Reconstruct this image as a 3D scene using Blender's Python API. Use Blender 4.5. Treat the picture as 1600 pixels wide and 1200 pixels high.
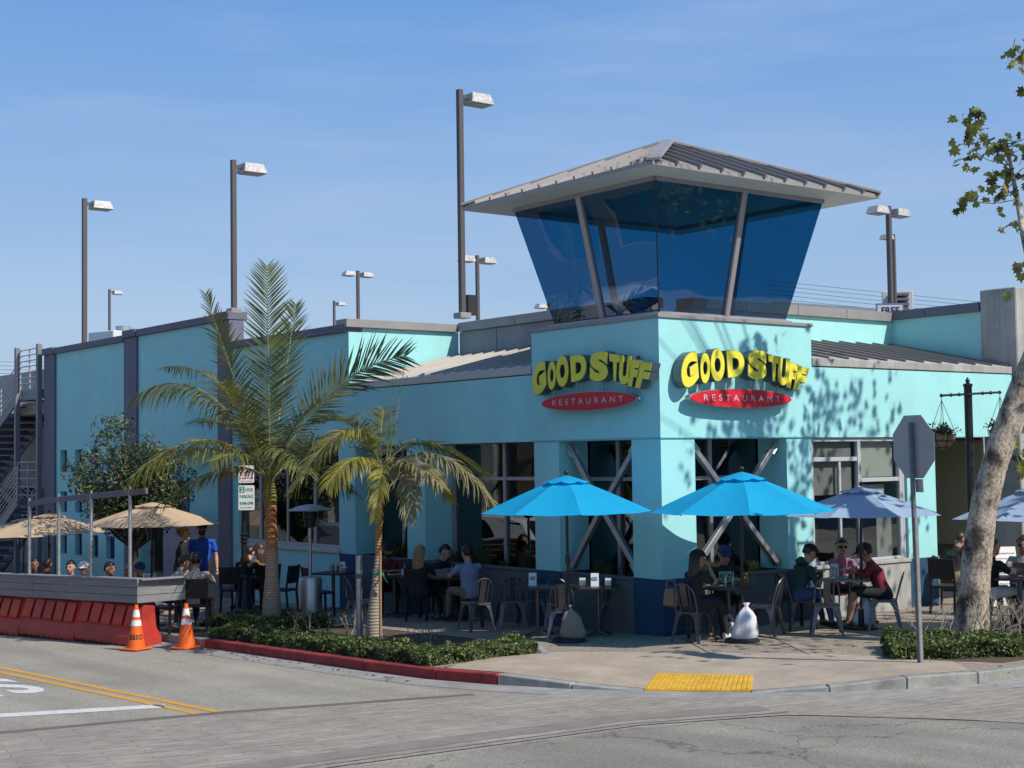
import bpy, bmesh, math, random
import numpy as np
from mathutils import Vector, Matrix, Euler
R=math.radians
random.seed(7); rng=np.random.default_rng(7)
for o in list(bpy.data.objects): bpy.data.objects.remove(o)
SC=bpy.context.scene; COL=SC.collection

# ------------------------------------------------------------------ camera
F=2300.0; PITCH=R(2.86); ROLL=R(0.82); HEAD=R(37.7)
CAM=np.array([-15.27,-16.13,2.70])
_f=np.array([math.sin(HEAD)*math.cos(PITCH),math.cos(HEAD)*math.cos(PITCH),math.sin(PITCH)])
_r0=np.array([math.cos(HEAD),-math.sin(HEAD),0.0]); _u0=np.cross(_r0,_f)
_r=math.cos(ROLL)*_r0-math.sin(ROLL)*_u0; _u=math.sin(ROLL)*_r0+math.cos(ROLL)*_u0
cam=bpy.data.cameras.new('camera'); camo=bpy.data.objects.new('camera',cam); COL.objects.link(camo)
cam.sensor_width=36; cam.lens=F*36/1600; cam.clip_end=3000; cam.clip_start=0.1
camo.matrix_world=Matrix(((_r[0],_u[0],-_f[0],CAM[0]),(_r[1],_u[1],-_f[1],CAM[1]),(_r[2],_u[2],-_f[2],CAM[2]),(0,0,0,1)))
SC.camera=camo
# ------------------------------------------------------------------ light
SUN_EL=R(43.8); SUN=np.array([0.31*math.cos(SUN_EL),-0.95*math.cos(SUN_EL),math.sin(SUN_EL)]); SUN/=np.linalg.norm(SUN)
W=bpy.data.worlds.new("World"); SC.world=W; W.use_nodes=True
wn=W.node_tree; wn.nodes.clear()
sky=wn.nodes.new('ShaderNodeTexSky'); sky.sky_type='NISHITA'; sky.sun_disc=False
sky.sun_elevation=SUN_EL; sky.sun_rotation=math.atan2(SUN[0],SUN[1]); sky.altitude=0; sky.air_density=1.3; sky.dust_density=1.2; sky.ozone_density=3.0
sky.dust_density=0.6
bg=wn.nodes.new('ShaderNodeBackground'); bg.inputs['Strength'].default_value=0.10
wo=wn.nodes.new('ShaderNodeOutputWorld'); L=wn.links.new
tc=wn.nodes.new('ShaderNodeTexCoord'); sx=wn.nodes.new('ShaderNodeSeparateXYZ'); L(tc.outputs['Generated'],sx.inputs[0])
gr=wn.nodes.new('ShaderNodeValToRGB'); E_=gr.color_ramp.elements
E_[0].position=0.0; E_[0].color=(0.48,0.62,0.82,1); E_[1].position=1.0; E_[1].color=(0.07,0.20,0.56,1)
e=E_.new(0.10); e.color=(0.38,0.57,0.86,1); e=E_.new(0.30); e.color=(0.165,0.38,0.82,1)
L(sx.outputs['Z'],gr.inputs[0])
ml=wn.nodes.new('ShaderNodeMixRGB'); ml.blend_type='MULTIPLY'; ml.inputs[0].default_value=1; ml.inputs[2].default_value=(9.6,9.6,9.6,1); ml.use_clamp=False; L(gr.outputs[0],ml.inputs[1])
m0=wn.nodes.new('ShaderNodeMixRGB'); m0.inputs[0].default_value=0.80; L(sky.outputs[0],m0.inputs[1]); L(ml.outputs[0],m0.inputs[2])
mp=wn.nodes.new('ShaderNodeMapping'); mp.inputs['Scale'].default_value=(1.1,1.1,8.0); mp.inputs['Rotation'].default_value=(0.05,0.12,0.4)
nz=wn.nodes.new('ShaderNodeTexNoise'); nz.inputs['Scale'].default_value=2.2; nz.inputs['Detail'].default_value=8; nz.inputs['Roughness'].default_value=0.6
cr=wn.nodes.new('ShaderNodeValToRGB'); cr.color_ramp.elements[0].position=0.45; cr.color_ramp.elements[0].color=(0,0,0,1); cr.color_ramp.elements[1].position=0.85; cr.color_ramp.elements[1].color=(0.42,0.42,0.42,1)
mx=wn.nodes.new('ShaderNodeMixRGB'); mx.inputs['Color2'].default_value=(5.6,6.6,8.2,1)
L(tc.outputs['Generated'],mp.inputs['Vector']); L(mp.outputs[0],nz.inputs['Vector']); L(nz.outputs['Fac'],cr.inputs[0])
L(cr.outputs[0],mx.inputs['Fac']); L(m0.outputs[0],mx.inputs['Color1']); L(mx.outputs[0],bg.inputs['Color']); L(bg.outputs[0],wo.inputs['Surface'])
sl=bpy.data.lights.new('sun','SUN'); sl.energy=5.0; sl.angle=R(0.53); sl.color=(1.0,0.94,0.83)
so=bpy.data.objects.new('sun',sl); COL.objects.link(so); so.rotation_euler=Vector(SUN).to_track_quat('Z','Y').to_euler(); so.location=(5,-20,30)
SC.view_settings.view_transform='Standard'; SC.view_settings.look='None'; SC.view_settings.exposure=0.0; SC.view_settings.gamma=1; SC.view_settings.use_curve_mapping=False

# ------------------------------------------------------------------ pixel -> world measuring helpers (photo 1600x1200)
KS=0.025                                   # the street falls away gently along +y
def gz(y): return -KS*y
def ray(px,py):
    d=_f+_r*(px-800)/F-_u*(py-600)/F
    return d/np.linalg.norm(d)
def onx(px,py,X): d=ray(px,py); return CAM+d*((X-CAM[0])/d[0])
def ony(px,py,Y): d=ray(px,py); return CAM+d*((Y-CAM[1])/d[1])
def at(px,py,depth): d=ray(px,py); return CAM+d*(depth/(d@_f))
def gnd(px,py,dz=0.0):
    d=ray(px,py); return CAM+d*((dz-KS*CAM[1]-CAM[2])/(d[2]+KS*d[1]))
def atxy(px,depth): p=at(px,800,depth); return p[0],p[1]

# ------------------------------------------------------------------ object helpers
def tag(o,label=None,cat=None,group=None,kind=None):
    if label: o['label']=label
    if cat: o['category']=cat
    if group: o['group']=group
    if kind: o['kind']=kind
    return o
def empty(name,loc=(0,0,0),rz=0.0,label=None,cat=None,group=None,parent=None):
    o=bpy.data.objects.new(name,None); COL.objects.link(o); o.location=[float(v) for v in loc]; o.rotation_euler=(0,0,rz); o.empty_display_size=0.1
    if parent: o.parent=parent
    return tag(o,label,cat,group)
class MB:
    def __init__(s): s.v=[]; s.f=[]; s.m=[]
    def add(s,vs,fs,mi=0):
        n=len(s.v); s.v+= [tuple(float(c) for c in v) for v in vs]; s.f+=[tuple(i+n for i in f) for f in fs]; s.m+=[mi]*len(fs)
    def box(s,a,b,mi=0):
        x0,y0,z0=a; x1,y1,z1=b
        if x0>x1:x0,x1=x1,x0
        if y0>y1:y0,y1=y1,y0
        if z0>z1:z0,z1=z1,z0
        s.add([(x0,y0,z0),(x1,y0,z0),(x1,y1,z0),(x0,y1,z0),(x0,y0,z1),(x1,y0,z1),(x1,y1,z1),(x0,y1,z1)],
              [(3,2,1,0),(4,5,6,7),(0,1,5,4),(1,2,6,5),(2,3,7,6),(3,0,4,7)],mi); return s
    def bar(s,p,q,w,h,up=(0,0,1),mi=0):
        p=Vector(p);q=Vector(q); d=(q-p).normalized(); u=Vector(up)
        if abs(d.dot(u))>0.98: u=Vector((0,1,0))
        x=d.cross(u).normalized(); y=x.cross(d).normalized()
        x*=w/2; y*=h/2
        s.add([p-x-y,p+x-y,p+x+y,p-x+y,q-x-y,q+x-y,q+x+y,q-x+y],[(3,2,1,0),(4,5,6,7),(0,1,5,4),(1,2,6,5),(2,3,7,6),(3,0,4,7)],mi); return s
    def tube(s,pts,rad,n=8,cap=True,mi=0,up=None):
        pts=[Vector(p) for p in pts]; m=len(pts)
        if not hasattr(rad,'__len__'): rad=[rad]*m
        rings=[]; prev=None; base=len(s.v); vs=[];fs=[]
        for i,p in enumerate(pts):
            t=(pts[min(i+1,m-1)]-pts[max(i-1,0)]);
            if t.length<1e-9: t=Vector((0,0,1))
            t.normalize()
            if prev is None:
                a=Vector(up) if up else (Vector((1,0,0)) if abs(t.x)<0.9 else Vector((0,1,0)))
                a=(a-t*a.dot(t)).normalized()
            else:
                a=(prev-t*prev.dot(t));
                a=a.normalized() if a.length>1e-6 else Vector((1,0,0))
            prev=a; b=t.cross(a)
            r=rad[i]; ra,rb=(r if hasattr(r,'__len__') else (r,r))
            for k in range(n):
                an=2*math.pi*k/n; vs.append(p+a*(math.cos(an)*ra)+b*(math.sin(an)*rb))
        for i in range(m-1):
            for k in range(n):
                k2=(k+1)%n; fs.append((i*n+k,i*n+k2,(i+1)*n+k2,(i+1)*n+k))
        if cap: fs.append(tuple(range(n-1,-1,-1))); fs.append(tuple(range((m-1)*n,m*n)))
        s.add(vs,fs,mi); return s
    def cyl(s,c,r,z0,z1,n=16,r2=None,mi=0):
        return s.tube([(c[0],c[1],z0),(c[0],c[1],z1)],[r,r if r2 is None else r2],n,mi=mi)
    def lathe(s,c,prof,n=16,mi=0):
        vs=[];fs=[]
        for r,z in prof:
            for k in range(n):
                a=2*math.pi*k/n; vs.append((c[0]+r*math.cos(a),c[1]+r*math.sin(a),c[2]+z))
        m=len(prof)
        for i in range(m-1):
            for k in range(n):
                k2=(k+1)%n; fs.append((i*n+k,i*n+k2,(i+1)*n+k2,(i+1)*n+k))
        fs.append(tuple(range(n-1,-1,-1))); fs.append(tuple(range((m-1)*n,m*n)))
        s.add(vs,fs,mi); return s
    def ball(s,c,r,seg=12,rings=8,mi=0,mat=None):
        rx,ry,rz=(r if hasattr(r,'__len__') else (r,r,r)); vs=[];fs=[]
        for i in range(1,rings):
            t=math.pi*i/rings
            for k in range(seg):
                a=2*math.pi*k/seg; v=Vector((rx*math.sin(t)*math.cos(a),ry*math.sin(t)*math.sin(a),rz*math.cos(t)))
                if mat is not None: v=mat@v
                vs.append(Vector(c)+v)
        top=Vector((0,0,rz)); 
        if mat is not None: top=mat@top
        vs.append(Vector(c)+top); vs.append(Vector(c)-top); T=len(vs)-2;B=T+1
        for i in range(rings-2):
            for k in range(seg):
                k2=(k+1)%seg; fs.append((i*seg+k,(i+1)*seg+k,(i+1)*seg+k2,i*seg+k2))
        for k in range(seg):
            k2=(k+1)%seg; fs.append((T,k,k2)); fs.append((B,(rings-2)*seg+k2,(rings-2)*seg+k))
        s.add(vs,fs,mi); return s
    def prism(s,poly,z0,z1,mi=0):
        n=len(poly); vs=[(x,y,z0) for x,y in poly]+[(x,y,z1) for x,y in poly]
        fs=[tuple(range(n-1,-1,-1)),tuple(range(n,2*n))]+[(i,(i+1)%n,n+(i+1)%n,n+i) for i in range(n)]
        s.add(vs,fs,mi); return s
    def mesh(s,name,mats,smooth=False):
        me=bpy.data.meshes.new(name); me.from_pydata(s.v,[],s.f)
        if not isinstance(mats,(list,tuple)): mats=[mats]
        for m in mats: me.materials.append(m)
        if any(s.m): me.polygons.foreach_set('material_index',s.m)
        me.polygons.foreach_set('use_smooth',[bool(smooth)]*len(s.f))
        if smooth and smooth!=True: pass
        me.update(); return me
    def build(s,name,mats,parent=None,smooth=False,bevel=0.0,loc=None,rz=0.0,auto=None,fixn=False):
        me=s.mesh(name,mats,smooth)
        if fixn or bevel:
            bm=bmesh.new(); bm.from_mesh(me); 
            if fixn: bmesh.ops.recalc_face_normals(bm,faces=bm.faces)
            if bevel:
                es=[e for e in bm.edges if len(e.link_faces)==2 and e.calc_face_angle(0)>0.6]
                bmesh.ops.bevel(bm,geom=es,offset=bevel,segments=1,affect='EDGES',clamp_overlap=True)
            bm.to_mesh(me); bm.free()
        if auto:
            me.polygons.foreach_set('use_smooth',[True]*len(me.polygons)); me.set_sharp_from_angle(angle=R(auto))
        return link(name,me,parent,loc,rz)
def link(name,me,parent=None,loc=None,rz=0.0):
    o=bpy.data.objects.new(name,me); COL.objects.link(o)
    if parent: o.parent=parent
    if loc is not None: o.location=[float(v) for v in loc]
    if rz: o.rotation_euler=(0,0,rz)
    return o
KIDS={}
def children(o): return [c for c in bpy.data.objects if c.parent==o]
def copy_tree(o,parent=None,kidmap=None):
    c=o.copy(); COL.objects.link(c); c.parent=parent
    for ch in (kidmap or {}).get(o,[]) if kidmap is not None else children(o): copy_tree(ch,c,kidmap)
    return c
def kidmap_of(root):
    km={}
    def rec(o):
        km[o]=children(o)
        for c in km[o]: rec(c)
    rec(root); return km
def dup(root,loc,rz,label,group=None,km=None):
    c=copy_tree(root,None,km or kidmap_of(root)); c.location=[float(v) for v in loc]; c.rotation_euler=(0,0,rz); c['label']=label
    if group: c['group']=group
    return c

# ------------------------------------------------------------------ materials
MAT={}
def N(nt,t,**k):
    n=nt.nodes.new(t)
    for a,b in k.items(): setattr(n,a,b)
    return n
def mat(name,col,rough=0.6,metal=0.0,var=0.0,vscale=3.0,bump=0.0,bscale=60.0,spec=0.5,col2=None,stain=0.0,sscale=0.7,stretch=None,trans=0.0,hue=0.0,detail=6,streak=0.0):
    if name in MAT: return MAT[name]
    m=bpy.data.materials.new(name); m.use_nodes=True; nt=m.node_tree; b=nt.nodes['Principled BSDF']
    b.inputs['Roughness'].default_value=rough; b.inputs['Metallic'].default_value=metal; b.inputs['Specular IOR Level'].default_value=spec
    b.inputs['Base Color'].default_value=(*col,1)
    g=N(nt,'ShaderNodeNewGeometry'); pos=g.outputs['Position']
    if stretch:
        mpn=N(nt,'ShaderNodeMapping'); mpn.inputs['Scale'].default_value=stretch; nt.links.new(pos,mpn.inputs['Vector']); pos=mpn.outputs[0]
    out=None
    if var or col2:
        n1=N(nt,'ShaderNodeTexNoise'); n1.inputs['Scale'].default_value=vscale; n1.inputs['Detail'].default_value=detail; n1.inputs['Roughness'].default_value=0.65
        nt.links.new(pos,n1.inputs['Vector'])
        mx=N(nt,'ShaderNodeMixRGB'); c2=col2 or tuple(c*(1-var) for c in col); c1=col if col2 else tuple(min(1,c*(1+var*0.5)) for c in col)
        mx.inputs[1].default_value=(*c2,1); mx.inputs[2].default_value=(*c1,1)
        rp=N(nt,'ShaderNodeValToRGB'); rp.color_ramp.elements[0].position=0.32; rp.color_ramp.elements[1].position=0.68
        nt.links.new(n1.outputs['Fac'],rp.inputs[0]); nt.links.new(rp.outputs[0],mx.inputs[0]); out=mx.outputs[0]
    if stain:
        n2=N(nt,'ShaderNodeTexNoise'); n2.inputs['Scale'].default_value=sscale; n2.inputs['Detail'].default_value=9; n2.inputs['Roughness'].default_value=0.7
        nt.links.new(g.outputs['Position'],n2.inputs['Vector'])
        rp=N(nt,'ShaderNodeValToRGB'); rp.color_ramp.elements[0].position=0.35; rp.color_ramp.elements[0].color=(1-stain,)*3+(1,); rp.color_ramp.elements[1].position=0.6
        mm=N(nt,'ShaderNodeMixRGB',blend_type='MULTIPLY'); mm.inputs[0].default_value=1
        nt.links.new(n2.outputs['Fac'],rp.inputs[0]); nt.links.new(rp.outputs[0],mm.inputs[2])
        if out is not None: nt.links.new(out,mm.inputs[1])
        else: mm.inputs[1].default_value=(*col,1)
        out=mm.outputs[0]
    if streak:
        ms_=N(nt,'ShaderNodeMapping'); ms_.inputs['Scale'].default_value=(5,5,.22); nt.links.new(g.outputs['Position'],ms_.inputs['Vector']); n4=N(nt,'ShaderNodeTexNoise'); n4.inputs['Scale'].default_value=1.3; n4.inputs['Detail'].default_value=8; n4.inputs['Roughness'].default_value=.65; nt.links.new(ms_.outputs[0],n4.inputs['Vector'])
        r4=N(nt,'ShaderNodeValToRGB'); r4.color_ramp.elements[0].position=.34; r4.color_ramp.elements[0].color=(1-streak,)*3+(1,); r4.color_ramp.elements[1].position=.56
        m4=N(nt,'ShaderNodeMixRGB',blend_type='MULTIPLY'); m4.inputs[0].default_value=1; nt.links.new(n4.outputs['Fac'],r4.inputs[0]); nt.links.new(out,m4.inputs[1]); nt.links.new(r4.outputs[0],m4.inputs[2]); out=m4.outputs[0]
    if out is not None: nt.links.new(out,b.inputs['Base Color'])
    if bump:
        n3=N(nt,'ShaderNodeTexNoise'); n3.inputs['Scale'].default_value=bscale; n3.inputs['Detail'].default_value=5
        nt.links.new(pos,n3.inputs['Vector']); bp=N(nt,'ShaderNodeBump'); bp.inputs['Strength'].default_value=bump; bp.inputs['Distance'].default_value=0.02
        nt.links.new(n3.outputs['Fac'],bp.inputs['Height']); nt.links.new(bp.outputs[0],b.inputs['Normal'])
    if trans:
        tr=N(nt,'ShaderNodeBsdfTranslucent'); 
        if out is not None: nt.links.new(out,tr.inputs['Color'])
        else: tr.inputs['Color'].default_value=(*col,1)
        ms=N(nt,'ShaderNodeMixShader'); ms.inputs[0].default_value=trans
        nt.links.new(b.outputs[0],ms.inputs[1]); nt.links.new(tr.outputs[0],ms.inputs[2]); nt.links.new(ms.outputs[0],nt.nodes['Material Output'].inputs['Surface'])
    MAT[name]=m; return m
def glassmat(name,tint,refl=0.08,rough=0.0,dark=None):
    """thin pane: tinted see-through plus a fresnel mirror"""
    m=bpy.data.materials.new(name); m.use_nodes=True; nt=m.node_tree; nt.nodes.clear()
    o=N(nt,'ShaderNodeOutputMaterial'); t=N(nt,'ShaderNodeBsdfTransparent'); t.inputs['Color'].default_value=(*tint,1)
    gl=N(nt,'ShaderNodeBsdfGlossy'); gl.inputs['Roughness'].default_value=rough
    fr=N(nt,'ShaderNodeFresnel'); g0=N(nt,'ShaderNodeNewGeometry'); io=N(nt,'ShaderNodeMath',operation='MULTIPLY_ADD'); io.inputs[1].default_value=-0.8333; io.inputs[2].default_value=1.5; nt.links.new(g0.outputs['Backfacing'],io.inputs[0]); nt.links.new(io.outputs[0],fr.inputs['IOR'])
    ad=N(nt,'ShaderNodeMath',operation='MULTIPLY_ADD'); ad.inputs[1].default_value=1.4; ad.inputs[2].default_value=refl
    nzz=N(nt,'ShaderNodeTexNoise'); nzz.inputs['Scale'].default_value=0.9; nzz.inputs['Detail'].default_value=1
    g=N(nt,'ShaderNodeNewGeometry'); bp=N(nt,'ShaderNodeBump'); bp.inputs['Strength'].default_value=0.05; bp.inputs['Distance'].default_value=0.1
    nt.links.new(g.outputs['Position'],nzz.inputs['Vector']); nt.links.new(nzz.outputs['Fac'],bp.inputs['Height']); nt.links.new(bp.outputs[0],gl.inputs['Normal'])
    mx=N(nt,'ShaderNodeMixShader'); nt.links.new(fr.outputs[0],ad.inputs[0]); nt.links.new(ad.outputs[0],mx.inputs[0]); nt.links.new(t.outputs[0],mx.inputs[1]); nt.links.new(gl.outputs[0],mx.inputs[2]); nt.links.new(mx.outputs[0],o.inputs['Surface'])
    return m
TEAL=(0.335,0.70,0.70)
M_teal=mat('teal stucco',TEAL,0.85,var=0.05,vscale=1.3,bump=0.3,bscale=70,stain=0.06,sscale=0.9,streak=0.02)
M_navy=mat('navy stucco',(0.012,0.06,0.125),0.8,var=0.15,vscale=4,bump=0.1,bscale=90)
M_greyblue=mat('slate painted trim',(0.13,0.135,0.18),0.7,var=0.08,vscale=2)
M_cap=mat('metal coping',(0.30,0.28,0.27),0.5,0.2,var=0.12,vscale=2)
M_conc=mat('concrete wall',(0.42,0.42,0.40),0.9,streak=0.2,var=0.18,vscale=1.6,bump=0.2,bscale=30,stain=0.25,sscale=1.1)
M_concd=mat('grey concrete base',(0.30,0.32,0.33),0.9,var=0.15,vscale=2,bump=0.15,bscale=40,stain=0.2)
M_roofm=mat('standing seam metal',(0.50,0.47,0.43),0.5,0.25,var=0.08,vscale=1.2)
M_seam=mat('roof seam metal',(0.20,0.19,0.19),0.5,0.3)
M_sof=mat('soffit paint',(0.62,0.63,0.60),0.7,var=0.05)
M_frame=mat('window aluminium',(0.42,0.40,0.41),0.4,0.5,var=0.05)
M_framew=mat('pale window frame',(0.44,0.46,0.48),0.5,0.1)
M_steel=mat('galvanised steel',(0.48,0.49,0.50),0.42,0.75,var=0.2,vscale=9)
M_dsteel=mat('gunmetal chair steel',(0.13,0.13,0.14),0.38,0.7,var=0.25,vscale=8)
M_stain=mat('stainless steel',(0.50,0.50,0.50),0.38,0.9,var=0.15)
M_black=mat('black paint',(0.012,0.012,0.014),0.4)
M_blackm=mat('black plastic',(0.015,0.015,0.017),0.55)
M_darkw=mat('dark wood top',(0.03,0.02,0.016),0.4,var=0.3,vscale=10)
M_bronze=mat('bronze lamp pole',(0.10,0.085,0.085),0.5,0.3)
M_headw=mat('pale lamp housing',(0.62,0.60,0.58),0.5,0.1,col2=(0.30,0.28,0.27),vscale=14)
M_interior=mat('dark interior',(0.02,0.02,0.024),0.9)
M_tan=mat('tan interior wall',(0.32,0.26,0.17),0.85)
M_red=mat('red sign face',(0.62,0.02,0.035),0.35,var=0.1)
M_yel=mat('yellow letter face',(0.80,0.72,0.06),0.4,var=0.1)
M_letside=mat('dark letter return',(0.11,0.14,0.16),0.35,0.4)
M_troof=mat('tower roof metal',(0.34,0.32,0.305),0.5,0.3,var=0.1,vscale=1.2)
M_white=mat('white paint',(0.78,0.78,0.76),0.5,var=0.05)
M_redk=mat('red kerb paint',(0.34,0.035,0.035),0.7,var=0.35,vscale=5,bump=0.2,stain=0.45,sscale=3)
M_kerb=mat('kerb concrete',(0.36,0.355,0.33),0.85,var=0.25,vscale=5,bump=0.2,bscale=50,stain=0.35,sscale=2.2)
M_gutter=mat('gutter concrete',(0.31,0.30,0.275),0.88,var=0.22,vscale=4,bump=0.2,bscale=60,stain=0.25,sscale=1.8)
M_tact=mat('yellow tactile panel',(0.72,0.42,0.035),0.6,var=0.18,vscale=9,stain=0.25,sscale=3)
M_mark=mat('white road paint',(0.66,0.65,0.62),0.7,var=0.2,vscale=14,stain=0.15,sscale=6)
M_ymark=mat('yellow road paint',(0.68,0.34,0.03),0.7,var=0.2,vscale=12,stain=0.2,sscale=5)
M_orange=mat('cone orange',(0.80,0.13,0.012),0.5,var=0.1,vscale=6,stain=0.12,sscale=8)
M_refl=mat('cone white band',(0.72,0.72,0.72),0.4,var=0.12,vscale=20)
M_barr=mat('orange red plastic barrier',(0.50,0.042,0.028),0.5,var=0.2,vscale=3,stain=0.2,sscale=3)
M_plank=mat('grey painted plank',(0.22,0.225,0.23),0.75,var=0.2,vscale=2,stretch=(2,1,14),bump=0.15)
M_tanumb=mat('tan canvas',(0.58,0.42,0.26),0.9,var=0.06,trans=0.22,bump=0.03,bscale=8)
M_blueumb=mat('bright blue canvas',(0.0,0.42,0.76),0.8,var=0.05,trans=0.35,bump=0.12,bscale=7)
M_lavumb=mat('pale periwinkle canvas',(0.34,0.46,0.62),0.85,var=0.05,trans=0.28,bump=0.12,bscale=7)
M_bag=mat('white sandbag cloth',(0.62,0.62,0.66),0.9,var=0.12,vscale=8,bump=0.4,bscale=25)
M_bagb=mat('beige sandbag cloth',(0.24,0.21,0.175),0.9,var=0.12,vscale=8,bump=0.4,bscale=25)
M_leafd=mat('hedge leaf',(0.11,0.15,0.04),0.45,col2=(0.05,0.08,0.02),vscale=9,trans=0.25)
M_leafl=mat('hedge pale leaf',(0.26,0.29,0.09),0.45,col2=(0.14,0.18,0.05),vscale=9,trans=0.3)
M_syc=mat('sycamore leaf',(0.17,0.22,0.05),0.55,col2=(0.32,0.28,0.06),vscale=3,trans=0.35)
M_sycb=mat('sycamore dry leaf',(0.12,0.08,0.035),0.6,col2=(0.07,0.06,0.03),vscale=5,trans=0.3)
M_bark=mat('brown bark',(0.05,0.04,0.032),0.9,var=0.4,vscale=12,bump=0.5)
M_soil=mat('mulch soil',(0.10,0.07,0.05),0.95,var=0.5,vscale=15,bump=0.8,bscale=40)
M_straw=mat('planter grass',(0.13,0.13,0.045),0.7,col2=(0.06,0.08,0.025),vscale=6,trans=0.3)
M_palmg=mat('palm leaflet green',(0.075,0.095,0.025),0.38,col2=(0.21,0.205,0.045),vscale=2.5,trans=0.25)
M_palmy=mat('palm leaflet yellow',(0.38,0.31,0.04),0.5,col2=(0.16,0.17,0.03),vscale=2.5,trans=0.35)
M_palmd=mat('palm leaflet dry',(0.30,0.23,0.13),0.7,col2=(0.14,0.15,0.035),vscale=4,trans=0.3)
M_rach=mat('palm rachis',(0.20,0.21,0.07),0.6)
G_tower=glassmat('blue tower glass',(0.11,0.36,0.52),refl=0.05)
G_win=glassmat('dark window glass',(0.36,0.42,0.46),refl=0.06)
G_clear=glassmat('clear glass',(0.85,0.9,0.9),refl=0.06)
# ================================================================== ground
def sheet(name,poly,dz,m,n=1,label=None,kind='structure',parent=None,under=False):
    """flat polygon lying on the sloping ground plane"""
    mb=MB(); mb.add([(x,y,gz(y)+dz) for x,y in poly],[tuple(range(len(poly)))])
    o=mb.build(name,m,parent,fixn=False)
    me=o.data
    if me.polygons[0].normal.z<0: me.flip_normals()
    if kind: o['kind']=kind
    return o
def asphalt_mat(name,c1,c2,cracks=0.0,grain=150):
    m=bpy.data.materials.new(name); m.use_nodes=True; nt=m.node_tree; b=nt.nodes['Principled BSDF']; b.inputs['Roughness'].default_value=0.88
    g=N(nt,'ShaderNodeNewGeometry'); P=g.outputs['Position']
    def noise(s,d,r=0.6):
        n=N(nt,'ShaderNodeTexNoise'); n.inputs['Scale'].default_value=s; n.inputs['Detail'].default_value=d; n.inputs['Roughness'].default_value=r; nt.links.new(P,n.inputs['Vector']); return n
    big=noise(0.55,8,0.65); fine=noise(grain*0.35,3,0.8); 
    mx=N(nt,'ShaderNodeMixRGB'); mx.inputs[1].default_value=(*c1,1); mx.inputs[2].default_value=(*c2,1)
    rp=N(nt,'ShaderNodeValToRGB'); rp.color_ramp.elements[0].position=0.35; rp.color_ramp.elements[1].position=0.66
    nt.links.new(big.outputs['Fac'],rp.inputs[0]); nt.links.new(rp.outputs[0],mx.inputs[0])
    rf=N(nt,'ShaderNodeValToRGB'); rf.color_ramp.elements[0].position=0.33; rf.color_ramp.elements[0].color=(0.45,0.45,0.45,1); rf.color_ramp.elements[1].position=0.7; rf.color_ramp.elements[1].color=(1.45,1.43,1.38,1)
    nt.links.new(fine.outputs['Fac'],rf.inputs[0])
    mm=N(nt,'ShaderNodeMixRGB',blend_type='MULTIPLY'); mm.inputs[0].default_value=1; nt.links.new(mx.outputs[0],mm.inputs[1]); nt.links.new(rf.outputs[0],mm.inputs[2]); out=mm.outputs[0]
    if cracks:
        wv=noise(1.5,4); wm=N(nt,'ShaderNodeVectorMath',operation='MULTIPLY_ADD'); wm.inputs[1].default_value=(1.2,1.2,0); nt.links.new(wv.outputs['Color'],wm.inputs[0]); nt.links.new(P,wm.inputs[2])
        v=N(nt,'ShaderNodeTexVoronoi',feature='DISTANCE_TO_EDGE'); v.inputs['Scale'].default_value=0.42; nt.links.new(wm.outputs[0],v.inputs['Vector'])
        rc=N(nt,'ShaderNodeValToRGB'); rc.color_ramp.elements[0].position=0.0; rc.color_ramp.elements[0].color=(1-cracks,)*3+(1,); rc.color_ramp.elements[1].position=0.009
        nt.links.new(v.outputs['Distance'],rc.inputs[0]); m3=N(nt,'ShaderNodeMixRGB',blend_type='MULTIPLY'); m3.inputs[0].default_value=1
        nt.links.new(out,m3.inputs[1]); nt.links.new(rc.outputs[0],m3.inputs[2]); out=m3.outputs[0]
    pm=N(nt,'ShaderNodeMapping'); pm.inputs['Scale'].default_value=(1.6,.12,1); nt.links.new(P,pm.inputs['Vector']); pn=N(nt,'ShaderNodeTexNoise'); pn.inputs['Scale'].default_value=.9; pn.inputs['Detail'].default_value=6; nt.links.new(pm.outputs[0],pn.inputs['Vector'])
    pr=N(nt,'ShaderNodeValToRGB'); pr.color_ramp.elements[0].position=.36; pr.color_ramp.elements[0].color=(.82,.82,.83,1); pr.color_ramp.elements[1].position=.62; pr.color_ramp.elements[1].color=(1.06,1.06,1.05,1); nt.links.new(pn.outputs['Fac'],pr.inputs[0]); m7=N(nt,'ShaderNodeMixRGB',blend_type='MULTIPLY'); m7.inputs[0].default_value=1; nt.links.new(out,m7.inputs[1]); nt.links.new(pr.outputs[0],m7.inputs[2]); out=m7.outputs[0]
    sp=noise(2.7,2); sr=N(nt,'ShaderNodeValToRGB'); sr.color_ramp.elements[0].position=.20; sr.color_ramp.elements[0].color=(.55,.54,.53,1); sr.color_ramp.elements[1].position=.30; nt.links.new(sp.outputs['Fac'],sr.inputs[0]); m8=N(nt,'ShaderNodeMixRGB',blend_type='MULTIPLY'); m8.inputs[0].default_value=1; nt.links.new(out,m8.inputs[1]); nt.links.new(sr.outputs[0],m8.inputs[2]); out=m8.outputs[0]
    nt.links.new(out,b.inputs['Base Color'])
    bp=N(nt,'ShaderNodeBump'); bp.inputs['Strength'].default_value=0.5; bp.inputs['Distance'].default_value=0.01; nt.links.new(fine.outputs['Fac'],bp.inputs['Height']); nt.links.new(bp.outputs[0],b.inputs['Normal'])
    return m
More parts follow.
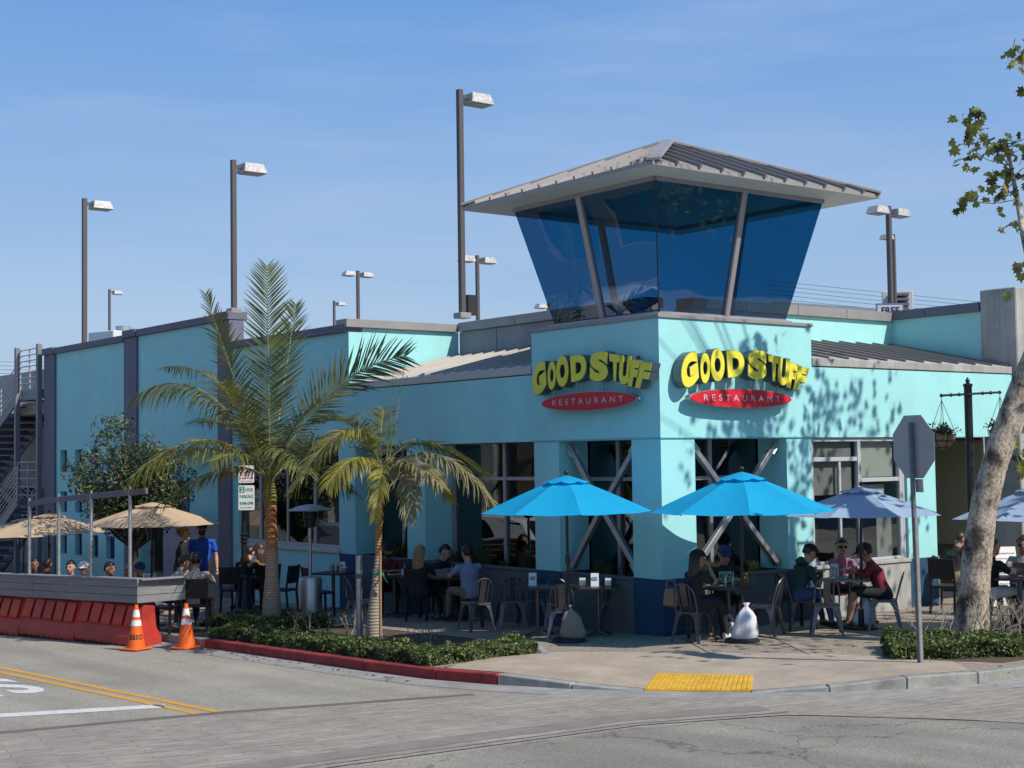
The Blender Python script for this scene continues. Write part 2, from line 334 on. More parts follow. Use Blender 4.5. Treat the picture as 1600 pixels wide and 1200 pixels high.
def stamped_mat(name,c1,c2,bw,bh,ang,mort=0.025,dark=0.6,bstr=0.5,smooth=False,lightm=False,rowdepth=0.5):
    """stamped concrete / asphalt: running-bond relief with worn tops"""
    m=bpy.data.materials.new(name); m.use_nodes=True; nt=m.node_tree; b=nt.nodes['Principled BSDF']; b.inputs['Roughness'].default_value=0.85
    g=N(nt,'ShaderNodeNewGeometry'); mp=N(nt,'ShaderNodeMapping'); mp.inputs['Rotation'].default_value=(0,0,ang); nt.links.new(g.outputs['Position'],mp.inputs['Vector'])
    n0=N(nt,'ShaderNodeTexNoise'); n0.inputs['Scale'].default_value=5; n0.inputs['Detail'].default_value=3; nt.links.new(g.outputs['Position'],n0.inputs['Vector'])
    wm=N(nt,'ShaderNodeVectorMath',operation='MULTIPLY_ADD'); wm.inputs[1].default_value=(0.05,0.05,0); nt.links.new(n0.outputs['Color'],wm.inputs[0]); nt.links.new(mp.outputs[0],wm.inputs[2])
    br=N(nt,'ShaderNodeTexBrick'); br.inputs['Scale'].default_value=1; br.inputs['Brick Width'].default_value=bw; br.inputs['Row Height'].default_value=bh; br.inputs['Mortar Size'].default_value=mort; br.inputs['Mortar Smooth'].default_value=0.4
    br.inputs['Color1'].default_value=(1,1,1,1); br.inputs['Color2'].default_value=(0.86,0.86,0.86,1); br.inputs['Mortar'].default_value=((1.3,)*3 if lightm else (dark,)*3)+(1,)
    nt.links.new(wm.outputs[0],br.inputs['Vector'])
    n1=N(nt,'ShaderNodeTexNoise'); n1.inputs['Scale'].default_value=0.8; n1.inputs['Detail'].default_value=9; n1.inputs['Roughness'].default_value=0.7; nt.links.new(g.outputs['Position'],n1.inputs['Vector'])
    rp=N(nt,'ShaderNodeValToRGB'); rp.color_ramp.elements[0].position=0.34; rp.color_ramp.elements[0].color=(*c2,1); rp.color_ramp.elements[1].position=0.68; rp.color_ramp.elements[1].color=(*c1,1); nt.links.new(n1.outputs['Fac'],rp.inputs[0])
    n2=N(nt,'ShaderNodeTexNoise'); n2.inputs['Scale'].default_value=(9 if bw>.5 else 38); n2.inputs['Detail'].default_value=6; n2.inputs['Roughness'].default_value=.7; m5=N(nt,'ShaderNodeMapping'); m5.inputs['Scale'].default_value=((.45,2.6,1) if bw>.5 else (1,1,1)); nt.links.new(mp.outputs[0],m5.inputs['Vector']); nt.links.new(m5.outputs[0],n2.inputs['Vector'])
    r2=N(nt,'ShaderNodeValToRGB'); r2.color_ramp.elements[0].position=0.3; r2.color_ramp.elements[0].color=((0.62 if bw>.5 else .72),)*3+(1,); r2.color_ramp.elements[1].position=0.7; r2.color_ramp.elements[1].color=((1.38 if bw>.5 else 1.2),)*3+(1,); nt.links.new(n2.outputs['Fac'],r2.inputs[0])
    a=N(nt,'ShaderNodeMixRGB',blend_type='MULTIPLY'); a.inputs[0].default_value=1; nt.links.new(rp.outputs[0],a.inputs[1]); nt.links.new(br.outputs['Color'],a.inputs[2])
    a2=N(nt,'ShaderNodeMixRGB',blend_type='MULTIPLY'); a2.inputs[0].default_value=1; nt.links.new(a.outputs[0],a2.inputs[1]); nt.links.new(r2.outputs[0],a2.inputs[2]); nt.links.new(a2.outputs[0],b.inputs['Base Color'])
    hm=N(nt,'ShaderNodeMath',operation='MULTIPLY_ADD'); hm.inputs[1].default_value=-1.0; nt.links.new(br.outputs['Fac'],hm.inputs[0]); 
    sc=N(nt,'ShaderNodeMath',operation='MULTIPLY'); sc.inputs[1].default_value=rowdepth; nt.links.new(n2.outputs['Fac'],sc.inputs[0]); nt.links.new(sc.outputs[0],hm.inputs[2])
    bp=N(nt,'ShaderNodeBump'); bp.inputs['Strength'].default_value=bstr; bp.inputs['Distance'].default_value=0.02; nt.links.new(hm.outputs[0],bp.inputs['Height']); nt.links.new(bp.outputs[0],b.inputs['Normal'])
    return m
M_asph=asphalt_mat('weathered asphalt',(0.29,0.266,0.222),(0.37,0.343,0.29))
M_asph2=asphalt_mat('cracked intersection asphalt',(0.225,0.205,0.173),(0.31,0.285,0.243),cracks=0.5)
M_cross=stamped_mat('stamped crosswalk',(0.345,0.305,0.255),(0.26,0.228,0.19),0.78,0.17,R(12),mort=0.009,dark=0.86,bstr=0.75,lightm=False)
M_pave=stamped_mat('stamped brown pavement',(0.40,0.325,0.245),(0.29,0.232,0.175),0.24,0.12,R(45),mort=0.010,dark=0.72,bstr=0.5)
M_ramp=mat('smooth brown concrete',(0.41,0.335,0.255),0.85,var=0.18,vscale=1.7,bump=0.15,bscale=60,stain=0.22,sscale=1.3)
M_field=mat('distant ground',(0.16,0.155,0.14),0.9,var=0.2,vscale=0.05)

S=-0.13   # street level below pavement
sheet('ground',[(-900,-60),(900,-60),(900,900),(-900,900)],-0.40,M_field)
sheet('road',[(-60,-60),(90,-60),(90,120),(-60,120)],S-0.010,M_asph)
# kerb line (street side of kerb face), from far left to the right
K=[(-4.74,60),(-4.72,20),(-4.70,5.7),(-4.62,1.0),(-4.52,-0.55),(-4.30,-1.55),(-3.95,-2.55),(-3.50,-3.30),(-2.80,-4.35),(-2.20,-5.00),(-1.45,-5.50),(-0.60,-5.85),(0.4,-6.03),(3,-6.2),(10,-6.3),(60,-6.4)]
def offset(poly,d):
    out=[]
    for i in range(len(poly)):
        a=Vector(poly[max(i-1,0)]); b=Vector(poly[min(i+1,len(poly)-1)]); t=(b-a).normalized(); n=Vector((-t.y,t.x)); p=Vector(poly[i])+n*d; out.append((p.x,p.y))
    return out
Kin=offset(K,0.16); Kgut=offset(K,-0.42)
# intersection patch (darker, cracked asphalt)
cwlow=[(-14.0,-4.3),(-8.68,-4.62),(-5.07,-4.99),(-3.53,-5.68),(-3.0,-6.35),(-2.59,-7.2),(-2.2,-12)]
sheet('intersection',[(-40,-40),(30,-40),(30,-12),(-2.2,-12)]+[(-2.3,-8.4),(-2.75,-7.3),(-3.3,-6.35),(-3.75,-5.75),(-5.2,-5.12),(-8.68,-4.75),(-14,-4.4),(-40,-4.0)],S-0.006,M_asph2)
sheet('crosswalk',[(-22,2.2),(-9.99,-0.36),(-7.67,-0.92),(-4.95,-1.95)]+[Kgut[i] for i in (6,7,8,9)]+[(-2.75,-5.6),(-3.62,-5.55),(-5.12,-4.90),(-8.68,-4.50),(-14,-4.2),(-22,-3.0)],S-0.004,M_cross)
sheet('crosswalk',[(-3.72,-5.62),Kgut[9],Kgut[10],Kgut[11],(-0.5,-6.35),(1.2,-6.5),(1.6,-9),(0.2,-18),(-3.2,-18),(-2.3,-8.5),(-2.72,-7.3),(-3.25,-6.4)],S-0.0025,M_cross)
# pale header strips bordering the crosswalk
M_head=mat('pale header strip',(0.30,0.265,0.235),0.85,var=0.2,vscale=6,stain=0.25,sscale=4)
def strip(name,pts,w,dz,m,kind='structure'):
    a=offset(pts,w/2); b=offset(pts,-w/2); mb=MB()
    for i in range(len(pts)-1):
        mb.add([(*b[i],gz(b[i][1])+dz),(*b[i+1],gz(b[i+1][1])+dz),(*a[i+1],gz(a[i+1][1])+dz),(*a[i],gz(a[i][1])+dz)],[(0,1,2,3)])
    o=mb.build(name,m); 
    if kind: o['kind']=kind
    return o
strip('crosswalk_border',[(-14,-4.28),(-8.68,-4.62),(-5.12,-5.0),(-3.68,-5.66),(-3.2,-6.3),(-2.7,-7.25),(-2.3,-8.4)],0.10,S-0.001,M_head)
strip('crosswalk_band',[(-14,-3.85),(-8.5,-4.17),(-5.0,-4.56),(-3.5,-5.2)],0.38,S-0.001,mat('smooth band',(0.225,0.195,0.17),0.85,var=0.2,vscale=3))
strip('crosswalk_edge',[(-16,0.95),(-9.99,-0.36),(-7.67,-0.92),(-4.95,-1.95)],0.16,S-0.002,mat('dark joint',(0.14,0.12,0.105),0.85,var=0.2,vscale=3))
# gutter pan
mb=MB()
for i in range(len(K)-1):
    mb.add([(*K[i],gz(K[i][1])+S+0.006),(*Kgut[i],gz(Kgut[i][1])+S-0.006),(*Kgut[i+1],gz(Kgut[i+1][1])+S-0.006),(*K[i+1],gz(K[i+1][1])+S+0.006)],[(0,1,2,3)])
o=mb.build('gutter',M_gutter); o['kind']='structure'
# pavement base polygon
pv=[(-4.60,60)]+Kin[1:]+[(60,60)]
kx=[p for p in pv]
pav=sheet('pavement',[(-4.58,60),(-4.56,20),(-4.54,5.7),(-4.46,1.0),(-4.2,-0.9),(-3.35,-2.2),(-2.55,-3.5),(-1.75,-4.6),(-0.9,-5.45),(0.4,-5.87),(3,-6.04),(10,-6.14),(60,-6.24),(60,60)],-0.006,M_pave)
# kerb : each stone separate, kerb face drops to the gutter at the ramp
kerb=empty('kerb',(0,0,0)); kerb['kind']='structure'
def kh(x,y):
    d=math.hypot(x+3.15,y+3.85)          # ramp throat
    return 0.13*min(1,max(0,(d-0.75)/1.6))
seg=[]
def lerp(a,b,t): return (a[0]+(b[0]-a[0])*t,a[1]+(b[1]-a[1])*t)
for i in range(1,len(K)-1):
    L=math.dist(K[i],K[i+1]); n=max(1,int(L/1.3))
    if i>=len(K)-2 or K[i][1]>=20: n=max(1,int(L/6))
    for j in range(n): seg.append((lerp(K[i],K[i+1],j/n),lerp(K[i],K[i+1],(j+1)/n),lerp(Kin[i],Kin[i+1],j/n),lerp(Kin[i],Kin[i+1],(j+1)/n)))
for a,b,c,d in seg:
    g=0.006/max(0.05,math.dist(a,b)); a2=lerp(a,b,g); b2=lerp(a,b,1-g); c2=lerp(c,d,g); d2=lerp(c,d,1-g)
    def top(p,q): return gz(p[1])+S+0.008+kh(*q)
    mb=MB(); bt=-0.3
    mb.add([(a2[0],a2[1],gz(a2[1])+bt),(b2[0],b2[1],gz(b2[1])+bt),(d2[0],d2[1],gz(d2[1])+bt),(c2[0],c2[1],gz(c2[1])+bt),
            (a2[0],a2[1],top(a2,a2)),(b2[0],b2[1],top(b2,b2)),(d2[0],d2[1],top(d2,b2)),(c2[0],c2[1],top(c2,a2))],
           [(0,1,2,3),(4,7,6,5),(0,4,5,1),(1,5,6,2),(2,6,7,3),(3,7,4,0)])
    red=(a[1]>-0.7 and a[0]<-4 and a[1]<5.8)
    mb.build('kerb_stone',M_redk if red else M_kerb,kerb,fixn=True,bevel=0.012)
# sloping ramp surface between pavement and the throat (fan)
rp=empty('ramp',(0,0,0)); rp['kind']='structure'
def rz(x,y):
    return gz(y)+S+0.008+kh(x,y)
ring_out=[Kin[i] for i in range(4,12)]
fan=[(-2.9,0.15),(-2.35,-0.6),(-1.75,-1.3),(-1.15,-2.1),(-0.75,-2.65),(-0.45,-3.2),(-0.2,-4.1),(0.1,-5.0)]
mb=MB(); n=8
for i in range(7):
    for j in range(n):
        q=[]
        for (ii,jj) in ((i,j),(i+1,j),(i+1,j+1),(i,j+1)):
            p=lerp(ring_out[ii],fan[ii],jj/n); t=jj/n
            z=rz(*ring_out[ii])*(1-t)+gz(p[1])*t+ (0.003 if t>0 else 0)
            q.append((p[0],p[1],z+0.002))
        mb.add(q,[(0,1,2,3)])
o=mb.build('ramp_slab',M_ramp,rp,fixn=True,smooth=True)
if o.data.polygons[0].normal.z<0: o.data.flip_normals()
# the pavement sheet would poke through the ramp: cut it lower there by replacing with boundary through the fan
bpy.data.objects.remove(pav)
sheet('pavement',[(-4.58,60),(-4.56,20),(-4.54,5.7),(-4.46,1.0),(-4.37,-0.45)]+fan+[Kin[11],(0.4,-5.87),(3,-6.04),(10,-6.14),(60,-6.24),(60,60)],0.0,M_pave)
# tactile panel
pa=[np.array(v) for v in ((-3.28,-3.42),(-2.66,-4.36))]
pb=[np.array(v) for v in ((-2.62,-2.86),(-2.00,-3.80))]
def rsurf(p):
    d=math.hypot(p[0]+3.15,p[1]+3.85); return gz(p[1])+S+0.008
q=[gnd(1006,1077,-0.105),gnd(1172,1079,-0.105),gnd(1177,1055,-0.058),gnd(1027,1051,-0.058)]
q=[Vector(v) for v in q]
tp=empty('tactile_panel',(0,0,0),0,'yellow ribbed warning panel set in the pavement ramp at the corner','warning panel')
mb=MB(); dz=Vector((0,0,0.012)); mb.add([q[0]-dz*2,q[1]-dz*2,q[2]-dz*3,q[3]-dz*3,q[0],q[1],q[2],q[3]],[(3,2,1,0),(4,5,6,7),(0,1,5,4),(1,2,6,5),(2,3,7,6),(3,0,4,7)])
mb.build('panel',M_tact,tp,fixn=True)
for k in range(21):
    t=(k+0.5)/21; a=q[0].lerp(q[1],t); b=q[3].lerp(q[2],t); mb=MB(); mb.bar(a.lerp(b,0.04)+dz*0.2,a.lerp(b,0.96)+dz*0.2,0.035,0.012); mb.build('rib',M_tact,tp)
# pavement joints and smooth border strips
strip('pavement_joint',[(-1.15,-2.1),(0.02,-0.35)],0.015,0.004,M_interior)
strip('pavement_joint',[(-0.45,-3.2),(1.2,-0.9)],0.015,0.004,M_interior)
strip('pavement_band',[(-4.32,-0.15),(-2.9,0.15),(-2.3,-0.45),(-1.15,-2.0),(-0.45,-3.1),(-0.1,-4.1),(0.2,-5.4)],0.22,0.003,mat('pale band',(0.40,0.32,0.26),0.85,var=0.15,vscale=4))
# markings
def gline(name,pts,w,m,label=None): return strip(name,pts,w,S-0.006,m)
ya=gnd(0,1042,S)[:2]; yb=gnd(345,1112,S)[:2]; ya=np.array(ya); yb=np.array(yb); d=(yb-ya)/np.linalg.norm(yb-ya); nn=np.array([-d[1],d[0]])
far=ya-d*40
for s_ in (0,1):
    off=nn*(-0.22*s_)
    gline('centre_line',[tuple(far+off),tuple(yb+off-d*0.12*s_)],0.10,M_ymark)
wa=np.array(gnd(0,1117,S)[:2]); wb=np.array(gnd(257,1102,S)[:2]); dd=(wa-wb)/np.linalg.norm(wa-wb)
gline('stop_line',[tuple(wb),tuple(wa+dd*3)],0.30,M_mark)
def text_mesh(body,size=1.0,extrude=0.0,offset=0.0,align='CENTER',res=4,space=1.0):
    cu=bpy.data.curves.new('t','FONT'); cu.body=body; cu.size=size; cu.extrude=extrude; cu.offset=offset; cu.align_x=align; cu.align_y='CENTER'; cu.resolution_u=res; cu.space_character=space
    ob=bpy.data.objects.new('t',cu); COL.objects.link(ob); dg=bpy.context.evaluated_depsgraph_get(); dg.update()
    me=bpy.data.meshes.new_from_object(ob.evaluated_get(dg)); bpy.data.objects.remove(ob); bpy.data.curves.remove(cu)
    return me
def text_np(body,**k):
    me=text_mesh(body,**k); v=np.array([w.co[:] for w in me.vertices]); f=[tuple(p.vertices) for p in me.polygons]; bpy.data.meshes.remove(me); return v,f
# road legend, read by drivers coming towards the junction: tops of letters face -y
for k,ch in enumerate("STOP"):
    v,f=text_np(ch,size=1.0,offset=0.03)
    lo=v.min(0); hi=v.max(0); v=(v-lo)/(hi-lo+1e-9)
    x0=-8.32-k*0.62; mb=MB()
    mb.add([(x0-0.46*a[0]+0.02*0, 4.55-2.0*a[1]-0.0, gz(4.55-2.0*a[1])+S-0.006) for a in v],f)
    # stencil breaks
    o=mb.build('road_letter',M_mark); o['kind']='structure'
    if o.data.polygons[0].normal.z<0: o.data.flip_normals()
# ================================================================== buildings
def gridwall(name,axis,c0,c1,us,zs,holes,m,parent=None,mi_rev=None):
    """wall slab lying in plane axis=const between c0 and c1; us: (u0,u1), zs:(z0,z1); holes list of (u0,u1,z0,z1)"""
    U=sorted(set([us[0],us[1]]+[h[0] for h in holes]+[h[1] for h in holes])); Z=sorted(set([zs[0],zs[1]]+[h[2] for h in holes]+[h[3] for h in holes]))
    def solid(i,j):
        if i<0 or j<0 or i>=len(U)-1 or j>=len(Z)-1: return False
        u=(U[i]+U[i+1])/2; z=(Z[j]+Z[j+1])/2
        return not any(h[0]<u<h[1] and h[2]<z<h[3] for h in holes)
    P=(lambda c,u,z:(c,u,z)) if axis=='x' else (lambda c,u,z:(u,c,z))
    mb=MB()
    for i in range(len(U)-1):
        for j in range(len(Z)-1):
            if not solid(i,j): continue
            u0,u1,z0,z1=U[i],U[i+1],Z[j],Z[j+1]
            mb.add([P(c0,u0,z0),P(c0,u1,z0),P(c0,u1,z1),P(c0,u0,z1)],[(0,1,2,3)]); mb.add([P(c1,u0,z0),P(c1,u1,z0),P(c1,u1,z1),P(c1,u0,z1)],[(3,2,1,0)])
            if not solid(i-1,j): mb.add([P(c0,u0,z0),P(c1,u0,z0),P(c1,u0,z1),P(c0,u0,z1)],[(3,2,1,0)])
            if not solid(i+1,j): mb.add([P(c0,u1,z0),P(c1,u1,z0),P(c1,u1,z1),P(c0,u1,z1)],[(0,1,2,3)])
            if not solid(i,j-1): mb.add([P(c0,u0,z0),P(c1,u0,z0),P(c1,u1,z0),P(c0,u1,z0)],[(0,1,2,3)])
            if not solid(i,j+1): mb.add([P(c0,u0,z1),P(c1,u0,z1),P(c1,u1,z1),P(c0,u1,z1)],[(3,2,1,0)])
    o=mb.build(name,m,parent)
    bm=bmesh.new(); bm.from_mesh(o.data); bmesh.ops.remove_doubles(bm,verts=bm.verts,dist=0.0005); bmesh.ops.recalc_face_normals(bm,faces=bm.faces); bm.to_mesh(o.data); bm.free()
    return o
def bx(name,a,b,m,parent,bevel=0.0):
    mb=MB(); mb.box(a,b); return mb.build(name,m,parent,bevel=bevel)

# ---------------------------------------------------------------- parking structure wing and deck
PS=empty('parking_structure',(0,0,0),0,'long two storey teal parking structure wing with slate pilasters, left of the corner restaurant','parking structure')
gridwall('wall_panel','x',0,0.30,(8.93,13.94),(-0.9,5.24),[(9.33,13.65,0.92,3.08)],M_teal,PS)
gridwall('wall_panel','x',0,0.30,(14.54,19.08),(-0.9,5.90),[(14.62,19.0,-0.9,3.02)],M_teal,PS)
hs=[]
for (z0,z1) in ((2.48,3.09),(1.36,1.93),(0.20,0.79)):
    for (a,b) in ((23.95,24.45),(22.84,23.35),(21.72,22.25),(20.61,21.18)): hs.append((a,b,z0,z1))
gridwall('wall_panel','x',0,0.30,(19.85,24.75),(-1.1,5.82),hs,M_teal,PS)
for h in hs: bx('window',(0.13,h[0]+.003,h[2]+.003),(0.16,h[1]-.003,h[3]-.003),mat('deep blue recess',(0.008,0.03,0.075),0.8),PS)
for (a,b,z) in ((13.94,14.54,5.90),(19.08,19.85,5.90),(24.75,25.56,5.82)): bx('pilaster',(-0.07,a,-1.2),(0.30,b,z),M_greyblue,PS,0.01)
def coping(par,axis,c0,c1,u0,u1,z0,z1,m,n,gap=0.012):
    for i in range(n):
        a=u0+(u1-u0)*i/n+gap/2; b=u0+(u1-u0)*(i+1)/n-gap/2
        if axis=='x': bx('coping',(c0,a,z0),(c1,b,z1),m,par,0.006)
        else: bx('coping',(a,c0,z0),(b,c1,z1),m,par,0.006)
coping(PS,'x',-0.09,0.34,8.93,13.9,5.245,5.40,M_greyblue,2)
coping(PS,'x',-0.09,0.34,14.58,19.05,5.905,6.07,M_greyblue,2)
coping(PS,'x',-0.09,0.34,19.88,24.72,5.825,5.99,M_greyblue,2)
for (a,b,z) in ((13.92,14.56,5.905),(19.07,19.86,5.905),(24.74,25.6,5.825)): bx('pilaster_cap',(-0.12,a,z),(0.38,b,z+0.19),M_greyblue,PS,0.01)
# recess behind the entrance
bx('recess_wall',(0.75,14.54,-0.9),(0.80,19.08,3.1),M_teal,PS)
bx('recess_soffit',(0.30,14.54,3.025),(0.75,19.08,3.08),M_teal,PS)
bx('low_wall',(-0.02,14.56,-0.9),(0.22,17.6,1.28),M_concd,PS,0.01)
bx('door',(0.70,17.75,-0.5),(0.745,18.8,2.2),M_greyblue,PS)
# wing window strip
wf=empty('window_strip',(0,0,0),parent=PS)
def wbar(a,b): bx('mullion',a,b,M_frame,wf,0.004)
wbar((0.10,9.33,0.92),(0.17,13.65,0.99)); wbar((0.10,9.33,3.01),(0.17,13.65,3.08))
for y in (9.33,10.42,12.78,13.58): wbar((0.095,y,0.992),(0.175,y+0.08,3.008))
wbar((0.105,9.415,2.52),(0.165,10.415,2.58)); wbar((0.105,10.505,2.52),(0.165,12.775,2.58)); wbar((0.105,12.865,1.9),(0.165,13.575,1.95)); wbar((0.105,11.6,0.992),(0.165,11.66,2.515))
bx('window_sill',(-0.045,9.28,0.84),(0.12,13.7,0.915),M_frame,PS,0.006)
bx('pane',(0.13,9.36,0.95),(0.136,13.62,3.04),G_win,wf)
bx('blind',(0.24,9.4,1.9),(0.25,10.35,3.04),mat('pale blind',(0.30,0.30,0.30),0.8,stretch=(1,1,30),var=0.3),wf)
bx('blind',(0.24,10.6,2.1),(0.25,12.7,3.04),MAT['pale blind'],wf)
# deck body: side wall of the wing, deck parapets
bx('side_wall',(0.30,8.94,3.5),(2.70,9.18,5.33),M_teal,PS)
bx('side_wall',(0.004,8.918,4.10),(0.304,8.932,5.24),M_teal,PS)
coping(PS,'y',8.85,9.26,-0.09,2.66,5.335,5.50,M_cap,1)
for a,b in ((3.05,5.6),(5.62,7.6),(7.62,8.9)): bx('parapet_panel',(2.70,a,4.6),(2.95,b,5.34),M_concd,PS,0.008)
coping(PS,'x',2.62,3.03,3.05,8.84,5.345,5.53,M_cap,3)
# right hand parapets
bx('parapet_panel',(3.3,2.80,4.5),(9.18,3.05,5.34),M_teal,PS)
coping(PS,'y',2.72,3.13,3.4,9.1,5.345,5.53,M_cap,4)
mb=MB(); mb.box((9.18,0.67,2.97),(9.42,3.05,5.38)); mb.build('parapet_panel',M_teal,PS)
coping(PS,'x',9.10,9.50,0.69,3.2,5.385,5.56,M_greyblue,2)
bx('wall_panel',(9.10,-0.12,-0.3),(11.6,0.665,5.78),M_conc,PS,0.02)
bx('wall_panel',(11.62,-0.12,-0.3),(16,0.665,5.78),M_conc,PS,0.02)
bx('deck_slab',(0.32,9.2,4.2),(60,25.29,4.55),M_conc,PS); bx('deck_slab',(0.32,25.56,4.2),(110,110,4.55),M_conc,PS); bx('deck_slab',(3.0,3.1,4.2),(60,9.18,4.55),M_conc,PS)  # far slab extended unseen over the stairs to keep them shaded
bx('back_wall',(0.30,25.3,-1.1),(30,25.55,5.7),M_conc,PS)
# rooftop bits seen above the parapets
def rooflamp(px,ptop,pbot,depth,label,heads=(1,),hs=0.55,w=0.13,base=None,back=False):
    top=at(px,ptop,depth); bot=at(px,pbot,depth) if base is None else base
    if base is None and depth>38: bot=np.array([bot[0],bot[1],4.55])
    root=empty('deck_lamp',(top[0],top[1],bot[2]),0,label,'lamp post','lamp posts on the parking deck')
    h=top[2]-bot[2]; mb=MB(); mb.box((-w/2,-w/2,0.0),(w/2,w/2,h)); mb.build('pole',M_bronze,root,bevel=0.006)
    mb=MB(); mb.box((-w*1.2,-w*1.2,-0.02),(w*1.2,w*1.2,0.10)); mb.build('base',M_cap,root,bevel=0.01)
    for s in heads:
        L=hs; a=w/2+0.05 if s>0 else -w/2-0.05
        hd=MB(); x0=s*(w/2+0.12); x1=x0+s*L
        zt=h-0.05
        hd.add([(x0,-L*.36,zt-.20*L/.55),(x1,-L*.36,zt-.20*L/.55),(x1,L*.36,zt-.20*L/.55),(x0,L*.36,zt-.20*L/.55),(x0+s*.04,-L*.30,zt),(x1-s*.10,-L*.30,zt),(x1-s*.10,L*.30,zt),(x0+s*.04,L*.30,zt)],
               [(0,1,2,3),(4,5,6,7),(0,1,5,4),(1,2,6,5),(2,3,7,6),(3,0,4,7)])
        hh=hd.build('lamp_head',M_headw,root,fixn=True,bevel=0.01)
        ar=MB(); ar.box((s*w/2*0.9,-.035,h-0.17*L/.55),(x0+s*0.01,.035,h-0.10*L/.55)); ar.build('arm',M_bronze,root)
        ln=MB(); ln.box((min(x0,x1)+.05,-L*.28,zt-.215*L/.55),(max(x0,x1)-.05,L*.28,zt-.201*L/.55)); ln.build('lens',M_concd,hh)
    return root
d1=float((np.array([2.92,9.1,5.6])-CAM)@_f)
rooflamp(718,140,498,d1,'tallest single headed brown lamp post rising left of the glass tower',(1,),0.60,0.115)
d2=float((np.array([0.2,14.2,6.0])-CAM)@_f); rooflamp(364.5,250,490,d2,'single headed lamp post on the teal wing directly behind the big palm',(1,),0.60,0.11)
d3=float((np.array([0.3,23.4,6.0])-CAM)@_f); rooflamp(132,310,532,d3,'single headed lamp post at the left end of the teal wing',(1,),0.60,0.12)
rooflamp(171,452,545,68,'small distant single headed lamp post beside the rooftop box at far left',(1,),0.45,0.10)
rooflamp(522,470,540,78,'shortest lamp post peeking over the parapet right of the big palm',(1,),0.5,0.11)
rooflamp(559,423,540,58,'twin headed lamp post over the parapet between the palms',(1,-1),0.5,0.11)
rooflamp(745.5,399,520,46,'twin headed lamp post close behind the tallest lamp post',(1,-1),0.5,0.10)
rooflamp(857,474,540,62,'lamp post half hidden behind the left edge of the glass tower',(-1,),0.5,0.11)
rooflamp(1388,322,520,40,'twin headed lamp post rising behind the right parapet',(1,-1),0.56,0.12)
rooflamp(1396,366,520,56,'thinner lamp post just behind the twin headed one at right',(-1,),0.5,0.10)
# pole side box
q=np.array([2.92,9.1,5.6]); mb=MB(); p1=at(722,460,d1); p2=at(733,492,d1); mb.box((p1[0]+.12,p1[1]-.05,p2[2]),(p1[0]+.34,p1[1]+.05,p1[2])); tag(mb.build('control_box',M_blackm,None,bevel=0.01),'dark box strapped to the foot of the tallest lamp post','box')
# rooftop plant
p=at(190,520,62); r_=empty('rooftop_unit',(p[0],p[1],4.5),0.3,'white metal rooftop box with round vent behind the teal wing','rooftop unit')
mb=MB(); mb.box((-1.1,-.8,0),(1.1,.8,p[2]-4.5)); mb.build('housing',mat('white metal',(0.6,0.62,0.64),0.5,0.1),r_,bevel=0.03)
mb=MB(); mb.cyl((0.1,0),0.32,p[2]-4.5,p[2]-4.5+.28); mb.build('vent',M_steel,r_,auto=40)
p=at(1402,456,60); r_=empty('concrete_stack',(p[0],p[1],4.5),0.7,'pale concrete stack with louvres behind the twin headed lamp post','roof stack')
mb=MB(); mb.box((-.35,-.6,0),(.35,.6,p[2]-4.5)); mb.build('stack_body',mat('pale concrete',(0.55,0.54,0.50),0.8,var=0.15),r_,bevel=0.02)
for k in range(6):
    mb=MB(); zz=p[2]-4.5-.25-k*.2; mb.box((-.95,-.4,zz),(-.36,.4,zz+.10)); mb.build('louvre',M_greyblue,r_)
p=at(1391,491.5,39); s_=empty('deck_sign',(p[0],p[1],4.5),R(-37),'small sign reading FREE peeking over the right parapet','sign')
mb=MB(); mb.box((-.34,-.02,p[2]-4.5-.5),(.34,.02,p[2]-4.5+.27)); mb.build('sign_panel',mat('pale sign face',(0.45,0.47,0.55),0.5),s_)
mb=MB(); 
for a,b in (((-.36,-.03,-.5),(.36,.03,-.47)),((-.36,-.03,.27),(.36,.03,.30)),((-.37,-.03,-.47),(-.34,.03,.27)),((.34,-.03,-.47),(.37,.03,.27))): mb.box((a[0],a[1],a[2]+p[2]-4.5),(b[0],b[1],b[2]+p[2]-4.5))
mb.build('sign_border',M_greyblue,s_)
v,f=text_np('FREE',size=0.24,offset=0.006); mb=MB(); mb.add([(a[0],-0.026,a[1]+p[2]-4.5+0.10) for a in v],f); mb.build('lettering',M_black,s_)
mb=MB(); mb.box((-.03,.02,0),(.03,.08,p[2]-4.4)); mb.build('post',M_steel,s_)
# raised far parapet at right behind
p0=at(1205,471,52); p1=at(1392,484,50)
mb=MB(); mb.bar((p0[0],p0[1],p0[2]-.5),(p1[0],p1[1],p1[2]-.5),0.3,1.0); tag(mb.build('far_parapet',mat('pale concrete',(0.5,0.5,0.5)),None),'low pale concrete parapet across the deck behind the right roof','parapet')
# power lines
def wires(pts,n,dz,label,depths):
    r_=empty('power_lines',(0,0,0),0,label,'power lines')
    for k in range(n):
        a=at(pts[0][0],pts[0][1]+k*dz[0],depths[0]); b=at(pts[1][0],pts[1][1]+k*dz[1],depths[1]); mb=MB(); P=[]
        for i in range(13):
            t=i/12; q=a*(1-t)+b*t; q[2]-=0.9*4*t*(1-t)*0.4; P.append(q)
        mb.tube(P,0.011,4,cap=False); mb.build('wire',M_blackm,r_)
wires(((1200,438),(2600,549)),5,(7,4),'five thin power lines crossing the sky behind the right parapet',(90,75))
wires(((-900,533),(260,564)),4,(6.5,6),'four thin power lines at the far left beside the stairs',(60,95))
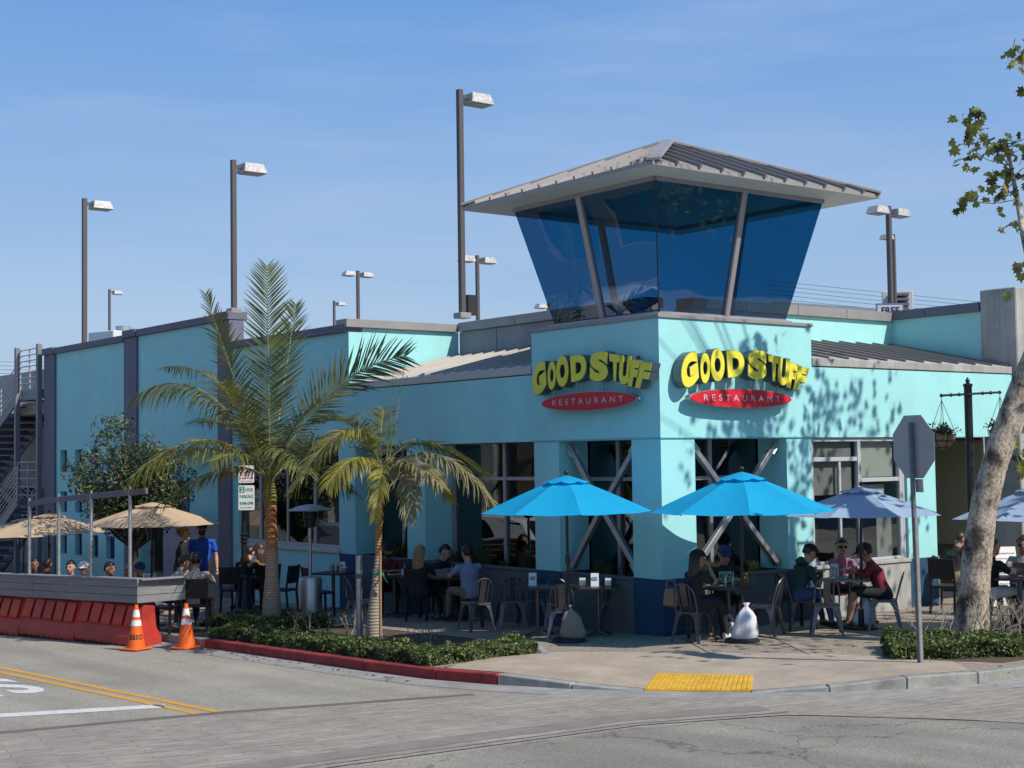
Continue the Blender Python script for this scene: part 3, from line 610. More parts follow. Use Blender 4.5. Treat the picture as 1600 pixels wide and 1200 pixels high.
# distant concrete building at far left
FB=empty('concrete_garage',(0,0,0),0,'grey concrete garage wall with dark openings behind the metal stairs','garage')
x0=4.2
zt=onx(10,586,x0)[2]
yy0=26.2; 
gridwall('wall','x',x0,x0+.3,(yy0,75),(-3,zt),[(yy0+.5,70,0.4,1.7)],M_concd,FB)
bx('opening_back',(x0+1.5,yy0,-3),(x0+1.6,75,zt-1),M_interior,FB)

# ---------------------------------------------------------------- corner restaurant
RB=empty('restaurant_building',(0,0,0),0,'teal corner restaurant with sloping glass lookout tower and grey metal roofs','restaurant')
H=2.96
def band(name,a,b): return bx(name,a,b,M_teal,RB)
band('fascia',(0.0,3.065,H),(0.35,8.925,4.07)); band('fascia',(3.425,0.0,H),(9.09,0.35,4.12))
band('tower_wall',(-0.015,-0.015,H-0.01),(3.42,3.06,4.775))
bx('corner_trim',(-0.022,-0.022,H-0.004),(3.43,3.068,H+0.012),mat('teal joint',(0.16,0.42,0.44),0.8),RB)
bx('coping',(-0.045,-0.045,4.776),(3.45,3.09,4.835),M_cap,RB,0.006)
bx('soffit',(0.02,0.02,H+0.02),(9.0,0.62,H+0.06),M_teal,RB); bx('soffit',(0.02,0.64,H+0.02),(0.62,8.9,H+0.06),M_teal,RB)
def column(a,b,zb):
    o=bx('column',(a[0],a[1],0.845),(b[0],b[1],H-0.012),M_teal,RB); bx('column_base',(a[0]-.004,a[1]-.004,zb),(b[0]+.004,b[1]+.004,0.843),M_navy,RB)
column((0,0,0),(0.71,0.65,0),-0.3)
for a,b in ((2.41,3.05),(6.29,6.88)): column((0,a,0),(0.62,b,0),-0.5)
bx('column',(0,8.72,0.845),(0.62,8.925,H-0.012),M_teal,RB); bx('column_base',(-.004,8.72,-.5),(.62,9.33,.843),M_navy,RB)
column((2.78,0,0),(3.38,0.62,0),-0.3); column((5.86,0,0),(6.66,0.62,0),-0.3)
bx('corner_guard',(6.662,-0.01,-0.2),(6.70,0.05,0.86),M_steel,RB)
# planter walls + window backs, left face
M_pw=mat('grey planter wall',(0.10,0.125,0.13),0.85,var=0.12,vscale=3,bump=0.1)
OPL=[(0.655,2.405),(3.055,6.285),(6.885,8.715)]
for a,b in OPL:
    bx('planter_wall',(0.02,a,-0.5),(0.12,b,0.80),M_pw,RB); bx('planter_coping',(-0.0,a,0.802),(0.14,b,0.842),M_pw,RB,0.004)
    bx('planter_soil',(0.14,a,-0.4),(0.60,b,0.62),M_soil,RB)
    w=empty('window',(0,0,0),parent=RB)
    bx('pane',(0.645,a-.2,0.4),(0.651,b+.2,H),G_win,w)
    n=2 if b-a>3 else 1
    for k in range(n+1):
        y=a+.03+(b-a-.13)*k/n if n>1 else a+(.03 if k==0 else .55*(b-a))
        bx('mullion',(0.60,y,0.62),(0.64,y+.07,H),M_frame,w)
    bx('transom',(0.61,a,2.30),(0.64,b,2.36),M_frame,w)
OPR=[(0.715,2.775)]
for a,b in OPR:
    bx('planter_wall',(a,0.02,-0.3),(b,0.12,0.80),M_pw,RB); bx('planter_coping',(a,0,0.802),(b,0.14,0.842),M_pw,RB,0.004); bx('planter_soil',(a,0.14,-.3),(b,0.60,0.62),M_soil,RB)
    w=empty('window',(0,0,0),parent=RB); bx('pane',(a-.2,0.645,0.4),(b+.2,0.651,H),G_win,w)
    for x in (a+.03,a+.9): bx('mullion',(x,.60,.62),(x+.07,.64,H),M_frame,w)
    bx('transom',(a,.61,2.30),(b,.64,2.36),M_frame,w)
# right flush window
bx('window_base',(3.385,-0.03,-0.3),(5.855,0.30,0.80),M_conc,RB,0.008); bx('window_sill',(3.385,-0.06,0.802),(5.855,0.2,0.86),M_conc,RB,0.006)
w=empty('window',(0,0,0),parent=RB)
def rb(a,b,n='mullion',m=None): bx(n,a,b,m or M_framew,w,0.004)
for x in (3.385,4.60,5.70): rb((x,0.04,0.862),(x+.085,0.12,H-.01))
rb((5.80,0.05,0.862),(5.855,0.13,H-.01)); rb((4.12,.05,.862),(4.17,.11,2.55))
rb((3.472,0.05,2.56),(4.598,0.11,2.63)); rb((4.687,0.05,2.20),(5.698,0.11,2.27)); rb((3.472,0.045,0.862),(5.698,0.115,0.91)); rb((3.472,0.045,H-.07),(5.698,0.115,H-.01))
bx('pane',(3.4,0.078,0.88),(5.84,0.084,H-.03),glassmat('front window glass',(0.80,0.84,0.85),refl=0.04),w)
M_bl=mat('cream roller blind',(0.80,0.76,0.64),0.8,var=0.05)
bx('blind',(3.5,0.16,2.0),(4.56,0.17,2.9),mat('taupe blind',(0.46,0.42,0.36),0.8),w); bx('blind',(4.72,0.16,2.28),(5.68,0.17,2.9),M_bl,w); bx('blind',(4.66,0.18,1.62),(5.45,0.19,2.15),M_bl,w); bx('blind',(5.25,0.20,0.9),(5.69,0.21,1.6),MAT['taupe blind'],w)
# X braces
def brace(pts,cen,par):
    r_=empty('cross_brace',(0,0,0),parent=par)
    for q in pts:
        d=(Vector(cen)-Vector(q)).normalized(); mb=MB(); mb.bar(q,Vector(cen)-d*0.03,0.09,0.09); mb.build('brace_tube',M_steel,r_,bevel=0.008)
        mb=MB(); mb.bar(Vector(q)+d*0.0,Vector(q)+d*0.20,0.16,0.02,up=(1,1,0)); mb.build('end_plate',M_steel,r_)
    mb=MB(); mb.ball(cen,(.10,.10,.10),12,6); mb.build('hub_plate',M_steel,r_)
xl=0.20
brace([(xl,2.36,2.88),(xl,0.72,2.88),(xl,2.34,0.90),(xl,0.74,0.90)],(xl,1.58,1.88),RB)
yl=0.20
brace([(0.80,yl,2.88),(2.74,yl,2.88),(0.82,yl,0.92),(2.72,yl,0.92)],(1.78,yl,1.88),RB)
# interior room
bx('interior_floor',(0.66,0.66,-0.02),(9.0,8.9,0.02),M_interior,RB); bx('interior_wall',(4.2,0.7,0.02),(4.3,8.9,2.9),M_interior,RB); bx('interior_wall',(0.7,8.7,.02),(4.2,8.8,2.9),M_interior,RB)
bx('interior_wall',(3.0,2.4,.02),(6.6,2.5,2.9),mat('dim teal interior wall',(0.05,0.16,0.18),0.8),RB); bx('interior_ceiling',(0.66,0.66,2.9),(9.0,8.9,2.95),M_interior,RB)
# patio doorway at right
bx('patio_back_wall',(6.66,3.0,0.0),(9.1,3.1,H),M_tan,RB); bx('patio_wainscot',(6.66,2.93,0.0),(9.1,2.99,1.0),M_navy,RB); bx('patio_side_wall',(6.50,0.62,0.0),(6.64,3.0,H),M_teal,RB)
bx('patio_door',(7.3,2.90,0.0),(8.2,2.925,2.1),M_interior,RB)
bx('patio_side_panel',(9.02,0.67,0.9),(9.098,3.0,H),M_tan,RB)
# hanging dark foliage/coats mass on the patio wall built as a shelf of dark plants
# gutters and metal roofs
bx('gutter',(-0.02,3.09,4.085),(0.18,8.85,4.225),M_roofm,RB,0.01); bx('gutter',(3.45,-0.02,4.135),(9.07,0.18,4.27),M_conc,RB,0.01)
def slope(name,quad,n,m):
    """quad: eave a,b, top b,a ; ribs run eave->top"""
    a,b,c,d=[Vector(v) for v in quad]; mb=MB(); nrm=(b-a).cross(d-a).normalized()
    if nrm.z<0: nrm=-nrm
    t=nrm*0.04
    mb.add([a-t,b-t,c-t,d-t,a,b,c,d],[(0,1,2,3),(4,5,6,7),(0,1,5,4),(1,2,6,5),(2,3,7,6),(3,0,4,7)])
    o=mb.build(name,m,RB,fixn=True)
    for k in range(n+1):
        p=a.lerp(b,k/n); q=d.lerp(c,k/n)
        if (q-p).length<0.05: continue
        e=(q-p).normalized(); mb=MB(); mb.bar(p+nrm*.016-e*.02,q+nrm*.016,0.03,0.045,up=nrm); mb.build('seam',M_seam if b.x-a.x>1 else M_roofm,o)
    return o
slope('roof_panel',((0.08,8.83,4.235),(0.08,3.07,4.235),(2.69,3.07,4.86),(2.69,8.83,4.86)),15,M_roofm)
slope('roof_panel',((3.43,0.08,4.28),(9.05,0.08,4.28),(9.05,2.79,4.87),(3.43,2.79,4.87)),11,M_roofm)
# ---- tower glass
zb,ztp=4.87,6.84
B0=(0.25,0.25); B1=(3.10,2.75); T0=(-0.22,-0.22); T1=(3.56,3.22)
bx('sill',(0.17,0.17,4.836),(3.18,2.83,4.885),M_frame,RB,0.006)
def P(u,v,t): # u,v in 0..1 across plan, t height
    x=(B0[0]+(B1[0]-B0[0])*u)*(1-t)+(T0[0]+(T1[0]-T0[0])*u)*t; y=(B0[1]+(B1[1]-B0[1])*v)*(1-t)+(T0[1]+(T1[1]-T0[1])*v)*t
    return Vector((x,y,zb+(ztp-zb)*t))
tw=empty('lookout_glazing',(0,0,0),parent=RB)
cuts={'w':[0,0.405,1],'s':[0,0.385,1]}
uvL=(onx(943,500,0.25)[1]-B0[1])/(B1[1]-B0[1]); uvR=(ony(1133,493,0.25)[0]-B0[0])/(B1[0]-B0[0])
for face in 'wsen':
    c=[0,(uvL if face in 'we' else uvR),1]
    def Q(s,t,face=face):
        if face=='w': return P(0,s,t)
        if face=='s': return P(s,0,t)
        if face=='e': return P(1,s,t)
        return P(s,1,t)
    cen=P(.5,.5,.5)
    for k in range(2):
        a,b=c[k],c[k+1]; q=[Q(a,0),Q(b,0),Q(b,1),Q(a,1)]; n=(q[1]-q[0]).cross(q[3]-q[0]).normalized(); n=n if n.dot(q[0]-cen)>0 else -n; t=n*0.012
        mb=MB(); mb.add(q,[(0,1,2,3)]); mb.build('pane',G_tower,tw)
    s=c[1]
    mb=MB(); mb.bar(Q(s,0),Q(s,1),0.10,0.10,up=(Q(s,.5)-cen)*1.0); mb.build('mullion',M_frame,tw,bevel=0.01)
    for t in (0,1):
        mb=MB(); mb.bar(Q(0.0,t)+Vector((0,0,.0)),Q(1.0,t),0.07,0.07); mb.build('glazing_rail',M_frame,tw)
mb=MB(); mb.bar(P(0,0,0),P(0,0,1),0.02,0.02); mb.build('corner_joint',M_black,tw)
# ceiling inside and soffit
E0=(-0.85,-0.85); E1=(4.25,3.86); ze=6.87; AP=Vector((1.70,1.50,7.90))
mb=MB(); mb.add([(E0[0],E0[1],ze),(E1[0],E0[1],ze),(E1[0],E1[1],ze),(E0[0],E1[1],ze)],[(3,2,1,0)]); so_=mb.build('soffit',M_sof,RB)
mb=MB()
cs=[(E0[0],E0[1]),(E1[0],E0[1]),(E1[0],E1[1]),(E0[0],E1[1])]
for k in range(4):
    a,b=cs[k],cs[(k+1)%4]; mb.add([(*a,ze),(*b,ze),(*b,ze+.06),(*a,ze+.06)],[(0,1,2,3)])
mb.build('eave_fascia',M_troof,RB)
RT=0.10
for k in range(4):
    a=Vector((*cs[k],ze+.062)); b=Vector((*cs[(k+1)%4],ze+.062)); top=AP
    mb=MB(); mb.add([a,b,top],[(0,1,2)]); o=mb.build('roof_slope',M_troof,RB)
    nrm=(b-a).cross(top-a).normalized(); L=(b-a).length; n=11
    mid=(a+b)/2; foot=a+(b-a)*((top-a).dot(b-a)/(L*L)); up=(top-foot)
    for j in range(1,n):
        p=a.lerp(b,j/n); s1=(foot-a).length/L; tt=(j/n)/s1 if j/n<s1 else (1-j/n)/(1-s1)
        q=p+up*tt; 
        e=(q-p).normalized(); mb=MB(); mb.bar(p+nrm*.02-e*.03,q+nrm*.02,0.045,0.06,up=nrm); mb.build('seam',M_seam if k in(0,1) else M_troof,o)
    h=(top-a); mb=MB(); mb.bar(a+Vector((0,0,.02)),top+Vector((0,0,.03)),0.22,0.05); mb.build('hip_cap',M_troof,RB,bevel=0.01)
bx('tower_floor',(0.3,0.3,4.84),(3.0,2.7,4.88),M_interior,RB)
# ---------------------------------------------------------------- signs
LET=[('G',[(836,128),(922,78),(934,238),(848,306)]),('O',[(936,104),(986,94),(990,246),(940,264)]),('O',[(986,80),(1058,75),(1063,240),(992,252)]),('D',[(1067,88),(1160,84),(1160,219),(1076,227)]),
 ('S',[(1176,84),(1276,86),(1272,240),(1174,234)]),('T',[(1276,104),(1338,120),(1322,248),(1290,241)]),('U',[(1332,118),(1388,130),(1376,272),(1322,258)]),('F',[(1384,146),(1434,160),(1410,288),(1368,272)]),('F',[(1428,163),(1484,178),(1452,298),(1402,284)])]
def zp(z): return (800+z[0]/3.2,520+z[1]/3.2)
def signloc(pt):
    p=ony(*zp(pt),-0.22); return p[0],p[2]
def make_sign(label,face):
    root=empty('restaurant_sign',(0,0,0),0,label,'sign','signs on the corner tower')
    # local frame: u along wall, z up, d outward
    if face=='s': T=lambda u,z,d:(u,-d,z)
    else:
        # left wall: reading direction is -y (towards the corner)
        T=lambda u,z,d:(-d,3.06-(u+0.05),z)
    def warp(v,quad,grow=0.0):
        TL,TR,BR,BL=[np.array(signloc(q)) for q in quad]; c=(TL+TR+BR+BL)/4
        s=1+grow
        out=[]
        for a in v:
            s_=(a[0]-.5)*s+.5; t_=(a[1]-.5)*s+.5
            out.append(((TL*(1-s_)+TR*s_)*t_+(BL*(1-s_)+BR*s_)*(1-t_)))
        return out
    for ch,quad in LET:
        for layer,(off,d0,d1,mt,nm) in enumerate(((0.085,0.06,0.225,M_letside,'letter'),(0.070,0.2255,0.236,M_yel,'letter_face'))):
            me=text_mesh(ch,size=1.0,offset=off,extrude=0.5,res=5); v=np.array([w.co[:] for w in me.vertices]); f=[tuple(p.vertices) for p in me.polygons]; bpy.data.meshes.remove(me)
            if layer==0: lo=v.min(0); hi=v.max(0)
            zc=v[:,2].copy(); vv=(v-lo)/(hi-lo)
            w=warp(vv,quad); pts=[T(w[i][0],w[i][1],d1 if zc[i]>0 else d0) for i in range(len(w))]
            mb=MB(); mb.add(pts,f); o=mb.build(nm,mt,root if layer==0 else lo_o,fixn=True)
            if layer==0: lo_o=o
    # oval
    c=signloc((1155,328)); e1=signloc((1403,328)); e2=signloc((1155,279)); a=abs(e1[0]-c[0]); b=abs(e2[1]-c[1])
    def oval(a,b,d0,d1,m,par,n=48,nm='oval_panel'):
        mb=MB(); vs=[T(c[0]+a*math.cos(2*math.pi*k/n),c[1]+b*math.sin(2*math.pi*k/n),d) for d in (d0,d1) for k in range(n)]
        mb.add(vs,[tuple(range(n)),tuple(range(2*n-1,n-1,-1))]+[(k,(k+1)%n,n+(k+1)%n,n+k) for k in range(n)]); return mb.build(nm,m,par,fixn=True)
    ov=oval(a,b,0.10,0.20,M_steel,root); oval(a*.985,b*.93,0.2005,0.21,M_red,ov,nm='oval_face')
    v,f=text_np('RESTAURANT',size=0.135,offset=0.0,space=1.75)
    w0=v[:,0].max()-v[:,0].min(); sc=(2*a*0.745)/w0
    mb=MB(); mb.add([T(c[0]+q[0]*sc,c[1]+q[1]*1.0,0.214) for q in v],f); mb.build('lettering',mat('silver lettering',(0.55,0.50,0.52),0.4),ov,fixn=True)
    for k in (-.85,-.3,.3,.85):
        mb=MB(); mb.bar(T(c[0]+k*a,c[1]+.02,0.0),T(c[0]+k*a,c[1]+.02,0.12),0.05,0.05); mb.build('bracket',M_frame,root)
        mb=MB(); mb.bar(T(c[0]+k*a*0.9,c[1]+b*0.7,0.14),T(c[0]+k*a*.9+.03,c[1]+b+.16,0.14),0.025,0.02); mb.build('bracket',M_steel,root)
    for k in (-.8,-.2,.5,1.0):
        mb=MB(); mb.bar(T(c[0]+k*a*.9,c[1]+b+.25,0.0),T(c[0]+k*a*.9,c[1]+b+.25,0.09),0.05,0.05); mb.build('bracket',M_frame,root)
    return root
make_sign('sunlit yellow letter sign with red oval on the right face of the corner tower','s')
make_sign('shaded yellow letter sign with red oval on the left face of the corner tower','w')

# ---------------------------------------------------------------- metal stairs at far left
ST=empty('metal_staircase',(0,0,0),0,'grey steel outdoor staircase with bar railings at the left end of the teal wing','staircase')
M_st=mat('grey painted steel',(0.20,0.205,0.23),0.55,0.2,var=0.1,vscale=4)
M_rail=mat('pale railing steel',(0.42,0.43,0.45),0.5,0.3)
py=lambda px: onx(px,600,-0.1)[1]
yA,yB=25.75,py(28)   # landing extents in y
zl=onx(50,612,-0.1)[2]; zt2=onx(50,545,-0.1)[2]
for y in (yA+.05,yB):
    mb=MB(); mb.box((-.19,y-.07,-1.4),(-.05,y+.07,zt2+.1)); mb.build('post',M_st,ST,bevel=.006)
mb=MB(); mb.box((-.04,yA,zl-.22),(0.03,yB-.08,zl+.05)); mb.box((0.03,yA,zl-.04),(1.6,yB-.08,zl+.04)); mb.build('landing',M_st,ST)
def railing(a,b,h,n,posts=2,par=ST,r=0.018):
    a=Vector(a);b=Vector(b)
    for k in range(n):
        z=h*(k+1)/n; mb=MB(); mb.tube([a+Vector((0,0,z)),b+Vector((0,0,z))],r,5); mb.build('rail',M_rail,par)
    for k in range(posts):
        p=a.lerp(b,k/(posts-1)); mb=MB(); mb.tube([p,p+Vector((0,0,h))],r*1.5,6); mb.build('baluster',M_rail,par)
railing((-.08,yA+.15,zl+.1),(-.08,yB-.15,zl+.1),zt2-zl-.1,7,3)
railing((1.55,yA+.15,zl+.1),(1.55,yB-.15,zl+.1),zt2-zl-.1,7,3)
# upper flight: goes down away (+y) outside, lower flight returns
def flight(a,b,w,n,par=ST):
    a=Vector(a);b=Vector(b); # centre-line start/end at left edge; width along +x
    for x in (0,w):
        mb=MB(); mb.bar(a+Vector((x,0,0)),b+Vector((x,0,0)),.05,.28); mb.build('stringer',M_st,par)
    for k in range(n):
        p=a.lerp(b,(k+.5)/n); mb=MB(); dy=abs(b.y-a.y)/n
        mb.box((p.x+.03,p.y-dy*.55,p.z-.02),(p.x+w-.03,p.y+dy*.55,p.z+.02)); mb.box((p.x+.03,p.y+dy*.5,p.z+.02),(p.x+w-.03,p.y+dy*.55,p.z+.15)); mb.build('tread',M_st,par)
    for x in (0,w):
        for k in range(6):
            z=.25+.15*k; mb=MB(); mb.tube([a+Vector((x,0,z)),b+Vector((x,0,z))],.018,5); mb.build('rail',M_rail,par)
        for k in range(5):
            p=a.lerp(b,k/4)+Vector((x,0,0)); mb=MB(); mb.tube([p,p+Vector((0,0,1.02))],.026,6); mb.build('baluster',M_rail,par)
zm=onx(0,775,-0.1)[2]; 
flight((-.08,yB,zl-.1),(-.08,yB+6.2,zm+.2),1.3,14)
mb=MB(); mb.box((-.1,yB+6.2,zm-.1),(3.0,yB+7.8,zm+.05)); mb.build('landing',M_st,ST)
flight((1.5,yA+.6,-.9),(1.5,yB+6.2,zm+.1),1.3,15)
railing((-.12,yA+.1,onx(50,835,-.1)[2]-.3),(-.12,yB-.1,onx(50,835,-.1)[2]-.3),2.4,10,3)
flight((-.6,yB+4.6,zm-3.2),(-.6,yB-1.4,zm-.1),1.0,12)
railing((-1.4,yA-.3,-1.0),(-1.4,yB+8,-1.15),1.0,5,6)
# ================================================================== across the streets (reflected in the windows, shading the road)
M_tanw=mat('tan stucco',(0.17,0.14,0.10),0.9,var=0.1,vscale=1,stain=0.15)
def shop(loc,w,d,h,rz,label,m):
    r_=empty('shop_building',loc,rz,label,'building')
    holes=[]
    x=-w/2+1
    while x<w/2-3: holes.append((x,x+2.6,0.7,2.8)); holes.append((x+.4,x+2.2,4.2,5.8)) if h>6.5 else None; x+=3.8
    gridwall('wall','y',-0.3,0.0,(-w/2,w/2),(-1,h),holes,m,r_)
    mb=MB(); mb.box((-w/2,0.5,-1),(w/2,d,h-0.3)); mb.build('body',m,r_)
    mb=MB(); mb.box((-w/2-.1,-0.42,h),(w/2+.1,0.1,h+.25)); mb.build('cornice',M_cap,r_)
    for k in holes: mb=MB(); mb.box((k[0],-0.12,k[2]),(k[1],-0.08,k[3])); mb.build('window',mat('dark blue pane',(0.02,0.06,0.11),0.25),r_)
    return r_
shop((-20.5,14,-0.3),34,14,7.5,R(90),'tan two storey shop building across the left street',M_tanw)
shop((-20.5,46,-1.2),26,14,6.0,R(90),'grey one storey shop building further down the left street',M_conc)
shop((24,-24,0.6),40,14,8.0,R(180),'tan shop building across the right street',M_tanw)
# ---------------------------------------------------------------- cars (reflected in the dark windows)
def car(loc,rz,body,label,suv=True):
    r_=empty('parked_car',loc,rz,label,'car','cars parked across the left street')
    h=1.62 if suv else 1.42
    prof=[(-2.25,.35),(-2.28,.75),(-2.15,1.0),(-1.55,h-.06),(-1.2,h),(.3,h),(.75,h-.12),(1.35,1.02),(2.1,.92),(2.3,.72),(2.3,.35)]
    mb=MB(); n=len(prof)
    def half(y,s): return [(x,y*(1.0 if z<1.03 else .80),z) for x,z in prof]
    vs=half(-.9,1)+half(.9,1); mb.add(vs,[tuple(range(n)),tuple(range(2*n-1,n-1,-1))]+[(k,n+k,n+(k+1)%n,(k+1)%n) for k in range(n)])
    mb.build('body',body,r_,fixn=True,bevel=0.06,auto=35)
    gl=mat('car glass',(0.01,0.012,0.015),0.05)
    for s in (-1,1):
        mb=MB(); mb.add([(-1.75,s*.80,1.08),(1.15,s*.80,1.08),(.62,s*.745,h-.14),(-1.35,s*.745,h-.14)],[(0,1,2,3)]); 
        ww=MB(); y=s*.85; ww.add([(-1.7,y,1.06),(1.1,y,1.06),(.6,y-s*.10,h-.14),(-1.35,y-s*.10,h-.14),(-1.7,y-.06*s,1.06),(1.1,y-.06*s,1.06),(.6,y-s*.16,h-.14),(-1.35,y-s*.16,h-.14)],[(0,1,2,3),(4,5,6,7),(0,1,5,4),(1,2,6,5),(2,3,7,6),(3,0,4,7)]); ww.build('side_window',gl,r_,fixn=True)
        for x in (-1.45,1.45):
            w_=MB(); w_.tube([(x,s*.70,.34),(x,s*.93,.34)],.34,18); wo_=w_.build('wheel',M_blackm,r_,auto=40)
            w_=MB(); w_.tube([(x,s*.92,.34),(x,s*.94,.34)],.21,12); w_.build('rim',M_stain,wo_)
        mb=MB(); mb.box((2.2,s*.55,.68),(2.33,s*.86,.82)); mb.build('headlight',M_white,r_,bevel=.02)
        mb=MB(); mb.box((-2.31,s*.6,.8),(-2.18,s*.87,.98)); mb.build('tail_light',M_red,r_,bevel=.02)
    mb=MB(); mb.add([(1.36,-.7,1.06),(1.36,.7,1.06),(.78,.62,h-.13),(.78,-.62,h-.13)],[(0,1,2,3)]); mb.v=[(x+.02,y,z+.02) for x,y,z in mb.v]; mb.build('windscreen',gl,r_)
    mb=MB(); mb.add([(-2.1,-.68,1.08),(-2.1,.68,1.08),(-1.6,.6,h-.14),(-1.6,-.6,h-.14)],[(3,2,1,0)]); mb.v=[(x-.03,y,z) for x,y,z in mb.v]; mb.build('rear_window',gl,r_)
    return r_
carw=mat('white car paint',(0.75,0.76,0.77),0.2,0.0,spec=0.6); cars_=mat('silver car paint',(0.35,0.38,0.40),0.25,0.5)
car((-13.3,17.5,gz(17.5)+S),R(90),carw,'white hatchback parked across the left street, nearest the crossing')
car((-13.3,23.2,gz(23.2)+S),R(90),cars_,'silver hatchback parked across the left street, middle of three',False)
car((-13.4,29.0,gz(29)+S),R(90),carw,'white wagon parked across the left street, furthest from the crossing')

car((-8.7,16.0,gz(16.0)+S),R(-90),carw,'white wagon waiting in the left street outside the picture')
car((-8.9,23.5,gz(23.5)+S),R(-90),cars_,'silver hatchback queuing in the left street outside the picture',False)
# ================================================================== umbrellas
def umbrella(loc,r,top,rise,m,label,group,base=True,az=0.0,n=8,pole=M_black,lean=(0,0),open_gap=True):
    root=empty('umbrella',loc,az,label,'umbrella',group)
    zt=top; zr=top-rise
    mb=MB(); mb.tube([(0,0,0.02),(lean[0],lean[1],zt+.02)],0.022,10); mb.build('pole',pole,root,auto=40)
    mb=MB(); mb.ball((lean[0],lean[1],zt+.06),.035,10,6); mb.build('finial',pole,root,smooth=True)
    mb=MB(); mb.cyl((lean[0]*.5,lean[1]*.5),.035,1.15,1.28,10); mb.build('crank_collar',pole,root,auto=40)
    # canopy: n gores, sagging between ribs
    for g in range(n):
        vs=[];fs=[]; NR=9; NC=6
        a0=2*math.pi*g/n; a1=2*math.pi*(g+1)/n
        for i in range(NR):
            t=0.16+0.84*i/(NR-1)
            for j in range(NC+1):
                s=j/NC; p0=Vector((math.cos(a0),math.sin(a0),0)); p1=Vector((math.cos(a1),math.sin(a1),0)); p=p0.lerp(p1,s)*(r*t)
                sag=4*s*(1-s)
                z=zt-rise*(t**1.12)-sag*0.034*t*r
                if i==NR-1: z+=sag*0.035; p*= (1-0.03*sag)
                vs.append((p.x+lean[0]*1,p.y+lean[1]*1,z+0.005*math.sin(7*s+g*2.1+5*t)*t))
        for i in range(NR-1):
            for j in range(NC): k=i*(NC+1)+j; fs.append((k,k+1,k+NC+2,k+NC+1))
        mb=MB(); mb.add(vs,fs); o=mb.build('canopy_panel',m,root,smooth=True)
    mb=MB(); vs=[];fs=[]; NN=n*4
    for i,t in enumerate((0.0,0.10,0.20,0.27)):
        for k in range(NN):
            a=2*math.pi*k/NN; sc=abs(math.cos(n*a/2)); rr=r*t*(0.93+0.07*sc) ; vs.append((rr*math.cos(a)+lean[0],rr*math.sin(a)+lean[1],zt+0.02-rise*(t**1.15)*0.92+(0.0 if i<3 else -0.012+0.03*(1-sc))))
    for i in range(3):
        for k in range(NN): k2=(k+1)%NN; fs.append((i*NN+k,i*NN+k2,(i+1)*NN+k2,(i+1)*NN+k))
    mb.add(vs,fs); mb.build('vent_cap',m,root,smooth=True)
    for g in range(n):
        a=2*math.pi*g/n; c,s_=math.cos(a),math.sin(a); mb=MB()
        mb.tube([(lean[0]+c*.03,lean[1]+s_*.03,zt-.03)]+[(lean[0]+c*r*t,lean[1]+s_*r*t,zt-rise*(t**1.12)-.02) for t in (.3,.6,.98)],.010,5); mb.build('rib',pole,root)
        mb=MB(); mb.tube([(lean[0]+c*.03,lean[1]+s_*.03,zt-rise*1.05),(lean[0]+c*r*.55,lean[1]+s_*r*.55,zt-rise*(.55**1.12)-.03)],.008,5); mb.build('strut',pole,root)
    if base:
        mb=MB(); mb.lathe((0,0,0),[(.25,0.0),(.25,.035),(.21,.055),(.05,.06),(.04,.30),(.03,.31)],24); mb.build('base',M_blackm,root,auto=40)
    return root
def umb_at(px,pybase,pytop,r,rise,m,label,group,az=0.2,depth=None,pxt=None,base=True):
    p=gnd(px,pybase) if depth is None else None
    if p is None:
        x,y=atxy(px,depth); p=np.array([x,y,gz(y)])
    dpt=float((p-CAM)@_f); t=at(pxt or px,pytop,dpt); h=t[2]-p[2]-.09
    return umbrella((p[0],p[1],p[2]),r,h,rise,m,label,group,base,az,lean=(float(t[0]-p[0]),float(t[1]-p[1])))
GB='bright blue umbrellas on the corner'
u1=umb_at(889,1003,735,1.27,0.52,M_blueumb,'bright blue umbrella left of the corner column, over the empty metal chairs',GB,0.25,pxt=881)
u2=umb_at(1160,1003,729,1.32,0.55,M_blueumb,'bright blue umbrella on the sunny corner, right of the corner column',GB,0.05,pxt=1158)
umb_at(1346,983,753,1.22,0.40,M_lavumb,'pale periwinkle umbrella in front of the wide right window','pale umbrellas by the right facade',0.3,pxt=1342)
umb_at(1622,988,750,1.25,0.45,M_lavumb,'pale periwinkle umbrella cut off by the right edge of the photo','pale umbrellas by the right facade',0.1)
GT='tan umbrellas over the parklet'
umb_at(236,0,779,1.36,0.42,M_tanumb,'tan umbrella nearest the teal wing, right of the other tan ones',GT,0.2,depth=29.3)
umb_at(76,0,797,1.42,0.42,M_tanumb,'middle tan umbrella behind the steel posts of the barrier',GT,0.1,depth=34.5)
umb_at(36,0,805,1.42,0.42,M_tanumb,'tan umbrella at the far left edge, behind the middle one',GT,0.35,depth=38.5)

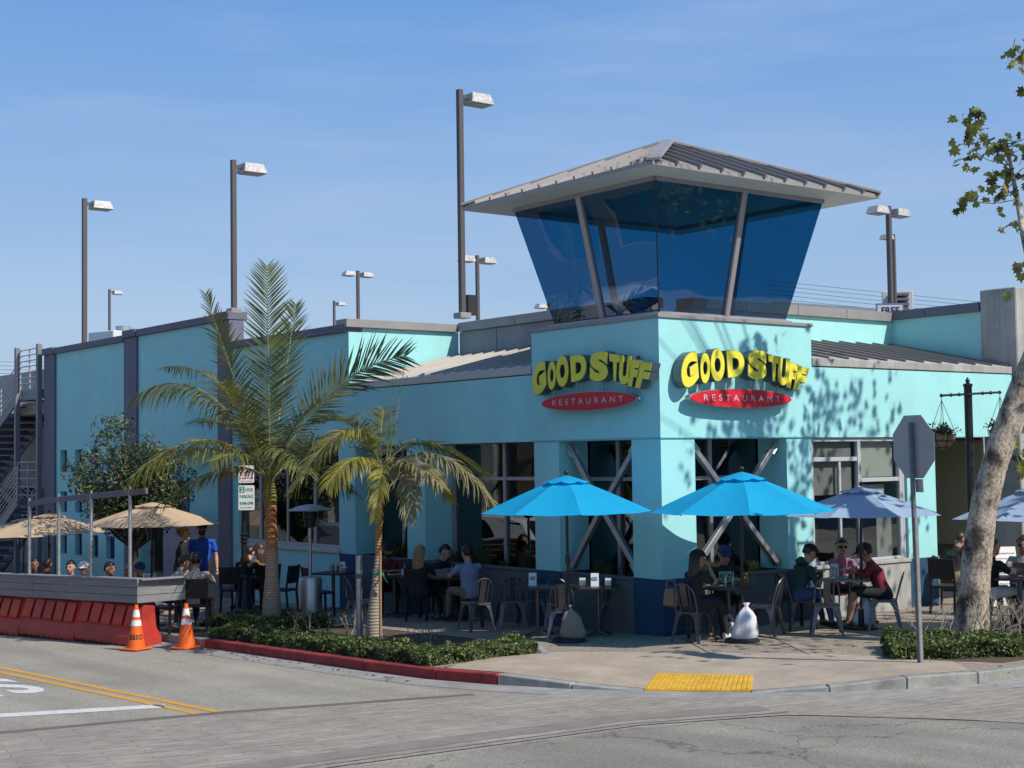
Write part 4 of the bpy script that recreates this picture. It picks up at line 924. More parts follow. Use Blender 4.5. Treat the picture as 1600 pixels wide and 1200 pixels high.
# ================================================================== steel chairs
def steel_chair(label,loc=(0,0,0),rz=0):
    r_=empty('metal_chair',loc,rz,label,'chair','gunmetal chairs at the corner tables')   # faces +y
    m=M_dsteel
    mb=MB(); mb.box((-.18,-.18,.438),(.18,.18,.452)); mb.box((-.185,-.185,.41),(.185,-.175,.445)); mb.box((-.185,.175,.41),(.185,.185,.445)); mb.box((-.185,-.175,.41),(-.175,.175,.445)); mb.box((.175,-.175,.41),(.185,.175,.445)); mb.build('seat',m,r_,bevel=0.006)
    for sx in (-1,1):
        for sy in (-1,1):
            # flared sheet leg: wide at the seat, narrow at the foot
            mb=MB(); tx,ty=sx*.175,sy*.175; fx,fy=sx*.235,sy*.245
            A=[(tx,ty,.44),(tx-sx*.115,ty,.44),(tx-sx*.05,ty+sy*.02,.34),(fx-sx*.035,fy-sy*.0,.01),(fx,fy,.0)]
            B=[(tx,ty,.44),(tx,ty-sy*.115,.44),(tx+sx*.02,ty-sy*.05,.34),(fx,fy-sy*.035,.01),(fx,fy,.0)]
            mb.add(A,[(0,1,2),(0,2,3,4)]); mb.add(B,[(0,1,2),(0,2,3,4)]); o=mb.build('leg',m,r_)
            md=o.modifiers.new('t','SOLIDIFY'); md.thickness=.008; md.offset=0
    hoop=[]
    for k in range(15):
        t=k/14; a=math.pi*t; x=.175*math.cos(a)*(1+.12*math.sin(a)); 
        hoop.append((x*1.0,-.175-.12*(math.sin(a)**.6),.44+.41*(math.sin(a)**.5)))
    mb=MB(); mb.tube(hoop,.012,6); mb.build('back_hoop',m,r_,auto=50)
    for k,w in ((-1,.012),(0,.05),(1,.012)):
        mb=MB(); p=(.085*k,-.178,.45); q=(.10*k,-.288,.83 if k==0 else .80); mb.bar(p,q,w*2 if k==0 else .02,.008,up=(0,1,0)); mb.build('back_slat',m,r_)
    mb=MB(); mb.bar((-.19,0,.2),(.19,0,.2),.015,.006); mb.bar((0,-.19,.2),(0,.19,.2),.015,.006,mi=0); mb.build('stretcher',m,r_)
    return r_
proto_ch=None
def chair(px,py,face,label,depth=None,steel=True):
    """face: heading the chair faces, degrees clockwise from camera view direction (0 = looks away from camera)"""
    global proto_ch
    if depth: x,y=atxy(px,depth); p=(x,y,gz(y))
    else: p=gnd(px,py)
    h=HEAD+R(face)         # heading from +y clockwise
    rz=-h
    if proto_ch is None: proto_ch=steel_chair(label); proto_ch.location=[float(v) for v in p]; proto_ch.rotation_euler=(0,0,rz); proto_ch['km']=0; del proto_ch['km']; globals()['KMC']=kidmap_of(proto_ch); return proto_ch
    return dup(proto_ch,p,rz,label,km=KMC)
chair(958,985,15,'empty metal chair seen from behind, right of the sandbagged umbrella')
chair(880,1000,5,'empty metal chair behind the beige sandbag at the left blue umbrella')
chair(832,978,-8,'empty metal chair second left of the beige sandbag')
chair(872,965,10,'empty metal chair at the far side of the long dark table',depth=23.3)
chair(745,985,-28,'metal chair under the man in the grey tee')
chair(795,962,-10,'metal chair between the grey tee man and the long dark table',depth=24.2)
chair(1084,1003,38,'metal chair carrying the woman in the black cap')
chair(1040,985,50,'metal chair with a tan bag hung over its back, beside the corner column')
chair(1195,993,-62,'empty metal chair right of the white sandbag at the blue umbrella')
chair(1292,992,8,'empty metal chair with its back to the street at the right table')
chair(1240,965,70,'metal chair under the man in the green hoodie',depth=22.6)
chair(1378,968,-75,'metal chair under the man in the maroon jersey',depth=22.2)
chair(563,985,62,'metal chair behind the small palm and the bollard',depth=25.0)
chair(1556,975,80,'metal chair under the man in white trousers')
chair(1120,978,175,'metal chair under the man in the blue cap at the corner table',depth=22.4)

# dark solid-back chairs
def dark_chair(label,loc,rz):
    r_=empty('dark_chair',loc,rz,label,'chair','dark solid back chairs along the left side'); m=M_blackm
    mb=MB(); mb.box((-.22,-.22,.42),(.22,.22,.46)); mb.build('seat',m,r_,bevel=.01)
    for sx in (-1,1):
        mb=MB(); mb.bar((sx*.2,.2,.42),(sx*.21,.21,0),.035,.035); mb.build('leg',m,r_)
        mb=MB(); mb.bar((sx*.2,-.2,.44),(sx*.21,-.24,0),.035,.035); mb.build('leg',m,r_)
        mb=MB(); mb.bar((sx*.21,-.2,.44),(sx*.21,-.27,.92),.03,.03); mb.build('back_post',m,r_)
    mb=MB(); mb.bar((-.2,-.245,.74),(.2,-.245,.74),.025,.34,up=(0,-.14,1)); mb.build('backrest',m,r_,bevel=.008)
    return r_
proto_d=None
def dchair(px,depth,face,label):
    global proto_d,KMD
    x,y=atxy(px,depth); p=(x,y,gz(y)); rz=-(HEAD+R(face))
    if proto_d is None: proto_d=dark_chair(label,[float(v) for v in p],rz); KMD=kidmap_of(proto_d); return proto_d
    return dup(proto_d,p,rz,label,km=KMD)
dchair(305,25.2,-6,'dark chair with the seated diner right behind the right traffic cone')
dchair(256,25.0,12,'dark chair at the parklet end behind the barrier, left of the cones')
dchair(368,29.0,20,'dark chair under the hooded diner behind the parking sign')
dchair(412,29.3,-40,'dark chair under the diner in the floral top')
dchair(498,27.5,60,'dark chair beside the patio heater')
dchair(660,26.0,30,'dark chair under the blonde woman in black')
dchair(690,26.2,100,'dark chair under the man in the black tee')
dchair(604,27.6,180,'dark chair under the bearded man in dark red')
dchair(440,28.6,-70,'dark chair hidden behind the trunk of the big palm')
dchair(1478,24.5,40,'dark chair under the diner in the shaded doorway')
dchair(1598,22.2,200,'dark chair under the woman at the right edge of the photo')

# ================================================================== tables and what stands on them
def pedestal_table(px,depth,w,d,rot,label,h=.75,topm=None,round_=False,legm=None,wide=False):
    x,y=atxy(px,depth); rz=-(HEAD+R(rot)); r_=empty('dining_table',(x,y,gz(y)),rz,label,'table')
    mb=MB()
    if round_: mb.cyl((0,0),w/2,h-.03,h,28)
    else: mb.box((-w/2,-d/2,h-.03),(w/2,d/2,h))
    mb.build('tabletop',topm or M_darkw,r_,bevel=.006)
    for cx in ((-w*.3,w*.3) if wide else (0,)):
        mb=MB(); mb.cyl((cx,0),.035,.06,h-.03,10); mb.build('column',legm or M_dsteel,r_,auto=40)
        for k in range(2):
            mb=MB(); a=math.pi/4+math.pi/2*k; mb.tube([(cx-.3*math.cos(a),-.3*math.sin(a),.01),(cx-.15*math.cos(a),-.15*math.sin(a),.045),(cx,0,.07),(cx+.15*math.cos(a),.15*math.sin(a),.045),(cx+.3*math.cos(a),.3*math.sin(a),.01)],.02,6); mb.build('foot',legm or M_dsteel,r_)
    return r_
M_glass=glassmat('drinking glass',(0.80,0.86,0.88),refl=0.15)
M_amber=mat('amber sauce bottle',(0.30,0.09,0.01),0.2); M_redb=mat('red sauce bottle',(0.45,0.03,0.02),0.3); M_napk=mat('white paper',(0.75,0.76,0.78),0.8); M_ylid=mat('yellow lid',(0.7,0.5,0.04),0.5)
def item(kind,t,u,v,label,h=.75,grp=None):
    M=t.matrix_world if False else (Matrix.Translation(t.location)@Euler(t.rotation_euler).to_matrix().to_4x4())
    p=M@Vector((u,v,h+.001)); rz=t.rotation_euler[2]
    def E_(nm,cat): return empty(nm,p,rz,label,cat,grp)
    if kind=='bottle':
        r_=E_('sauce_bottle','bottle'); mb=MB(); mb.lathe((0,0,0),[(.028,0),(.03,.01),(.03,.10),(.012,.14),(.012,.165)],10); mb.build('bottle_body',M_amber,r_,auto=40); mb=MB(); mb.cyl((0,0),.015,.165,.19,8); mb.build('cap',M_ylid,r_)
    elif kind=='redbottle':
        r_=E_('sauce_bottle','bottle'); mb=MB(); mb.lathe((0,0,0),[(.032,0),(.034,.01),(.034,.12),(.02,.15)],10); mb.build('bottle_body',M_redb,r_,auto=40); mb=MB(); mb.lathe((0,0,.15),[(.018,0),(.004,.04)],8); mb.build('cap',M_white,r_)
    elif kind=='glass':
        r_=E_('water_glass','glass'); mb=MB(); mb.lathe((0,0,0),[(.030,0),(.038,.14)],12); mb.build('tumbler',M_glass,r_,auto=40); mb=MB(); mb.cyl((.01,0),.004,.05,.2,5); mb.build('straw',M_white,r_)
    elif kind=='menu':
        r_=E_('menu_card','menu'); mb=MB(); mb.add([(-.06,.03,0),(.06,.03,0),(.06,0,.20),(-.06,0,.20),(.06,-.03,0),(-.06,-.03,0)],[(0,1,2,3),(3,2,4,5)]); mb.build('card',M_napk,r_); mb=MB(); mb.bar((-.04,-.022,.12),(.04,-.022,.12),.004,.05,up=(0,0,1)); mb.build('print',M_lavumb,r_)
    elif kind=='napkins':
        r_=E_('napkin_holder','napkin holder'); mb=MB(); mb.box((-.05,-.035,0),(.05,.035,.09)); mb.build('holder',M_stain,r_,bevel=.006); mb=MB(); mb.box((-.045,-.02,.0905),(.045,.02,.12)); mb.build('napkins',M_napk,r_)
    elif kind=='plate':
        r_=E_('plate','plate'); mb=MB(); mb.lathe((0,0,0),[(.07,0),(.13,.015),(.128,.02),(.07,.008)],20); mb.build('dish',M_white,r_,auto=40); mb=MB()
        for k in range(9): a=k*2.4; rr=.02+.006*k; mb.ball((rr*math.cos(a),rr*math.sin(a),.022),(.02,.018,.012),6,4)
        mb.build('food',mat('food',(0.25,0.15,0.05),0.7,col2=(0.08,0.14,0.03),vscale=30),r_)
    elif kind=='tub':
        r_=E_('bus_tub','tub'); mb=MB(); mb.add([(-.2,-.14,0),(.2,-.14,0),(.2,.14,0),(-.2,.14,0),(-.24,-.17,.15),(.24,-.17,.15),(.24,.17,.15),(-.24,.17,.15)],[(3,2,1,0),(0,1,5,4),(1,2,6,5),(2,3,7,6),(3,0,4,7)]); mb.build('tub_body',mat('grey tub',(0.16,0.18,0.20),0.5),r_)
    return r_
tA=pedestal_table(1135,21.6,.80,.80,0,'round dark table under the right blue umbrella at the corner',round_=True)
tB=pedestal_table(1325,22.6,.75,.75,30,'square grey table between three diners under the pale umbrella',topm=mat('grey laminate top',(0.20,0.21,0.23),0.4))
tC=pedestal_table(700,26.0,.75,.75,20,'square dark table between the black tee man and the grey tee man')
tD=pedestal_table(885,22.6,1.55,.70,8,'long dark table under the left blue umbrella',wide=True)
tE=pedestal_table(520,28.5,.7,.7,25,'small dark table with bottles against the teal wall')
tF=pedestal_table(615,26.9,.7,.7,20,'dark table in front of the bearded man in dark red')
tG=pedestal_table(1590,21.7,.7,.7,20,'small dark red table at the right edge of the photo',topm=mat('dark red top',(0.12,0.03,0.03),0.4))
tH=pedestal_table(275,26.6,.7,.7,10,'table at the end of the parklet behind the cones')
tI=pedestal_table(395,29.6,.7,.7,10,'dark table between the hooded diner and the floral diner')
for args in [('glass',tA,-.05,-.1,'clear water glass nearest the street on the corner table'),('glass',tA,.08,.05,'tall clear glass at the middle of the corner table'),('bottle',tA,.22,-.02,'amber sauce bottle left in the row on the corner table'),('bottle',tA,.28,.03,'amber sauce bottle right in the row on the corner table'),('plate',tA,-.2,-.05,'white plate of food in front of the woman at the corner table'),
 ('redbottle',tB,.02,-.02,'red sauce bottle on the grey square table'),('bottle',tB,.1,.03,'amber bottle beside the red one on the grey square table'),('glass',tB,-.22,-.05,'water glass at the left of the grey square table'),('glass',tB,-.13,.12,'water glass behind the other one on the grey square table'),('plate',tB,-.1,-.2,'white plate at the near edge of the grey square table'),('menu',tB,-.28,.15,'white menu card standing on the grey square table'),
 ('glass',tC,.05,0,'clear glass on the table between the two men'),('tub',tC,-.1,-.15,'grey tub on the table between the two men'),('plate',tC,.1,.2,'plate on the table between the two men'),
 ('menu',tD,.42,.0,'white menu card on the long dark table'),('napkins',tD,.62,.05,'napkin holder at the right end of the long dark table'),('napkins',tD,.22,.1,'napkin holder in the middle of the long dark table'),('menu',tD,-.55,.1,'blue printed menu card at the left end of the long dark table'),
 ('bottle',tE,.0,0,'amber bottle nearest the heater on the small wall table'),('bottle',tE,.07,.05,'second amber bottle on the small wall table'),('glass',tE,-.1,.1,'glass at the left on the small wall table'),('napkins',tE,.25,0,'napkin holder on the small wall table'),('menu',tE,.15,.1,'white card on the small wall table'),
 ('plate',tF,0,0,'white plate before the bearded man'),('glass',tF,.15,.1,'glass before the bearded man'),('napkins',tF,.25,-.1,'napkin holder before the bearded man'),
 ('glass',tG,-.1,-.05,'glass on the dark red table'),('plate',tG,.1,.0,'plate on the dark red table'),('napkins',tH,.1,0,'napkin holder on the table at the end of the parklet'),('glass',tH,-.1,0,'glass on the table at the end of the parklet')]: item(*args)

# ================================================================== sandbags
def sandbag(px,py,w,h,m,label,lean=0.0):
    p=gnd(px,py); r_=empty('sandbag',(p[0],p[1],p[2]),-HEAD,label,'sandbag','sandbags tied to the umbrella poles')
    vs=[];fs=[]; prof=[(0.0,.55),(.06,.98),(.2,1.02),(.45,.93),(.62,.80),(.76,.52),(.86,.24),(.91,.13),(1.0,.30)]
    n=20
    for i,(t,rr) in enumerate(prof):
        for k in range(n):
            a=2*math.pi*k/n; fold=1+(.16*math.sin(5*a+t*3)+.09*math.sin(9*a+2))*(0.15+t*t*1.3); 
            vs.append((rr*w/2*math.cos(a)*fold*(1.15 if t<.4 else 1)+lean*t, rr*w/2*.62*math.sin(a)*fold, h*t+.04))
    m_=len(prof)
    for i in range(m_-1):
        for k in range(n): k2=(k+1)%n; fs.append((i*n+k,i*n+k2,(i+1)*n+k2,(i+1)*n+k))
    fs.append(tuple(range(n-1,-1,-1))); fs.append(tuple(range((m_-1)*n,m_*n)))
    mb=MB(); mb.add(vs,fs); mb.build('bag',m,r_,smooth=True)
    mb=MB(); mb.lathe((lean*.9,0,h*.9),[(w*.09,0),(w*.09,.02)],10); mb.build('tie',M_napk,r_)
    return r_
sandbag(896,1003,.33,.50,M_bagb,'beige sandbag at the foot of the left blue umbrella',-.05)
sandbag(1163,1004,.33,.52,M_bag,'white sandbag at the foot of the right blue umbrella',.04)
sandbag(1349,982,.32,.50,M_bag,'white sandbag at the foot of the pale umbrella',.06)

# ================================================================== patio heaters
def heater(px,depth,ytop,label):
    x,y=atxy(px,depth); z=gz(y); t=at(px,ytop,depth); h=t[2]-z
    r_=empty('patio_heater',(x,y,z),0.4,label,'patio heater','stainless patio heaters')
    mb=MB(); mb.lathe((0,0,0),[(.23,0),(.23,.02),(.21,.04),(.21,.72),(.19,.78),(.06,.80)],24); mb.build('tank_cover',M_stain,r_,auto=40)
    mb=MB(); mb.cyl((0,-.21),.035,.40,.50,8); mb.build('vent_slot',M_black,r_)
    mb=MB(); mb.cyl((0,0),.032,.80,h-.42,12); mb.build('pole',M_stain,r_,auto=40)
    mb=MB(); mb.lathe((0,0,h-.42),[(.07,0),(.11,.02),(.11,.14),(.13,.16),(.13,.34)],20); mb.build('burner',M_blackm,r_,auto=40)
    mb=MB(); mb.lathe((0,0,h-.10),[(.05,.10),(.22,.07),(.40,.0),(.395,-.015),(.2,.05),(.05,.07)],32); mb.build('reflector',M_stain,r_,auto=40)
    return r_
heater(484,26.6,788,'stainless patio heater with mushroom top beside the big palm trunk')
heater(238,29.9,812,'stainless patio heater under the right hand tan umbrella')
# ================================================================== bollard
p=gnd(562,997); r_=empty('steel_post',(p[0],p[1],p[2]),0,'short galvanised pipe post with a band, left of the small palm','post')
hh=at(563,868,float((p-CAM)@_f))[2]-p[2]
mb=MB(); mb.cyl((0,0),.052,0,hh,14); mb.build('pipe',M_steel,r_,auto=40)
mb=MB(); mb.cyl((0,0),.06,hh*.72,hh*.78,14); mb.tube([(.05,0,hh*.75),(.10,.02,hh*.79)],.012,6); mb.build('clamp',M_dsteel,r_,auto=40)

# ================================================================== traffic cones
def cone(px,py,label,lett=None):
    p=gnd(px,py,S); r_=empty('traffic_cone',(p[0],p[1],p[2]+.004),R(20),label,'traffic cone','traffic cones by the kerb')
    mb=MB(); mb.box((-.19,-.19,0),(.19,.19,.03)); mb.build('base',M_orange,r_,bevel=.02)
    Hc=.71; rad=lambda z:.145-(.145-.028)*(z-.03)/(Hc-.03)
    def fr(z0,z1,m,nm,e=0):
        mb=MB(); n=28; mb.tube([(0,0,z0),(0,0,z1)],[rad(z0)+e,rad(z1)+e],n,cap=True); mb.build(nm,m,r_,auto=40)
    fr(.03,Hc,M_orange,'cone_body'); fr(.52,.63,M_refl,'white_band',.003); fr(.38,.47,M_refl,'white_band',.003)
    if lett:
        v,f=text_np(lett,size=.105,offset=.003,space=1.1); c0=(0+0)/2; mb=MB(); out=[]
        face=math.atan2(CAM[1]-p[1],CAM[0]-p[0])-R(20)
        for a in v:
            z=.20+a[1]; rr=rad(z)+.004; an=face+a[0]/rr; out.append((rr*math.cos(an),rr*math.sin(an),z))
        mb.add(out,f); mb.build('lettering',M_blackm,r_)
    return r_
cone(213,1015,'orange traffic cone lettered ESSD beside the barrier end','ESSD')
cone(291,1013,'orange traffic cone at the end of the red kerb')

# ================================================================== water filled barriers
bA=np.array([-5.10,6.9]); bdir=np.array([-.165,.986]); bdir/=np.linalg.norm(bdir)
bL=1.9
def barrier(k):
    c=bA+bdir*(bL*(k+.5)); rz=math.atan2(bdir[1],bdir[0])
    r_=empty('plastic_barrier',(c[0],c[1],gz(c[1])+S),rz,'orange red water filled barrier, '+['at the right end of the row beside the lettered cone','second from the right end of the row','third from the right end of the row','fourth from the right end, by the photo edge','beyond the left edge of the photo'][k],'barrier','orange red barriers in a row')
    L=bL/2-.01
    # local y+ = left of direction = street side (direction +y, left = -x)
    prof=[(.26,0.0),(.26,.15),(.17,.29),(.155,.34),(.12,.68),(.09,.70)]
    def half(x): return [(x,y,z) for y,z in prof]+[(x,-y,z) for y,z in reversed(prof)]
    n=12; a=half(-L); b=half(L); mb=MB(); mb.add(a+b,[tuple(range(n-1,-1,-1)),tuple(range(n,2*n))]+[(i,(i+1)%n,n+(i+1)%n,n+i) for i in range(n)]); mb.build('shell',M_barr,r_,fixn=True,bevel=.025,auto=40)
    for j in range(5):
        x=-L+.08+j*(2*L-.1)/5; w=(2*L-.1)/5-.07
        mb=MB(); P=[(.17,.31),(.205,.33),(.20,.43),(.18,.55),(.155,.665),(.12,.67)]
        sh=[.10,.09,.05,0,0,0]
        for (i,(y,z)) in enumerate(P[:-1]):
            pass
        va=[(x+sh[i],y,z) for i,(y,z) in enumerate(P)]; vb=[(x+w+sh[i],y,z) for i,(y,z) in enumerate(P)]; m_=len(P)
        mb.add(va+vb,[tuple(range(m_)),tuple(range(2*m_-1,m_-1,-1))]+[(i,m_+i,m_+(i+1)%m_,(i+1)%m_) for i in range(m_)]); mb.build('raised_pad',M_barr,r_,fixn=True,bevel=.012)
    for j in range(8):
        x=-L+.15+j*(2*L-.2)/8; mb=MB(); mb.box((x,.256,0.0),(x+.06,.266,.05)); mb.build('drain_slot',M_black,r_)
    return r_
for k in range(5): barrier(k)
# grey plank screen on top, with steel posts
WS=empty('plank_screen',(0,0,0),0,'grey painted plank screen standing on the orange red barriers','screen')
def BW(s,o,z): # s along the row, o towards the street, z above road
    q=bA+bdir*s; nx=np.array([-bdir[1],bdir[0]]); q=q+nx*o; return Vector((q[0],q[1],gz(q[1])+S+z))
for r0,(za,zb_) in enumerate(((.705,.825),(.832,.952),(.959,1.075))):
    for s0,s1 in ((0.0,3.35),(3.36,6.7),(6.71,10.4)):
        mb=MB(); mb.bar(BW(s0,.22,(za+zb_)/2),BW(s1,.22,(za+zb_)/2),.022,zb_-za,up=(0,0,1)); mb.build('plank',M_plank,WS,bevel=.003)
    mb=MB(); a=BW(0,.235,(za+zb_)/2); b=BW(-.12,-.62,(za+zb_)/2); mb.bar(a,b,.022,zb_-za,up=(0,0,1)); mb.build('plank',M_plank,WS,bevel=.003)
mb=MB(); mb.bar(BW(-.02,.12,1.09),BW(10.4,.12,1.09),.26,.025,up=(0,0,1)); mb.build('shelf_board',M_plank,WS,bevel=.004)
mb=MB(); mb.bar(BW(-.02,.20,1.088),BW(-.15,-.62,1.088),.20,.022,up=(0,0,1)); mb.build('shelf_board',M_plank,WS)
FRM=empty('steel_canopy_frame',(0,0,0),0,'row of slim steel posts with a flat beam rising from the plank screen','frame')
tops=[]
for (px,ytop) in ((203,765),(143,771),(92,776),(46,783)):
    # find s where the row meets this pixel column
    best=min(np.arange(-1,12,.02),key=lambda s:abs(((lambda q:800+F*((q-CAM)@_r)/((q-CAM)@_f))(np.array(BW(s,.12,2.0))))-px))
    b=BW(best,.12,1.10); dpt=float((np.array(b)-CAM)@_f); t=at(px,ytop,dpt); t=Vector((b.x,b.y,t[2]))
    mb=MB(); mb.tube([b,t],.03,10); mb.build('post',M_steel,FRM,auto=40); mb=MB(); mb.tube([t,t+Vector((0,0,.05))],.022,8); mb.build('post_cap',M_steel,FRM); tops.append(t)
dirv=(tops[0]-tops[1]).normalized()
pts=[tops[0]+dirv*.5]+tops
for a,b in zip(pts[:-1],pts[1:]): mb=MB(); mb.bar(a-Vector((0,0,.05)),b-Vector((0,0,.05)),.05,.10,up=(0,0,1)); mb.build('beam',M_greyblue,FRM,bevel=.004)

# ================================================================== signs on poles
# stop sign seen from behind
p=gnd(1441,1036); dpt=float((p-CAM)@_f)
SG=empty('stop_sign',(p[0],p[1],p[2]),0,'back of a grey octagonal stop sign on a leaning perforated steel post','sign')
c=at(1427.5,698,dpt)-p; c=Vector(c); tilt=Vector((c.x,c.y,0))/c.z
ax=Vector(_r0); axn=Vector((_r0[1],-_r0[0],0)); 
sx=Vector((-.24,-.97,0)).normalized(); up=(Vector((0,0,1))+tilt).normalized(); nrm=sx.cross(up).normalized()
mb=MB(); r8=.385/math.cos(R(22.5)); n=8
v0=[c+sx*(r8*math.cos(R(22.5+45*k)))*1.0+up*(r8*math.sin(R(22.5+45*k))) for k in range(8)]
mb.add([q-nrm*.002 for q in v0]+[q+nrm*.002 for q in v0],[tuple(range(7,-1,-1)),tuple(range(8,16))]+[(k,(k+1)%8,8+(k+1)%8,8+k) for k in range(8)])
mb.build('octagon_plate',mat('sign back aluminium',(0.36,0.38,0.42),0.45,0.5,var=0.08),SG,fixn=True)
mb=MB(); mb.add([c+(q-c)*.97-nrm*.004 if False else c+(q-c)*.985+nrm*-.0035 for q in v0],[tuple(range(8))]); 
base=Vector((0,0,-.1)); top=c+up*.30
side=nrm if nrm.dot(Vector(CAM)-Vector(p))>0 else -nrm
off=side*.035
mb=MB(); mb.bar(base+off,top+off,.042,.042,up=side); post=mb.build('post',mat('weathered galvanised',(0.20,0.22,0.25),0.5,0.6,var=0.35,vscale=12),SG)
mb=MB(); a=base+off+sx*.036; mb.bar(a,a+(top-base)*.62,.018,.042,up=side); mb.build('post_sleeve',M_steel,SG)
L_=(top-base).length; k=0.0
mbh=MB()
while k<L_:
    q=base+off+(top-base)*(k/L_)+side*.0222; mbh.add([q-sx*.006-up*.006,q+sx*.006-up*.006,q+sx*.006+up*.006,q-sx*.006+up*.006],[(0,1,2,3)]); k+=.05
tag(mbh.build('holes',M_black,SG),kind='stuff')
q=c-up*.475+sx*.08; mb=MB(); mb.bar(q-sx*.07,q+sx*.07,.16,.006,up=side); mb.build('small_plate',M_steel,SG)
# hide nothing: small plate
# parking sign post
p=gnd(382,957); dpt=float((p-CAM)@_f)
PK=empty('parking_sign',(p[0],p[1],p[2]),0,'black lamp style post with red and green street parking signs','sign')
hh=at(386,735,dpt)[2]-p[2]
mb=MB(); mb.lathe((0,0,0),[(.20,0),(.20,.06),(.17,.10),(.15,.30),(.13,.34),(.12,.60),(.09,.66),(.10,.70),(.06,.74),(.06,1.1)],16); mb.build('base',M_black,PK,auto=40)
mb=MB(); mb.cyl((0,0),.055,1.05,hh,14); mb.build('post',M_black,PK,auto=40)
for z in (1.35,1.42,1.5): mb=MB(); mb.lathe((0,0,z),[(.055,0),(.085,.015),(.085,.03),(.055,.045)],16); mb.build('ring',M_black,PK,auto=40)
vx=Vector(_r0); face=Vector((-math.sin(HEAD),-math.cos(HEAD),0))
def plate(y0,y1,x0,x1,nm,txts,col,lab):
    A=Vector(at(x0,y1,dpt)-p)+face*.09; B=Vector(at(x1,y0,dpt)-p)+face*.09
    w=abs((B-A).dot(vx)); h=B.z-A.z; o=A
    def T(u,v,e=0): return o+vx*(u*w)+Vector((0,0,v*h))+face*e
    n=5; rr=.06; pts=[]
    for cx,cy,a0 in ((1-rr*1.5,1-rr,0),(rr*1.5,1-rr,90),(rr*1.5,rr,180),(1-rr*1.5,rr,270)):
        for k in range(n): a=R(a0+90*k/(n-1)); pts.append((cx+rr*1.5*math.cos(a),cy+rr*math.sin(a)))
    m_=len(pts); mb=MB(); mb.add([T(u,v,-.004) for u,v in pts]+[T(u,v,0) for u,v in pts],[tuple(range(m_-1,-1,-1)),tuple(range(m_,2*m_))]+[(k,(k+1)%m_,m_+(k+1)%m_,m_+k) for k in range(m_)])
    o_=mb.build(nm,M_white,PK,fixn=True)
    mb=MB(); 
    for (s,cx,cy,size,fit) in txts:
        v,f=text_np(s,size=1.0,offset=.012); lo=v.min(0);hi=v.max(0); vv=(v-(lo+hi)/2)/(hi[0]-lo[0],hi[1]-lo[1],1)
        mb.add([T(cx+a[0]*fit,cy+a[1]*size,.003) for a in vv],f)
    mb.build('lettering',mat('sign '+col[0],col[1],.5),o_)
    return o_,T
o_,T=plate(727,754.5,374,398,'sign_plate',[('PARKING',.5,.60,.13,.84),('WEDNESDAY',.5,.44,.07,.80),('5AM-7AM',.5,.27,.12,.86),('STREET SWEEPING',.5,.10,.05,.8)],('red',(0.45,0.02,0.03)),'')
mb=MB(); mb.add([T(.04,.72,.002),T(.46,.72,.002),T(.46,.97,.002),T(.04,.97,.002)],[(0,1,2,3)]); mb.build('red_square',MAT['sign red'],o_)
v,f=text_np('NO',size=1.0,offset=.02); lo=v.min(0);hi=v.max(0); vv=(v-(lo+hi)/2)/(hi[0]-lo[0],hi[1]-lo[1],1); mb=MB(); mb.add([T(.25+a[0]*.32,.845+a[1]*.19,.004) for a in vv],f); mb.build('lettering',M_white,o_)
o_,T=plate(758,797,374,398.5,'sign_plate',[('HOUR',.68,.82,.14,.46),('PARKING',.5,.55,.14,.84),('8AM-6PM',.5,.28,.14,.84),('EXCEPT SUNDAY',.5,.10,.05,.76)],('green',(0.0,0.24,0.13)),'')
mb=MB(); mb.add([T(.06,.70,.002),T(.38,.70,.002),T(.38,.95,.002),T(.06,.95,.002)],[(0,1,2,3)]); mb.build('green_square',MAT['sign green'],o_)
v,f=text_np('2',size=1.0,offset=.02); lo=v.min(0);hi=v.max(0); vv=(v-(lo+hi)/2)/(hi[0]-lo[0],hi[1]-lo[1],1); mb=MB(); mb.add([T(.22+a[0]*.18,.825+a[1]*.19,.004) for a in vv],f); mb.build('lettering',M_white,o_)

# ornamental post with hanging baskets at right
x,y=atxy(1518,23.0); z=gz(y); t=at(1515,590,23.0)
OP=empty('basket_post',(x,y,z),0,'black ornamental post with a crossarm and acorn finial, left of the leaning tree trunk','post')
h=t[2]-z; r=.062
mb=MB(); mb.lathe((0,0,0),[(.2,0),(.2,.1),(.13,.3),(.1,.7),(.07,.8)],18); mb.build('base',M_black,OP,auto=40)
mb=MB(); mb.cyl((0,0),r,.78,h-.12,18); mb.build('post',M_black,OP,auto=40)
mb=MB(); mb.lathe((0,0,h-.14),[(r,0),(.075,.01),(.075,.045),(.05,.05),(.03,.06),(.022,.07),(.035,.085),(.038,.10),(.02,.13),(.004,.155)],16); mb.build('finial',M_black,OP,auto=40)
arm_l=Vector(at(1471,618,22.6)-np.array([x,y,z])); arm_r=Vector(at(1562,613,23.4)-np.array([x,y,z]))
mb=MB(); mb.tube([arm_l,arm_r],.018,8)
arm=mb.build('crossarm',M_black,OP,auto=40)
for k in (0,.16,.30,.70,.84,1.0): mb=MB(); mb.ball(arm_l.lerp(arm_r,k),.03,8,6); mb.build('arm_knob',M_black,OP,smooth=True)
